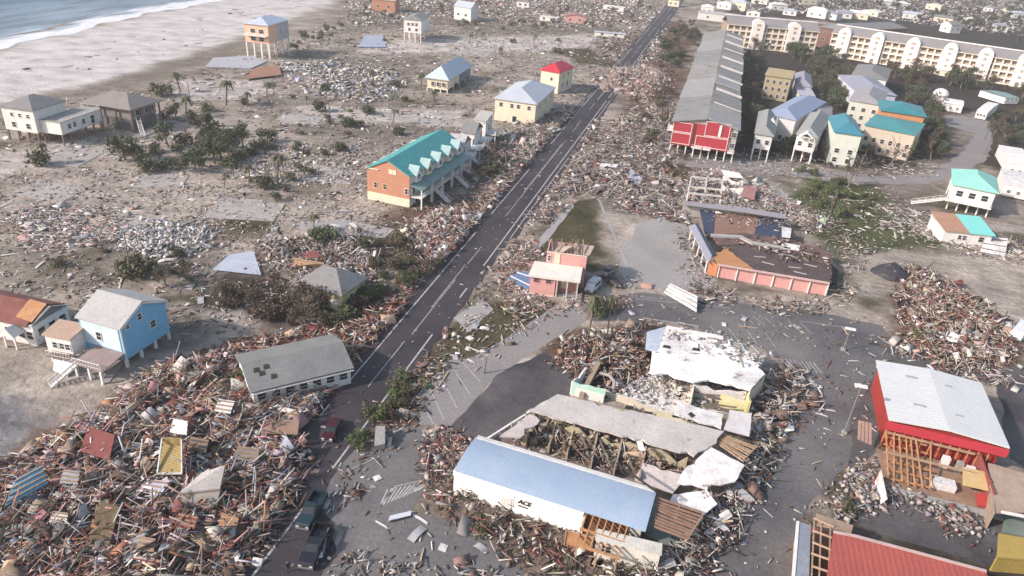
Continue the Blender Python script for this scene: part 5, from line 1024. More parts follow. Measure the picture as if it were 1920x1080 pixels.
r.slab('roof_panel', [(1270,752),(1356,777),(1352,803),(1263,775)], 3.6, .25, sheetwhite); r.slab('roof_panel', [(1368,768),(1410,774),(1405,817),(1357,804)], [3.4,3.2,3.0,3.4], .2, mat('bright_sheet',(.72,.68,.66),(.6,.54,.52),.5))
b = MB(); b.slab([r.P(1290,776,3.66),r.P(1296,772,3.66),r.P(1304,779,3.66),r.P(1297,783,3.66)], .05); b.build('roof_hole', dark, r.root)
r.wall('yellow_wall', (1352,739), (1405,754), 3.2, 3.0, yellow, rag=.2); r.wall('yellow_wall', (1398,712), (1406,752), 3.4, 3.2, yellow, rag=.5)
r.wall('inner_wall', (1300,718), (1292,762), 3.0, 2.8, mat('yellow_white_wall',(.66,.62,.46)), rag=1.2); r.wall('inner_wall', (1300,720), (1400,735), 3.2, 3.0, sheetwhite, rag=.9, seed=3)
r.slab('pit_floor', [(1303,728),(1350,738),(1345,768),(1295,760)], .62, .1, mat('olive_rubble_floor',(.12,.115,.08),(.22,.2,.14),1.2)); r.slab('pit_floor', [(1345,768),(1352,742),(1392,760),(1385,775)], .64, .1, mat('olive_rubble_floor',(.12,.115,.08)))
r.rafters('joist', (1305,726), (1340,765), (1352,735), (1388,772), 7, 2.3, oldwood, jit=.7)
for i, (x, y) in enumerate(((1188,722),(1270,742),(1180,764),(1215,775),(1305,655),(1250,650))):
    q = r.P(x, y, 0); z = .52 if i < 2 else (1.0 if i < 4 else 4.22); p = r.P(x, y, z); b = MB(); b.slab([p+Vector((-.7,-.5,.03)),p+Vector((.7,-.4,.03)),p+Vector((.6,.5,.03)),p+Vector((-.5,.4,.03))], .06); b.build('stain_board', dark, r.root)
r.bar('fallen_pipe', (1090,742), .8, (1122,682), 1.6, .8, .8, mat('cardboard_brown',(.36,.27,.20)))
b = MB(); pts = [r.P(1125,700,1.2), r.P(1143,704,1.9), r.P(1152,716,1.9), r.P(1150,730,1.2)]
for a, c in zip(pts, pts[1:]): b.tube(a, c, .28, .28, 6)
b.build('bent_duct', mat('dull_metal',(.34,.30,.28)), r.root)
for i, (x, y, s_) in enumerate(((1420,720,2.2),(1455,735,2.6),(1468,748,3.0),(1445,705,2))):
    b = MB(); rr = random.Random(i); p = r.P(x, y, .9)
    for k in range(5): b.beam(p+Vector((rr.uniform(-s_,s_),rr.uniform(-s_,s_),rr.uniform(-.8,.6))), p+Vector((rr.uniform(-s_,s_),rr.uniform(-s_,s_),rr.uniform(-.6,1.2))), .3, .12)
    b.build('bent_frame', mat('dull_metal',(.34,.30,.28)) if i % 2 else wood, r.root)

# red hall with the white roof
h = House('hall', 'red walled hall under a plain white metal roof, its porch torn open', (1668,788), (1890,840), (1864,726), 5.2, cat='hall')
LL, DD = h.L, h.D; h.walls(redmetal, 0, 5.2, gable='y', rise=.5, inset=.45); h.roof(mat('white_metal_roof',(.62,.62,.60),(.56,.57,.56),.2,rough=.5,stripe=('Y',1.4,.3),grime=.12), 'gy', .55, .15)
h.box('fascia', mat('bright_red_fascia',(.48,.04,.06),(.40,.04,.05)), -.2, -.35, 3.7, LL+.2, -.16, 5.1)
for u, v in ((.3,.30),(.62,.28),(.3,.78),(.62,.76)):
    zz = 5.22+.55*(1-abs(u+.05-.5)*2)+.24; h.box('roof_vent', mat('dull_vent',(.40,.40,.39)), LL*u-.9, DD*v-.25, zz-.25, LL*u+.9, DD*v+.25, zz+.05)
h.box('floor', mat('brown_plank_floor',(.24,.15,.10),(.34,.22,.15),.8), -.4, -9.4, .3, LL-1.5, -.4, .55)
h.box('end_curb', concrete, -.6, -10.3, 0, LL-1, -9.45, .5)
for i in range(12): x = -.2+(LL-2)*i/11; h.part(MB().box(x,-.62,.56,x+.16,-.46,3.68), 'stud', orangewood)
for i in range(7):
    x = -.2+5.5*i/6; h.part(MB().beam((x,-9,.9+random.Random(i).uniform(0,.6)),(x+random.Random(i+9).uniform(-.5,.8),-1,3.5),.14,.24), 'rafter', orangewood)
for i in range(6): y = -8.6+1.5*i; h.part(MB().beam((-.4,y,1.1+.36*i),(LL*.36,y+.3,1.1+.36*i),.14,.24), 'purlin', orangewood)
h.part(MB().beam((-.3,-4.8,2.8),(LL*.75,-4.6,2.7),.2,.3), 'beam', wood); h.part(MB().beam((0,-.9,3.6),(LL*.75,-1.0,3.5),.2,.3), 'beam', wood)
for i, (x, y, w_, c_) in enumerate(((8.0,-2.2,1.0,white),(9.9,-2.6,.8,concrete),(11.0,-3.3,1.1,sheetwhite),(12.8,-3.6,.8,sheetwhite))):
    b = MB(); b.box(x,y,.56,x+w_,y+.8,2.4); b.box(x+.06,y-.03,.7,x+w_-.06,y-.005,2.2); tag(b.build('cabinet', c_, h.root))
h.part(MB().slab([(9.6,-7.2,2.2),(13,-7.4,2.4),(13.3,-4,3.0),(10,-4,2.9)],.15), 'loose_panel', mat('mustard_sheet',(.52,.38,.18),(.44,.30,.14),.5))
h.part(MB().slab([(11.4,-9.4,.9),(14,-9.2,1.2),(14,-7.6,2.0),(11.2,-7.8,1.8)],.15), 'loose_panel', redmetal)
h.box('counter', sheetwhite, 6.0, -7.6, .56, 9.0, -5.9, 1.6)
h.box('side_wall', mat('red_brown_board',(.28,.08,.07)), LL-3.2, -9, .3, LL-3.0, -.5, 3.4)
for i in range(4): b = MB(); b.slab([(-2.6-i*.5,-3.8+i*.2,2.7),(-2.2-i*.5,-3.7+i*.2,2.7),(-2.0-i*.5,.6,3.6),(-2.4-i*.5,.5,3.6)],.1); h.part(b,'leaning_board',mat('pale_red_board',(.42,.26,.20)))

# red roof at the lower edge
r = Ruin('red_roofed_building', 'building with large plain red roof cut by the bottom of the frame', (1650,1060), cat='building')
r.slab('main_roof', [(1563,1000),(1604,1008),(1850,1074),(1905,1280),(1520,1280)], 4.6, .3, redroof); r.slab('roof_back_edge', [(1563,994),(1604,1002),(1850,1068),(1850,1073),(1604,1007),(1563,999)], 4.66, .12, mat('pale_roof_trim',(.55,.40,.36)))
r.wall('back_wall', (1566,1004), (1850,1079), 4.2, 4.2, redmetal); r.slab('end_roof', [(1498,978),(1520,985),(1512,1260),(1476,1260)], 3.6, .2, mat('slate_blue_roof',(.22,.25,.30),(.27,.29,.33),.4)); r.slab('end_trim', [(1494,976),(1499,978),(1477,1260),(1470,1260)], 3.7, .3, white)
r.slab('open_floor', [(1520,985),(1566,1000),(1560,1260),(1500,1260)], .6, .4, mat('brown_room',(.22,.10,.06))); r.wall('end_wall', (1500,982), (1490,1200), 3.3, 3.3, orangewood)
r.rafters('rafter', (1526,972), (1512,1240), (1562,986), (1552,1250), 13, 4.3, mat('pale_rafter',(.50,.34,.24))); r.rafters('purlin', (1528,974), (1556,984), (1514,1240), (1548,1245), 3, 4.1, wood)
r.slab('sheathing', [(1530,962),(1562,972),(1600,985),(1596,1000),(1560,990),(1525,985)], [3.6,3.8,3.8,4.0,4.2,4.0], .1, mat('tan_ply',(.40,.28,.2)))
# ochre building at the right edge
r = Ruin('ochre_shed', 'battered beige and ochre shed cut by the right edge of the frame', (1890,960), cat='shed')
r.slab('roof', [(1853,868),(1930,890),(1930,960),(1862,962)], [3.4,3.4,3.0,2.8], .2, mat('tan_sheet',(.40,.31,.24),(.30,.22,.17),.5)); r.wall('wall', (1855,872), (1862,960), 3.0, 3.0, mat('tan_sheet',(.40,.31,.24)))
r.slab('lower_roof', [(1873,1000),(1945,1012),(1945,1050),(1870,1044)], 2.8, .3, mat('ochre_sheet',(.42,.30,.08),(.34,.24,.07),.5)); r.wall('front', (1871,1045), (1945,1051), 2.5, 2.5, mat('ochre_sheet',(.42,.30,.08)))
r.bar('roof_edge', (1878,960), 3.2, (1940,972), 3.2, .3, .3, white); r.slab('dark_opening', [(1885,965),(1940,975),(1940,1008),(1878,996)], .6, .3, mat('dull_green_floor',(.14,.18,.15)))

# coral walled store with the burnt-looking flat roof
r = Ruin('coral_store', 'store with long coral front wall, white posts and black flat roof', (1440,500), cat='store')
r.wall('front_wall', (1346,496), (1556,531), 3.0, 3.0, pink, th=.3); r.wall('corner_wall', (1330,490), (1347,497), 3.0, 3.0, mat('orange_board',(.50,.20,.10)))
for i in range(7): t = i/6; x = 1350+204*t; y = 495.5+34.2*t; a = r.P(x, y, 3.05); b = MB(); b.box(a.x-.12,a.y-.5,0,a.x+.12,a.y-.05,3.15); b.build('pilaster', white, r.root)
r.slab('front_coping', [(1346,494),(1556,529),(1556,532),(1346,497)], 3.2, .16, mat('pale_coral_trim',(.62,.42,.38)))
r.slab('roof', [(1360,462),(1404,458),(1560,488),(1560,528),(1412,504)], 3.0, .3, mat('burnt_roof',(.07,.05,.048),(.13,.095,.09),.45,patch=((.26,.20,.17), .6, .66))); r.slab('bare_deck', [(1336,474),(1366,466),(1382,482),(1412,503),(1346,494)], 3.15, .2, mat('orange_deck',(.48,.24,.10),(.40,.19,.09),.6))
r.slab('roof_upper', [(1334,440),(1392,436),(1488,450),(1555,472),(1560,486),(1404,457),(1345,460)], 3.0, .3, mat('maroon_roof',(.12,.07,.065),(.19,.12,.105),.4))
r.slab('parapet', [(1333,438),(1390,441),(1412,452),(1482,464),(1482,467),(1410,456),(1388,445),(1333,442)], 3.4, .4, mat('fawn_parapet',(.42,.40,.38)))
r.slab('navy_floor', [(1310,384),(1342,388),(1338,440),(1322,436)], 2.4, .3, navy); r.slab('brown_floor', [(1342,388),(1424,397),(1412,450),(1386,440),(1337,438)], 2.4, .3, mat('brown_deck',(.22,.12,.09),(.28,.17,.13),.4)); r.slab('navy_floor', [(1424,397),(1471,407),(1466,458),(1412,450)], 2.45, .3, navy)
r.wall('rear_wall', (1282,381), (1470,404), 3.6, 3.4, mat('fawn_parapet',(.42,.40,.38)), th=.5, rag=.2); r.slab('rear_eave', [(1280,376),(1400,390),(1474,402),(1472,409),(1400,398),(1282,383)], 3.8, .2, mat('mauve_grey_roof',(.33,.31,.33)))
r.slab('canopy', [(1292,424),(1304,420),(1336,478),(1328,492)], 3.4, .25, mat('lavender_canopy',(.42,.41,.46),(.36,.35,.40),.5)); r.slab('canopy_edge', [(1304,419),(1308,418),(1341,476),(1336,479)], 3.6, .3, navy)
for i in range(5): t = i/4; p = r.P(1296+30*t, 430+58*t, 3.1); b = MB(); b.box(p.x-.15,p.y-.15,0,p.x+.15,p.y+.15,3.1); b.build('canopy_post', white, r.root)
r.slab('loose_sheet', [(1466,425),(1484,428),(1482,446),(1466,444)], 3.0, .1, sheetwhite); r.slab('loose_sheet', [(1470,455),(1500,460),(1498,470),(1470,466)], 3.4, .1, white)
for i, (x, y) in enumerate(((1425,482),(1440,494),(1470,478),(1500,512),(1520,498),(1455,514),(1490,502))):
    p = r.P(x, y, 3.1); rr = random.Random(i); b = MB(); a = rr.uniform(-.5,.3); b.beam(p+Vector((-1.3,-a,0)), p+Vector((1.3,a,.1)), .35, .1); b.build('roof_scrap', mat('fawn_parapet',(.42,.40,.38)), r.root)
r.slab('black_tarp', [(1553,492),(1572,505),(1570,530),(1556,530)], [3.0,1.0,.4,1.6], .06, dark)
# white frame ruin behind it
r = Ruin('frame_ruin', 'bare white timber frame ruin behind the coral walled store', (1330,350), cat='ruin')
for (p, q) in (((1296,332),(1355,337)),((1290,350),(1352,356)),((1296,332),(1290,362)),((1325,334),(1322,360)),((1355,337),(1352,362)),((1290,362),(1352,368))): r.bar('beam', p, 3.0, q, 3.0, .4, .4, mat('cream_beam',(.66,.62,.55)))
for x, y in ((1296,332),(1355,337),(1290,362),(1352,368)): p = r.P(x, y, 2.8); MBx = MB(); MBx.box(p.x-.2,p.y-.2,0,p.x+.2,p.y+.2,2.8); MBx.build('post', white, r.root)
r.slab('floor', [(1290,345),(1355,350),(1355,385),(1288,378)], .4, .3, mat('dark_floor',(.12,.09,.08))); r.wall('white_wall', (1356,345), (1394,352), 2.6, 2.4, white, rag=1.2); r.wall('white_wall', (1356,330), (1394,338), 2.4, 2.2, sheetwhite, rag=1.0)
r.slab('coral_roof', [(1396,347),(1420,352),(1414,374),(1390,366)], [2.8,2.4,1.6,2.0], .2, mat('rust_pink_roof',(.40,.20,.18))); r.slab('white_sheet', [(1352,318),(1386,324),(1394,334),(1360,332)], [2.0,2.4,2.0,1.8], .12, white)
r.slab('grey_slab', [(1425,345),(1462,352),(1492,384),(1450,380)], .25, .2, concrete)

# ------------------------------------------------------------------ wreckage pieces large enough to single out
def piece(name, label, pts, z, th, m, cat, extra=None, group=None):
    """one slab of wreckage: roof or wall section, corners given at their own heights"""
    zs = z if isinstance(z, (list, tuple)) else [z]*len(pts)
    P3 = [Vector(W(x, y, zz)) for (x, y), zz in zip(pts, zs)]; c = sum(P3, Vector())/len(P3); c.z = 0
    r = empty(name, c); tag(r, label, cat, group, 'thing'); b = MB(); b.slab([p-c for p in P3], th); b.build('panel', m, r)
    # framing left along two edges and a couple of ribs underneath
    b = MB()
    for i in (0, 1): b.beam(P3[i]-c-Vector((0,0,th+.08)), P3[(i+1) % len(P3)]-c-Vector((0,0,th+.08)), .14, .14)
    b.build('batten', wood, r)
    if extra: extra(r, [p-c for p in P3])
    return r
def ribs(n, m, name='rib', k=0, lift=.1):
    def f(r, Q):
        for i in range(n):
            t = (i+.5)/n; a = Q[0].lerp(Q[1], t); c = Q[3].lerp(Q[2], t) if len(Q) == 4 else Q[-1].lerp(Q[2], t)
            b = MB(); b.beam(a+Vector((0,0,lift)), c+Vector((0,0,lift)), .14, .16); b.build(name, m, r)
    return f
piece('wall_section', 'bright blue wall section with bare studs lying at the left edge', [(8,950),(30,898),(78,872),(90,905)], [2.0,3.4,3.8,2.4], .15, mat('bright_blue_board',(.14,.32,.44),(.19,.38,.50),.5), 'wall section', ribs(4, wood, 'stud'))
def yroom(r, Q):
    b = MB(); b.slab([Q[1]+Vector((0,0,1.2)), Q[2]+Vector((0,0,1.2)), Q[2]+Vector((0,.15,1.2)), Q[1]+Vector((0,.15,1.2))], 1.25); b.build('wall', yellow if False else mat('mustard_board',(.44,.32,.13),(.34,.24,.10),.5), r)
    b = MB(); b.beam(Q[0], Q[1]+Vector((0,0,1)), .14, .3); b.beam(Q[3], Q[2]+Vector((0,0,1)), .14, .3); b.beam(Q[0],Q[3],.14,.2); b.build('white_trim', white, r)
piece('wall_section', 'mustard yellow plank wall with white trim on the debris heap', [(295,888),(306,834),(342,836),(341,888)], [2.6,3.8,3.8,2.6], .2, mat('mustard_board',(.44,.32,.13),(.34,.24,.10),.5,stripe=('Y',3,.6)), 'wall section', yroom)
def hipped(r, Q):
    c = (Q[0]+Q[1]+Q[2]+Q[3])/4+Vector((0,0,.0)); b = MB()
    b.slab([Q[0]-Vector((0,0,.3)), Q[1]-Vector((0,0,.3)), Q[1]-Vector((-.3,1.4,1.7)), Q[0]-Vector((.3,1.4,1.7))], .15); b.build('roof_slope', mat('beige_roof',(.40,.36,.31),(.33,.30,.26),.5), r)
piece('roof_section', 'broken grey hip roof corner resting on the debris heap', [(335,925),(412,916),(422,872),(378,886)], [2.8,2.8,4.6,3.9], .15, mat('pale_roof_board',(.48,.44,.41),(.38,.35,.32),.4), 'roof section', hipped)
piece('floor_section', 'flat brown plywood deck near the end of the long grey house', [(490,812),(496,786),(561,787),(558,814)], [1.8,2.0,1.9,1.7], .15, mat('brown_ply',(.34,.22,.16),(.29,.18,.13),.5), 'floor section', None)
piece('roof_section', 'brown mossy roof sheet half buried low on the debris heap', [(165,1010),(190,940),(225,950),(205,1020)], [1.6,2.6,2.4,1.8], .12, mat('moss_brown',(.17,.12,.07),(.12,.09,.05),.5), 'roof section', None)
piece('wall_section', 'maroon board wall lying upper left on the debris heap', [(150,845),(165,800),(215,815),(205,862)], [2.4,3.0,3.2,2.6], .12, mat('maroon_board',(.24,.075,.065),(.18,.06,.05),.5), 'wall section', None)
piece('wall_section', 'blue wall panel with white edge leaning by the pink house', [(952,522),(975,508),(998,512),(994,545)], [.4,2.0,2.4,.5], .12, mat('dark_blue_board',(.07,.12,.22),(.10,.15,.24),.5), 'wall section', ribs(2, white, 'white_edge'))
piece('canopy', 'twisted white canopy lying in front of the coral walled store', [(1245,548),(1256,531),(1308,556),(1306,584)], [.3,2.0,1.8,.8], .15, sheetwhite, 'canopy', ribs(3, steel, 'frame_bar'))
piece('roof_section', 'pale blue sheet of roofing flat in the rubble left of the yellow house', [(398,505),(430,478),(475,470),(490,515)], [.4,.7,.7,.4], .12, mat('ice_blue_sheet',(.46,.49,.56),(.38,.40,.46),.5), 'roof section', None)
piece('wall_section', 'tan wall with window gaps standing behind the yellow walled house', [(546,500),(549,483),(607,493),(600,503)], [.3,2.6,2.4,.3], .15, mat('peach_board',(.62,.42,.28)), 'wall section', None)
piece('roof_section', 'small red and brown roof sheet behind the tan wall', [(560,478),(590,468),(604,480),(580,484)], [1,1.4,1.2,.8], .1, mat('maroon_board',(.24,.075,.065)), 'roof section', None)
piece('pool_cover', 'faded blue pool cover lying inland of the small cube house', [(672,88),(684,66),(718,66),(724,88)], .5, .3, mat('pool_blue',(.30,.34,.44),(.35,.38,.46),.3), 'pool', None)
piece('house_foundation', 'pale blue grey slab left behind near the tall stilt house', [(385,125),(400,108),(470,104),(500,115),(470,128)], .4, .3, mat('pale_blue_slab',(.36,.37,.42),(.42,.41,.42),.2), 'foundation', None)
piece('roof_section', 'orange brown roof deck lying in scrub below the tall stilt house', [(460,148),(475,128),(522,122),(528,140)], [.8,1.6,1.6,.8], .2, mat('rust_deck',(.36,.19,.12),(.26,.15,.1),.4), 'roof section', None)
piece('roof_section', 'white sheet leaning against the red hall steps', [(1640,905),(1652,880),(1664,935),(1652,945)], [.4,2.4,1.4,.4], .1, sheetwhite, 'roof section', None)
piece('roof_section', 'crumpled cream wreck right of the tiny two tone house', [(1838,470),(1850,443),(1890,447),(1885,480)], [.3,2.2,2.0,.4], .2, sheetwhite, 'roof section', ribs(3, oldwood, 'rafter'))
piece('roof_section', 'grey blue sheet in the rubble right of the coast road', [(1172,340),(1182,318),(1206,330),(1196,346)], [.3,1.2,1.0,.3], .1, mat('blue_grey_sheet',(.36,.40,.52)), 'roof section', None)
piece('roof_section', 'long pale sheet in the rubble right of the coast road', [(1120,318),(1126,306),(1160,308),(1156,318)], [.4,1.0,1.0,.4], .1, white, 'roof section', None)
piece('signboard', 'long white board lying across the striped bays of the lot', [(728,976),(731,967),(772,957),(770,966)], .5, .12, mat('pale_signboard',(.60,.62,.66)), 'board', None)
piece('wall_section', 'grey concrete box tipped on the verge beside the lot', [(702,836),(704,800),(722,798),(722,832)], [1.2,2.0,2.0,1.2], .9, concrete, 'concrete box', None)
piece('roof_section', 'mustard scrap of wall in the lumber at the right edge heap', [(1770,640),(1784,620),(1800,630),(1790,650)], [.4,1.6,1.4,.4], .1, sheetwhite, 'roof section', None)
for lb, P4, zz, mm in (('pale crumpled ceiling sheet at the top of the heap', [(402,770),(410,748),(440,752),(432,775)], [2.2,2.8,2.8,2.2], sheetwhite),
    ('white lattice frame standing in the middle of the heap', [(318,810),(326,785),(352,790),(350,815)], [2.2,3.2,3.2,2.4], white),
    ('grey corrugated sheet just right of the blue wall section', [(112,905),(120,880),(150,884),(146,908)], [2.2,2.8,2.8,2.3], steel),
    ('lavender white crumpled sheet left of the broken hip roof', [(262,920),(270,898),(318,902),(300,930)], [2.2,3.0,2.8,2.4], mat('lavender_sheet',(.52,.49,.58),(.62,.60,.66),.7)),
    ('tan board low in the heap near its bottom edge', [(255,1030),(262,1005),(292,1010),(288,1034)], [2.1,2.5,2.5,2.1], mat('tan_sheet',(.40,.31,.24),(.30,.22,.17),.5)),
    ('pale green door lying flat above the blue wall section', [(92,978),(100,958),(128,962),(124,982)], [2.2,2.5,2.5,2.2], mat('pale_green_wall',(.62,.66,.52))),
    ('brown roof slope half sunk near the road edge of the heap', [(440,860),(446,836),(486,840),(484,866)], [1.8,2.6,2.4,1.7], brownroof),
    ('orange cabinet side tipped up at the heap bottom', [(410,985),(416,962),(448,968),(444,990)], [1.8,2.4,2.3,1.8], orangewood),
    ('long white soffit board leaning near the long grey house', [(520,770),(524,762),(566,772),(560,780)], [1.2,1.8,1.6,1.2], white),
    ('dark roof sheet behind the mustard wall section', [(352,842),(358,818),(392,824),(386,848)], [2.2,2.9,2.7,2.3], mat('dark_felt',(.10,.09,.09),(.16,.14,.13),.5)),
    ('reddish board wall near the bottom middle of the heap', [(330,985),(336,962),(372,968),(364,992)], [2.1,2.7,2.7,2.2], mat('maroon_board',(.24,.075,.065),(.18,.06,.05),.5))):
    piece('sheet_wreckage', lb, P4, zz, .1, mm, 'wreckage', ribs(3, wood if mm is not white else white, 'rib') )
# black tarp heap by the sandy lot
c = W(1671,515); r = empty('tarp_heap', (c[0], c[1], 0)); tag(r, 'black tarpaulin draped over a mound on the sandy right hand lot', 'tarp heap')
b = MB(); n = 16; rr = random.Random(2); rings = []
for k, (q, z) in enumerate(((1,0),(.8,.9),(.5,1.9),(.22,2.6))):
    ring = []
    for i in range(n): a = 2*pi*i/n; s_ = q*(1+rr.uniform(-.13,.13)); ring.append(len(b.v)); b.v.append((4.2*s_*cos(a), 4.2*s_*sin(a)*(1.0), max(0.02, z*(1+rr.uniform(-.12,.12)))))
    rings.append(ring)
for r0, r1 in zip(rings, rings[1:]):
    for i in range(n): b.f.append((r0[i], r0[(i+1)%n], r1[(i+1)%n], r1[i])); b.m.append(0)
b.f.append(tuple(rings[-1])); b.m.append(0); b.build('tarpaulin', mat('black_tarp',(.035,.033,.04),(.05,.048,.055),.6,rough=.55,bump=.5,bsc=2), r)
# ------------------------------------------------------------------ trees, scrub and palms
def leafmat(name, a, b): return mat(name, a, b, 1.2, rough=.8, grime=.35, mixw=(.3,.7))
L_DARK = leafmat('dark_green_leaf', (.058,.075,.038), (.10,.115,.062)); L_OLIVE = leafmat('olive_leaf', (.085,.09,.048), (.13,.125,.07))
L_BROWN = leafmat('wind_burnt_leaf', (.13,.095,.065), (.085,.065,.045)); L_GREEN = leafmat('fresh_green_leaf', (.08,.115,.04), (.115,.14,.06))
def leaf_cloud(lobes, n, size, rs, thin=0.0, zmin=.05):
    """many leaf-sprig quads spread through the volume of a few uneven lobes"""
    V = []; Fc = []; w = np.array([l[3]**2 for l in lobes]); w = w/w.sum()
    k = rs.choice(len(lobes), n, p=w)
    for i in range(n):
        cx, cy, cz, r, zs = lobes[k[i]]; d = rs.normal(size=3); d /= np.linalg.norm(d); q = r*rs.uniform(.25, 1)**.45*(1+.18*rs.standard_normal())
        c = np.array([cx, cy, cz])+d*q*np.array([1,1,zs])
        if c[2] < zmin: c[2] = zmin+abs(c[2])*.3
        nrm = d+rs.normal(0, .7, 3); nrm /= np.linalg.norm(nrm); a = np.cross(nrm, rs.normal(size=3)); a /= np.linalg.norm(a); b = np.cross(nrm, a); s1 = size*rs.uniform(.5,1.4); s2 = s1*rs.uniform(.35,.9)
        j = len(V); V += [c-a*s1-b*s2*.4, c+a*s1*.2-b*s2, c+a*s1+b*s2*.3, c-a*s1*.1+b*s2]; Fc.append((j,j+1,j+2,j+3))
    return V, Fc
def mk_mesh(name, V, Fc, m):
    me = bpy.data.meshes.new(name); me.from_pydata([tuple(v) for v in V], [], Fc); me.materials.append(m); me.update(); return me
def limbs(mb, base, h, r, rs, n=5, spread=.6):
    mb.tube(base, (rs.uniform(-.2,.2), rs.uniform(-.2,.2), h), r, r*.45, 7); tips = []
    for i in range(n):
        a = rs.uniform(0, 2*pi); z0 = h*rs.uniform(.4, .9); L = h*rs.uniform(.3,.6); p = (0, 0, z0); q = (cos(a)*L*spread, sin(a)*L*spread, z0+L*.75); mb.tube(p, q, r*.45, r*.15, 5); tips.append(q)
        for _ in range(2):
            a2 = a+rs.uniform(-1,1); t = (q[0]+cos(a2)*L*.4, q[1]+sin(a2)*L*.4, q[2]+L*.3); mb.tube(q, t, r*.17, r*.05, 4)
    return tips
PROTO = {}
def proto(kind, i):
    key = (kind, i)
    if key in PROTO: return PROTO[key]
    rs = np.random.default_rng(hash(kind) % 1 + i*17+len(kind)*31+ord(kind[0])); mb = MB(); lm = {'bush':L_DARK,'olive':L_OLIVE,'burnt':L_BROWN,'tree':L_DARK,'green':L_GREEN,'pine':L_OLIVE,'palm':L_OLIVE,'bare':L_BROWN,'browntree':L_BROWN}[kind]
    if kind in ('bush','olive','burnt','green'):
        limbs(mb, (0,0,0), 1.5, .12, rs, 6, 1.0)
        lobes = [(rs.uniform(-1.1,1.1), rs.uniform(-1.1,1.1), rs.uniform(.7,1.7), rs.uniform(.7,1.2), .8) for _ in range(6)]
        V, Fc = leaf_cloud(lobes, 420 if kind != 'burnt' else 260, .20, rs)
    elif kind in ('tree','browntree'):
        limbs(mb, (0,0,0), 4.2, .26, rs, 8, .8)
        lobes = [(rs.uniform(-1.9,1.9), rs.uniform(-1.9,1.9), rs.uniform(2.8,6.0), rs.uniform(.9,1.6), .8) for _ in range(9)]
        V, Fc = leaf_cloud(lobes, 900 if kind == 'tree' else 480, .26, rs)
    elif kind == 'pine':
        mb.tube((0,0,0),(rs.uniform(-.5,.5),0,11),.2,.06,7)
        for k in range(16): a = rs.uniform(0,2*pi); z = rs.uniform(4.5,10.8); L = (11.5-z)*.3+.5; mb.tube((0,0,z),(cos(a)*L,sin(a)*L,z+.5),.06,.02,4)
        lobes = [(rs.uniform(-.9,.9), rs.uniform(-.9,.9), z, .75, .6) for z in np.linspace(6,11,8)]
        V, Fc = leaf_cloud(lobes, 330, .22, rs)
    elif kind == 'bare':
        limbs(mb, (0,0,0), 4.5, .2, rs, 10, .9); V, Fc = leaf_cloud([(0,0,4,2.0,.8)], 90, .16, rs)
    elif kind == 'palm':
        pts = [(0,0,0),(.12,.05,1.8),(.3,.1,3.6),(.45,.15,5.2)]
        for a, c in zip(pts, pts[1:]): mb.tube(a, c, .2, .18, 8)
        V = []; Fc = []
        for k in range(15):
            a = 2*pi*k/15+rs.uniform(-.25,.25)+(.8 if i % 2 else 0); L = rs.uniform(1.3,2.2); up_ = rs.uniform(-.1,.9); px_, py_, pz_ = .45, .15, 5.2
            for sgm in range(5):
                t0, t1 = sgm/5, (sgm+1)/5; f = lambda t: np.array([px_+cos(a)*L*t, py_+sin(a)*L*t, pz_+up_*t*1.6-2.0*t*t]); c0, c1 = f(t0), f(t1); sd = np.array([-sin(a), cos(a), 0]); w0, w1 = .32*sin(pi*(t0*.85+.12)), .32*sin(pi*(t1*.85+.12))
                for sg in (-1, 1):
                    j = len(V); V += [c0, c0+sd*w0*sg-np.array([0,0,w0*.5]), c1+sd*w1*sg-np.array([0,0,w1*.5])+np.array([cos(a),sin(a),0])*.1, c1]; Fc.append((j,j+1,j+2,j+3))
    tr = mb.build('trunk', bark); COL.objects.unlink(tr); td = tr.data; bpy.data.objects.remove(tr)
    PROTO[key] = (td, mk_mesh('crown', V, Fc, lm)); return PROTO[key]
def plant(kind, x, y, s=1.0, label='', group=None, seed=0, sz=None, name=None, lean=0.0, world=None):
    c = world if world is not None else W(x, y); td, cd = proto(kind, seed % 4)
    nm = name or {'bush':'shrub','olive':'shrub','green':'shrub','burnt':'shrub','tree':'tree','browntree':'tree','pine':'pine_tree','palm':'palm_tree','bare':'bare_tree'}[kind]
    r = empty(nm, (c[0], c[1], -.02)); r.scale = (s, s, (sz or s)); rr = random.Random(seed*13+int(x)); r.rotation_euler = (lean*rr.uniform(-1,1), lean*rr.uniform(.2,1), rr.uniform(0, 6.28))
    tag(r, label, {'shrub':'shrub','tree':'tree','pine_tree':'pine tree','palm_tree':'palm tree','bare_tree':'bare tree'}[nm], group)
    t = bpy.data.objects.new('trunk', td); COL.objects.link(t); t.parent = r; k = bpy.data.objects.new('crown', cd); COL.objects.link(k); k.parent = r
    return r
def cluster(kinds, pts, s, label, group, seed=0, jit=.38, lean=.14):
    rr = random.Random(seed+5)
    for i, (x, y) in enumerate(pts):
        k = kinds[i % len(kinds)]; q = s*rr.uniform(1-jit, 1+jit)
        nm = {'bush':'dark green shrub','olive':'olive shrub','green':'fresh green shrub','burnt':'brown wind burnt shrub','tree':'dark green tree','browntree':'brown leaved tree','pine':'thin ragged pine','palm':'battered palm','bare':'stripped bare tree'}[k]
        plant(k, x, y, q*(1 if k not in ('bush','olive','green','burnt') else 1.5), nm+' '+label, nm+'s '+group, seed+i, lean=lean)
def rnd_pts(px, n, seed):
    rr = random.Random(seed); xs = [p[0] for p in px]; ys = [p[1] for p in px]; out = []; A = np.array(px, float)
    while len(out) < n:
        p = (rr.uniform(min(xs), max(xs)), rr.uniform(min(ys), max(ys)))
        if sdist(np.array([p]), A)[0] > 0: out.append(p)
    return out
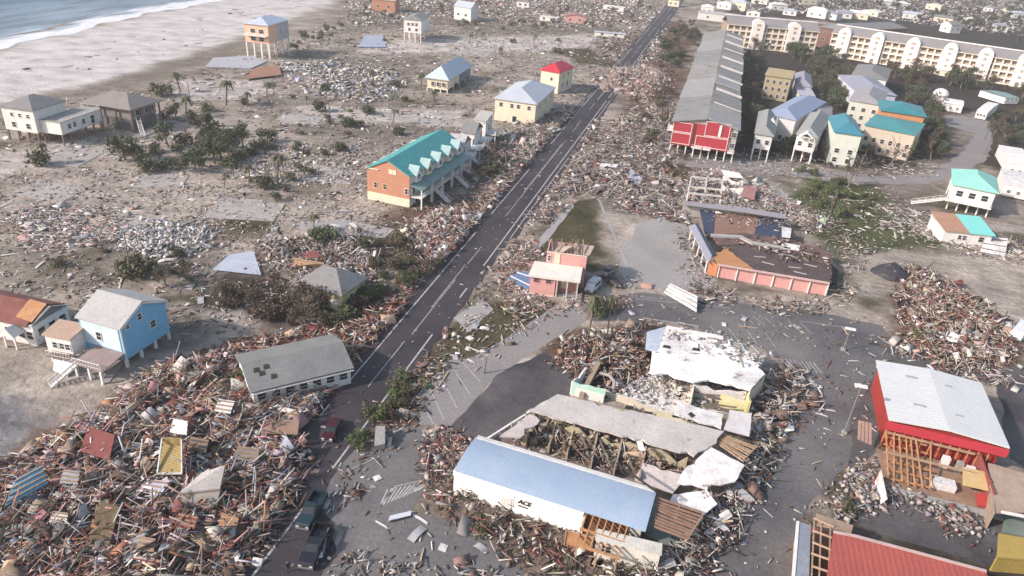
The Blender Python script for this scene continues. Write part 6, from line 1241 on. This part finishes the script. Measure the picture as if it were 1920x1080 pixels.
cluster(['tree','bush','olive','bush','tree'], [(235,300),(255,290),(270,306),(287,286),(300,300),(316,276),(332,291),(346,272),(356,300),(376,256),(386,276),(396,262),(411,281),(426,266),(440,286),(456,276),(471,291),(490,277),(502,266),(366,316),(402,306),(431,311),(280,321),(322,319),(345,322),(415,296),(380,300),(448,300),(303,318),(375,326)], .98, 'in the long thicket inland of the two beach houses', 'in the thicket inland of the beach houses', 1)
cluster(['bush','olive','tree'], [(545,88),(560,82),(572,78),(586,72),(600,66),(612,62),(626,56),(640,50),(555,96),(600,76),(620,68)], .75, 'in the line running inland from the tall stilt house', 'in line inland of the tall stilt house', 2)
cluster(['palm','olive','palm'], [(293,180),(304,178),(312,184),(338,172),(455,196),(463,198),(424,198),(392,208),(350,218),(330,228),(318,222),(500,186),(515,178),(395,250)], 1.15, 'behind the brown roofed beach house', 'behind the brown roofed beach house', 3)
cluster(['palm','bush','palm','olive'], [(736,232),(748,252),(738,200),(600,208),(575,196),(640,285),(520,334),(546,340),(815,196),(690,215),(560,250),(745,164),(702,160),(610,170),(790,168),(850,166),(680,180),(760,190),(215,262),(68,312),(85,305),(655,240),(470,340),(500,352),(420,352)], 1.0, 'on the cleared lots between beach and coast road', 'on the cleared lots by the beach', 4)
cluster(['palm','olive'], [(905,76),(960,80),(1000,82),(1048,78),(1130,88),(1046,100),(880,82),(720,78),(940,106),(1145,94)], .85, 'on the bare sand near the top of the frame', 'on the bare sand near the top', 5)
cluster(['tree','bush','browntree','tree'], rnd_pts([(1240,118),(1262,60),(1300,50),(1312,70),(1290,100),(1262,132)], 26, 6), 1.1, 'in the green clump between coast road and row building', 'in the green clump beside the coast road', 6)
cluster(['browntree','olive','burnt','bare'], rnd_pts([(1190,290),(1205,160),(1240,120),(1262,140),(1258,230),(1240,300)], 24, 7), .85, 'in the brown strip along the row building', 'in the brown strip by the row building', 7)
cluster(['olive','browntree','olive'], [(905,318),(920,310),(932,322),(915,330),(900,340),(942,308),(925,298),(880,345)], .9, 'in front of the gutted white townhouses', 'in front of the gutted townhouses', 8)
cluster(['burnt','browntree','bare','burnt'], rnd_pts([(410,560),(450,530),(560,545),(650,580),(690,560),(680,610),(560,615),(430,600)], 26, 9), .72, 'in the dark brush seaward of the yellow walled house', 'in the dark brush by the yellow house', 9)
cluster(['olive','bush'], [(245,516),(232,512),(256,520),(240,505),(262,512)], .8, 'round the leaning pole on the open ground', 'round the leaning utility pole', 10)
cluster(['bush','green','palm'], [(596,448),(610,444),(588,436),(604,455),(620,452)], .85, 'by the driveway above the yellow walled house', 'by the driveway', 11)
cluster(['green','olive'], [(606,604),(632,610),(645,596),(444,722),(456,716),(432,728),(742,748),(728,762),(700,790),(750,760)], .55, 'growing out of the wreckage beside the coast road', 'growing out of roadside wreckage', 12)
cluster(['olive','burnt'], [(740,500),(765,480),(720,520),(700,505),(755,455),(735,465),(770,500)], .7, 'in the tangle between yellow walled house and coast road', 'between yellow house and coast road', 13)
cluster(['tree','browntree','bush'], rnd_pts([(1392,108),(1420,104),(1424,130),(1432,170),(1420,215),(1405,290),(1388,290)], 26, 14), .95, 'in the dark gap between row building and cottages', 'between row building and cottages', 14)
cluster(['tree','browntree','tree','bush'], rnd_pts([(1400,95),(1560,106),(1600,120),(1600,140),(1590,200),(1560,215),(1530,180),(1520,140),(1490,112),(1420,104)], 70, 15), 1.0, 'in the dark wood between cottages and hotel', 'in the wood between cottages and hotel', 15)
cluster(['palm','browntree','palm'], [(1400,92),(1412,94),(1425,96),(1440,97),(1478,99),(1492,100),(1505,102),(1640,118),(1652,121),(1664,124),(1688,126),(1700,128),(1712,132),(1836,146),(1850,150),(1868,152)], .95, 'standing right against the hotel front', 'against the hotel front', 16)
cluster(['browntree','tree','burnt'], rnd_pts([(1640,130),(1700,136),(1900,168),(1930,176),(1930,200),(1890,170),(1815,170),(1755,160),(1690,165)], 46, 17), 1.0, 'in the dark belt under the right hotel wing', 'in the belt under the right hotel wing', 17)
cluster(['tree','browntree','bush'], rnd_pts([(1690,170),(1750,185),(1760,220),(1775,290),(1735,300),(1725,262),(1740,230),(1735,205),(1690,195)], 32, 18), 1.0, 'right of the teal roofed houses', 'right of the teal roofed houses', 18)
cluster(['olive','bush','browntree'], rnd_pts([(1860,215),(1930,215),(1930,300),(1880,320),(1860,300)], 20, 19), .75, 'on the green ground at the right edge', 'on green ground at the right edge', 19)
cluster(['bush','olive','green','bare'], [(1404,268),(1465,282),(1478,270),(1548,290),(1556,284),(1626,288),(1640,276),(1632,298),(1700,300),(1690,288),(1720,294),(1540,300),(1476,290)], .8, 'tucked between the cottages', 'tucked between the cottages', 20)
cluster(['bare','pine','bare'], [(1590,352),(1690,318),(1655,306),(1605,330),(1583,345),(1745,300),(1668,312)], 1.25, 'in front of the cottages by the side road', 'in front of the cottages', 21, lean=.25)
cluster(['green','olive'], rnd_pts([(1470,310),(1545,325),(1600,345),(1640,380),(1600,410),(1545,400),(1490,350)], 26, 22), .6, 'in the scrub left of the mint roofed stilt house', 'in the scrub left of the mint roofed house', 22)
cluster(['pine'], [(1556,412),(1480,330),(1846,262)], .8, 'standing alone by the green scrub', 'by the green scrub', 23, lean=.15)
cluster(['burnt','olive'], [(1150,960),(1130,985),(1185,1015),(1170,1000),(1205,1060),(900,1000),(880,930),(1720,640),(1712,620),(1590,960)], .5, 'low in the wreckage at the foot of a shop', 'low in wreckage near the shops', 24)
cluster(['tree','browntree','tree'], rnd_pts([(1380,-10),(1920,-10),(1920,88),(1800,52),(1640,28),(1560,16),(1380,14)], 120, 25), .9, 'between the pale houses beyond the hotel', 'beyond the hotel', 25)
cluster(['browntree','olive'], rnd_pts([(660,-6),(1230,-6),(1235,60),(1000,60),(700,56)], 60, 26), .7, 'on the wrecked blocks at the top of the frame', 'on the wrecked blocks at the top', 26)
for i, (x, y, s) in enumerate(((1101,646,1.5),(1137,640,1.4))): plant('palm', x, y, s*.62, ('left' if i == 0 else 'right')+' of two tall thin palms below the silver van', None, i, sz=s*1.25).rotation_euler = (0,0,1+i)
plant('bush', 1126, 583, 1.3, 'rounded green bush right beside the silver van', None, 2, name='shrub')
plant('green', 1118, 590, 1.2, 'light green bush in front of the silver van', None, 1, name='shrub')

cluster(['olive','bush','green','burnt'], rnd_pts([(660,430),(760,470),(830,500),(760,540),(700,560),(660,600),(640,560),(690,500)], 30, 31), .55, 'in the strip of scrub left of the coast road', 'in the scrub left of the coast road', 31)
cluster(['green','olive','burnt'], rnd_pts([(640,850),(700,770),(760,700),(790,690),(740,790),(700,830),(660,870)], 14, 32), .5, 'on the verge between coast road and parking strip', 'on the verge by the parking strip', 32)
cluster(['olive','burnt','bush'], rnd_pts([(540,250),(660,200),(700,240),(560,360),(470,400),(430,340)], 18, 33), .55, 'dotted over the lots seaward of the townhouses', 'over the lots seaward of the townhouses', 33)
cluster(['olive','bush','browntree'], rnd_pts([(0,440),(60,470),(200,500),(340,470),(420,520),(300,540),(60,520)], 12, 34), .5, 'dotted over the bare ground above the blue house', 'over the bare ground above the blue house', 34)
cluster(['olive','burnt','bare'], rnd_pts([(1240,300),(1290,300),(1280,340),(1230,330)], 8, 35), .6, 'below the row building by the side road', 'below the row building', 35)
# ------------------------------------------------------------------ poles
def pole(name, label, base, h, lean=(0,0), lamp=False, cross=False, r=.16, m=None):
    c = W(*base); o = empty(name, (c[0], c[1], 0)); tag(o, label, 'lamp post' if lamp else 'utility pole'); t = (lean[0], lean[1], h)
    MB().tube((0,0,0), t, r, r*.65, 8).build('shaft', m or oldwood, o)
    if cross: MB().beam((t[0]-1.1,t[1],t[2]-.5),(t[0]+1.1,t[1]+.2,t[2]-.5),.13,.13).build('crossarm', oldwood, o)
    if lamp:
        b = MB(); b.box(t[0]-.9,t[1]-.3,t[2],t[0]+.9,t[1]+.3,t[2]+.28); b.box(t[0]-.12,t[1]-.12,t[2]-.15,t[0]+.12,t[1]+.12,t[2]); b.build('lamp_head', white, o); MB().box(-.35,-.35,0,.35,.35,.5).build('footing', concrete, o)
    return o
pole('utility_pole', 'dark leaning utility pole rising from the bushes on open ground', (245,518), 9.5, (.5,0), cross=True)
pole('lamp_post', 'tall lamp post with white head left of the red hall', (1582,813), 9.0, lamp=True, m=steel, r=.11)
pole('lamp_post', 'short lamp post in the middle of the right hand lot', (1580,657), 4.6, (.1,0), lamp=True, m=steel, r=.11)
pole('utility_pole', 'snapped pole stub on the grass verge by the lane', (907,700), 3.2, (.3,.2))
pole('utility_pole', 'bare pole beside the side road near the mint roofed house', (1845,290), 9, (.6,0))
pole('utility_pole', 'thin pole in the green scrub beside the black roofed store', (1553,412), 8, (.3,0))
pole('utility_pole', 'lone pole on the lots behind the brown roofed beach house', (357,192), 7, (0,0))

# ------------------------------------------------------------------ vehicles
tyre = mat('tyre', (.02,.02,.02), (.035,.033,.03), 4); lampg = mat('headlamp_glass', (.75,.75,.72), rough=.2)
def vehicle(name, label, cat, front, rear, paint, kind='pickup', L=5.8, Wd=2.0, roll=0, z=0, wreck=False):
    a = W(*front); c = W(*rear); d = (a-c)[:2]; mid = (a+c)/2; o = empty(name, (mid[0], mid[1], z), atan2(d[1], d[0])); o.rotation_euler[0] = roll; tag(o, label, cat)
    h = L/2; w = Wd/2; rr = random.Random(int(front[0]))
    cr = (lambda v: rr.uniform(-v, v)) if wreck else (lambda v: 0)
    def loft(secs, nm, m):
        """secs: (x, half width, z bottom, z top, half width at top)"""
        b = MB()
        for (x, hw, z0, z1, tw) in secs:
            b.v += [(x,-hw,z0),(x,-hw*1.02,z0+(z1-z0)*.6),(x,-tw,z1),(x,tw,z1),(x,hw*1.02,z0+(z1-z0)*.6),(x,hw,z0)]
        for i in range(len(secs)-1):
            for k in range(6): p = i*6+k; q = i*6+(k+1) % 6; b.f.append((p, q, q+6, p+6)); b.m.append(0)
        b.f.append((0,1,2,3,4,5)); e = (len(secs)-1)*6; b.f.append((e+5,e+4,e+3,e+2,e+1,e)); b.m += [0,0]
        x = b.build(nm, m, o); return x
    g = .42
    if kind == 'pickup':
        loft([(h,w*.86,g,.95,w*.8),(h-.25,w*.95,g-.1,1.12,w*.88),(h-1.5,w,g-.1,1.22,w*.92),(h-1.9,w,g-.1,1.25,w*.92),(-h*.12,w,g-.1,1.25,w*.93),(-h*.14,w,g-.1,1.28,w*.94)], 'body', paint)
        b = MB(); b.box(-h+.05,-w,g-.05,-h*.145,w,.62); b.box(-h+.05,-w,.62,-h*.15,-w+.12,1.28); b.box(-h+.05,w-.12,.62,-h*.15,w,1.28); b.box(-h,-w+.12,.62,-h+.1,w-.12,1.26); b.build('bed', paint, o)
        loft([(h-1.65,w*.86,1.23,1.25,w*.8),(h-2.35,w*.86,1.24,1.82,w*.7),(-h*.08,w*.86,1.25,1.84,w*.72),(-h*.14,w*.86,1.26,1.4,w*.8)], 'window', glass); loft([(h-2.4,w*.71,1.825,1.9,w*.66),(-h*.06,w*.73,1.845,1.92,w*.68)], 'roof', paint)
    elif kind == 'van':
        loft([(h,w*.85,g,.95,w*.8),(h-.5,w*.97,g-.1,1.15,w*.85),(h-1.2,w,g-.1,1.95,w*.82),(-h+.15,w,g-.1,2.05,w*.84),(-h,w*.96,g,1.9,w*.8)], 'body', paint)
        loft([(h-.62,w*.88,1.2,1.22,w*.84),(h-1.25,w*.9,1.3,1.97,w*.80)], 'windscreen', glass)
        for sg in (-1,1): MB().box(-h+.6,sg*w-.02,1.15,h-1.5,sg*w+.02,1.65).build('side_window', glass, o)
        MB().box(-h+.4,-w*.75,2.06,h-1.4,w*.75,2.12).build('roof', paint, o)
    else:
        loft([(h,w*.82,g,.78+cr(.1),w*.75),(h-.3,w*.95,g-.1,.92+cr(.1),w*.85),(h-1.3,w,g-.1,1.0,w*.9),(-h+.9,w,g-.1,1.02,w*.9),(-h+.1,w*.93,g-.1,.95+cr(.1),w*.85),(-h,w*.85,g,.85,w*.8)], 'body', paint)
        loft([(h-1.25,w*.84,1.0,1.02,w*.8),(h-2.0,w*.82,1.02,1.42+cr(.15),w*.66),(-h+1.2,w*.82,1.02,1.40+cr(.2),w*.66),(-h+.5,w*.84,1.0,1.04,w*.8)], 'window', glass); loft([(h-2.05,w*.67,1.42,1.48,w*.62),(-h+1.25,w*.67,1.40,1.46,w*.62)], 'roof', paint)
    for x in (h-.95, -h+1.1):
        for sg in (-1, 1):
            wl = MB().tube((x,sg*(w-.26),.40),(x,sg*(w+.01),.40),.40,.40,16).build('wheel', tyre, o); MB().tube((x,sg*(w+.0),.40),(x,sg*(w+.03),.40),.23,.2,10).build('rim', steel, wl)
    for sg in (-1, 1): MB().box(h-.06,sg*w*.62-.2,.68,h+.03,sg*w*.62+.2,.86).build('headlight', lampg, o); MB().box(-h-.02,sg*w*.78-.1,.75,-h+.03,sg*w*.78+.1,1.05).build('tail_light', redmetal, o)
    MB().box(h-.02,-w*.85,.42,h+.12,w*.85,.62).build('bumper', steel, o); MB().box(h-.0,-w*.36,.66,h+.04,w*.36,.88).build('grille', dark, o)
    return o
blackp = mat('black_car_paint', (.012,.013,.018), (.02,.02,.026), .5, rough=.25, spec=.6, grime=.1); tealp = mat('dark_teal_paint', (.014,.032,.040), (.02,.04,.048), .5, rough=.3, spec=.5, grime=.1)
vehicle('pickup_truck', 'black pickup truck at the bottom of the frame, nose toward the viewer', 'pickup truck', (575,1066), (606,997), blackp, 'pickup', 6.3, 2.1)
vehicle('car', 'dark teal car just ahead of the black pickup', 'car', (566,998), (603,932), tealp, 'pickup', 5.8, 2.0)
vehicle('car', 'dark red car stopped on the coast road beside the heap', 'car', (610,838), (636,786), mat('maroon_paint',(.065,.01,.018),(.05,.01,.016),.5,rough=.3), 'car', 4.8, 1.85)
vehicle('van', 'silver white van pushed up beside the pink house', 'van', (1098,556), (1123,532), mat('silver_paint',(.62,.63,.64),(.55,.56,.58),.5,rough=.35), 'van', 4.7, 2.0, z=.1, roll=.08)
vehicle('wrecked_car', 'crushed black car among wreckage right of the silver van', 'car', (1166,543), (1134,524), mat('burnt_paint',(.045,.035,.04),(.09,.07,.065),.9), 'car', 4.7, 1.9, z=.1, roll=-.15, wreck=True)
vehicle('wrecked_car', 'muddy overturned looking car by the pink house back corner', 'car', (1128,523), (1150,508), mat('muddy_paint',(.32,.26,.24),(.22,.17,.15),.9), 'car', 4.4, 1.8, z=.1, roll=.1, wreck=True)
vehicle('van', 'white truck cab at the right edge beside the wreckage heap', 'truck', (1893,648), (1925,610), mat('white_car_paint',(.72,.72,.72),(.65,.65,.65),.5,rough=.35), 'van', 7.0, 2.4)
# lifted tailgate board and jack stand beside the pickup
o = empty('trailer', tuple(W(612,1022)), atan2(W(575,1066)[1]-W(606,997)[1], W(575,1066)[0]-W(606,997)[0])); tag(o, 'narrow dark trailer frame close beside the black pickup', 'trailer')
b = MB(); b.box(-2.2,-.45,.4,2.2,.45,.52); b.beam((-2.2,0,.45),(-3.2,0,.5),.1,.1); b.build('deck', blackp, o)
for x in (-.5,.6):
    for sg in (-.5,.5): MB().tube((x,sg-.08,.3),(x,sg+.08,.3),.3,.3,12).build('wheel', tyre, o)
MB().beam((-1.8,-.3,.9),(2.0,.3,.75),.16,.12).build('pipe', steel, o); MB().beam((1.2,-.5,.65),(2.4,.2,.65),.5,.25).build('bundle', palew, o)

# ------------------------------------------------------------------ the one person, standing on the road by the pickup
def person():
    c = W(541,1072); o = bpy.data.meshes.new('person'); r = empty('person', (c[0], c[1], .03), 0.9); tag(r, 'person in dark clothes standing on the road beside the black pickup', 'person')
    import bmesh
    J = {'pel':(0,0,.95,.14),'bel':(0,.01,1.12,.135),'che':(0,.0,1.32,.16),'nk':(0,.01,1.48,.06),'hd':(0,-.01,1.60,.095),'tp':(0,-.005,1.70,.085),
         'shl':(.18,0,1.43,.06),'ell':(.24,.03,1.15,.045),'wrl':(.25,-.06,.90,.032),'pal':(.25,-.09,.83,.034),
         'shr':(-.18,0,1.43,.06),'elr':(-.25,.02,1.15,.045),'wrr':(-.24,-.10,.93,.032),'par':(-.235,-.14,.87,.034),
         'hil':(.09,0,.90,.095),'knl':(.11,-.03,.50,.062),'anl':(.11,.02,.10,.042),'tol':(.12,-.16,.04,.035),
         'hir':(-.09,0,.90,.095),'knr':(-.12,-.01,.50,.062),'anr':(-.14,.04,.10,.042),'tor':(-.17,-.13,.04,.035)}
    E_ = [('pel','bel'),('bel','che'),('che','nk'),('nk','hd'),('hd','tp'),('che','shl'),('shl','ell'),('ell','wrl'),('wrl','pal'),('che','shr'),('shr','elr'),('elr','wrr'),('wrr','par'),('pel','hil'),('hil','knl'),('knl','anl'),('anl','tol'),('pel','hir'),('hir','knr'),('knr','anr'),('anr','tor')]
    for sd, pn in ((1,'pal'),(-1,'par')):
        px_, py_, pz_, _ = J[pn]
        for k, (ox, ln) in enumerate(((-.027,.07),(-.009,.08),(.009,.075),(.027,.058))):
            J[pn+'f%d'%k] = (px_+ox*.3, py_+ox-.005, pz_-.045, .009); J[pn+'g%d'%k] = (px_+ox*.3-.012*sd, py_+ox-.012, pz_-.045-ln, .0075); E_ += [(pn, pn+'f%d'%k), (pn+'f%d'%k, pn+'g%d'%k)]
        J[pn+'t'] = (px_-.01*sd, py_-.05, pz_-.02, .01); J[pn+'u'] = (px_-.015*sd, py_-.065, pz_-.055, .009); E_ += [(pn, pn+'t'), (pn+'t', pn+'u')]
    ks = list(J); me = bpy.data.meshes.new('body'); me.from_pydata([J[k][:3] for k in ks], [(ks.index(a), ks.index(b)) for a, b in E_], [])
    ob = bpy.data.objects.new('body', me); COL.objects.link(ob); md = ob.modifiers.new('skin', 'SKIN'); sv = me.skin_vertices[0].data if me.skin_vertices else None
    if sv is None:
        bm = bmesh.new(); bm.from_mesh(me); bm.verts.layers.skin.verify(); bm.to_mesh(me); bm.free(); sv = me.skin_vertices[0].data
    for i, k in enumerate(ks): sv[i].radius = (J[k][3], J[k][3]*(.72 if k in ('pel','bel','che') else 1)); sv[i].use_root = (k == 'pel')
    ob.modifiers.new('sub', 'SUBSURF').levels = 2; ob.modifiers['sub'].render_levels = 2
    dg = bpy.context.evaluated_depsgraph_get(); nm = bpy.data.meshes.new_from_object(ob.evaluated_get(dg)); bpy.data.objects.remove(ob)
    skin = mat('skin', (.42,.26,.19)); dk = mat('dark_jacket', (.03,.03,.038)); tr_ = mat('dark_trousers', (.045,.045,.055)); bt = mat('boots', (.03,.025,.02))
    nm.materials.clear(); [nm.materials.append(x) for x in (skin, dk, tr_, bt)]
    for p in nm.polygons:
        z = p.center.z; x = abs(p.center.x); p.use_smooth = True
        p.material_index = 3 if z < .1 else 2 if z < .96 and x < .21 else 1 if (z < 1.47 and (z > .9)) else 0
    b = bpy.data.objects.new('body', nm); COL.objects.link(b); b.parent = r
    hb = MB(); n0 = 10
    for k in range(5):
        a = k*pi/10
        hb.tube((0,.012,1.655+.085*sin(a)),(0,.012,1.655+.085*sin(a+pi/10)),.098*cos(a),.098*cos(a+pi/10)+.002,12)
    hb.build('hair', dark, r); f = MB(); f.beam((0,-.10,1.585),(0,-.125,1.575),.025,.04); f.beam((-.045,-.098,1.61),(-.025,-.1,1.61),.012,.012,1); f.beam((.025,-.1,1.61),(.045,-.098,1.61),.012,.012,1); f.beam((-.025,-.094,1.545),(.025,-.094,1.545),.01,.008,1); f.beam((-.1,0,1.57),(-.1,0,1.62),.02,.04); f.beam((.1,0,1.57),(.1,0,1.62),.02,.04); f.build('face', [skin, dark], r)
person()

# ------------------------------------------------------------------ boards, sheets and beams big enough to count
def plank_proto(nm, L, w, t, m, bend=0.0, notch=True, seed=0):
    rr = random.Random(seed); b = MB(); k = 5; n = 0
    for i in range(k+1):
        x = -L/2+L*i/k; z = bend*(1-(2*i/k-1)**2); e = rr.uniform(-.12,.12)*L*.25 if i in (0, k) else 0
        b.v += [(x+e,-w/2,z),(x-e,w/2,z),(x-e,w/2,z+t),(x+e,-w/2,z+t)]
    for i in range(k):
        for j in range(4): p = i*4+j; q = i*4+(j+1) % 4; b.f.append((p,q,q+4,p+4)); b.m.append(0)
    b.f += [(3,2,1,0),(k*4,k*4+1,k*4+2,k*4+3)]; b.m += [0,0]
    o = b.build(nm, m); d = o.data; bpy.data.objects.remove(o); return d
PW = mat('painted_white_board', (.72,.69,.65), (.50,.45,.40), .9); PT = mat('pale_timber', (.50,.38,.28), (.36,.26,.18), 1.1); PB = mat('red_brown_timber', (.24,.11,.08), (.17,.09,.06), 1.1); PG = mat('grey_sheet', (.40,.39,.39), (.28,.27,.27), .8)
PP = {'white board': ('fallen_board', [plank_proto('fallen_board', 3.6, .28, .08, PW, .05, seed=1), plank_proto('fallen_board', 2.4, .34, .08, PW, .1, seed=2)]),
      'pale timber beam': ('fallen_beam', [plank_proto('fallen_beam', 4.4, .24, .2, PT, 0, seed=3), plank_proto('fallen_beam', 3.0, .2, .16, PT, .06, seed=4)]),
      'red brown plank': ('fallen_plank', [plank_proto('fallen_plank', 3.4, .26, .07, PB, .15, seed=5), plank_proto('fallen_plank', 2.6, .3, .07, PB, 0, seed=6)]),
      'grey roofing sheet': ('roofing_sheet', [plank_proto('roofing_sheet', 2.6, 1.1, .05, PG, .25, seed=7), plank_proto('roofing_sheet', 1.8, 1.3, .05, PG, .1, seed=8)]),
      'crumpled white panel': ('siding_sheet', [plank_proto('siding_sheet', 2.2, 1.0, .07, PW, .2, seed=9), plank_proto('siding_sheet', 1.6, 1.2, .07, PW, .05, seed=10)])}
def strew(px, n, where, kinds, seed, sc=1.0, tilt=.12, lift=.25):
    rr = random.Random(seed)
    for i, (x, y) in enumerate(rnd_pts(px, n, seed)):
        if abs(W(x, y)[0]-RC) < 5.6: continue
        k = kinds[i % len(kinds)]; nm, ds = PP[k]; c = W(x, y); o = bpy.data.objects.new(nm, rr.choice(ds)); COL.objects.link(o)
        z = mound_z(c[0], c[1]); s = sc*rr.uniform(.7, 1.35)
        o.location = (c[0], c[1], z+lift*(.5 if z < .1 else 1.6)*rr.uniform(.6,1.1)); o.rotation_euler = (rr.gauss(0, tilt), rr.gauss(0, tilt*(.6 if z < .1 else 1.3)), rr.uniform(0, pi)); o.scale = (s, s**.5, 1)
        tag(o, k+' lying '+where, 'sheet' if 'sheet' in k or 'panel' in k else 'timber', k+'s '+where, 'thing')
ALLK = ['white board','pale timber beam','red brown plank','crumpled white panel','grey roofing sheet']
strew([(20,900),(200,790),(360,700),(470,700),(600,760),(560,860),(500,980),(400,1075),(20,1075)], 230, 'on the vast heap at lower left', ['white board','pale timber beam','red brown plank','white board','pale timber beam','crumpled white panel','red brown plank','grey roofing sheet'], 61, .95, .22, .3)
strew([(1700,520),(1800,560),(1890,620),(1880,680),(1760,680),(1700,640)], 40, 'on the heap by the right hand lot', ['white board','pale timber beam','red brown plank','crumpled white panel'], 62, .9, .25)
strew([(1440,700),(1510,700),(1480,780),(1440,880),(1380,970),(1300,1070),(1220,1075),(1340,950),(1410,850)], 44, 'east of the collapsed market', ALLK, 63, .9, .25)
strew([(770,430),(900,410),(930,440),(880,490),(800,500)], 26, 'in the brick coloured pile left of the road', ALLK, 64, .9, .25)
strew([(1060,650),(1180,630),(1220,690),(1150,720),(1060,700)], 24, 'at the foot of the ruined white roof', ALLK, 65, .8, .25)
strew([(900,330),(1000,230),(1100,215),(1050,280),(960,360)], 26, 'in the drift below the cream house', ALLK, 66, 1.2, .2)
strew([(1200,200),(1260,200),(1280,400),(1180,400),(1090,350),(1130,260)], 34, 'between coast road and red terrace', ALLK, 67, 1.1, .15)
strew([(0,380),(420,330),(640,300),(680,420),(430,560),(330,640),(0,520)], 40, 'on the open sandy lots', ALLK, 68, 1.0, .05, .1)
strew([(640,870),(850,900),(1000,1000),(1100,1040),(900,1060),(640,1040)], 11, 'on the lot before the blue roofed store', ALLK, 69, .8, .05, .1)
strew([(1200,560),(1640,610),(1600,800),(1460,960),(1480,760),(1300,600)], 12, 'on the wide right hand lot', ALLK, 70, .7, .05, .1)
strew([(1480,350),(1640,350),(1780,420),(1900,440),(1900,480),(1600,460)], 16, 'on the green ground by the two tone house', ALLK, 71, .9, .08, .1)
strew([(860,600),(1060,575),(880,690),(800,740)], 14, 'on the grass verge by the lane', ALLK, 72, .8, .05, .1)
strew([(330,690),(560,625),(760,580),(700,680),(560,740),(470,690)], 34, 'around the long grey roofed house', ['pale timber beam','red brown plank','white board'], 73, .9, .2)

# ------------------------------------------------------------------ air: thin salt haze over the whole place
HZ = MB(); HZ.box(-2350, -350, -1.0, 2350, 3300, 84)
hz = HZ.build('haze', dark); hz.data.materials.clear()
M = bpy.data.materials.new('haze_air'); M.use_nodes = True; M.node_tree.nodes.clear(); N = M.node_tree.nodes
pv = N.new('ShaderNodeVolumePrincipled'); pv.inputs['Color'].default_value = (.95,.92,.93,1); pv.inputs['Density'].default_value = .00025; pv.inputs['Anisotropy'].default_value = .2
mo = N.new('ShaderNodeOutputMaterial'); M.node_tree.links.new(pv.outputs[0], mo.inputs['Volume']); hz.data.materials.append(M); tag(hz, 'pale salt haze hanging over the town', 'haze', kind='stuff')
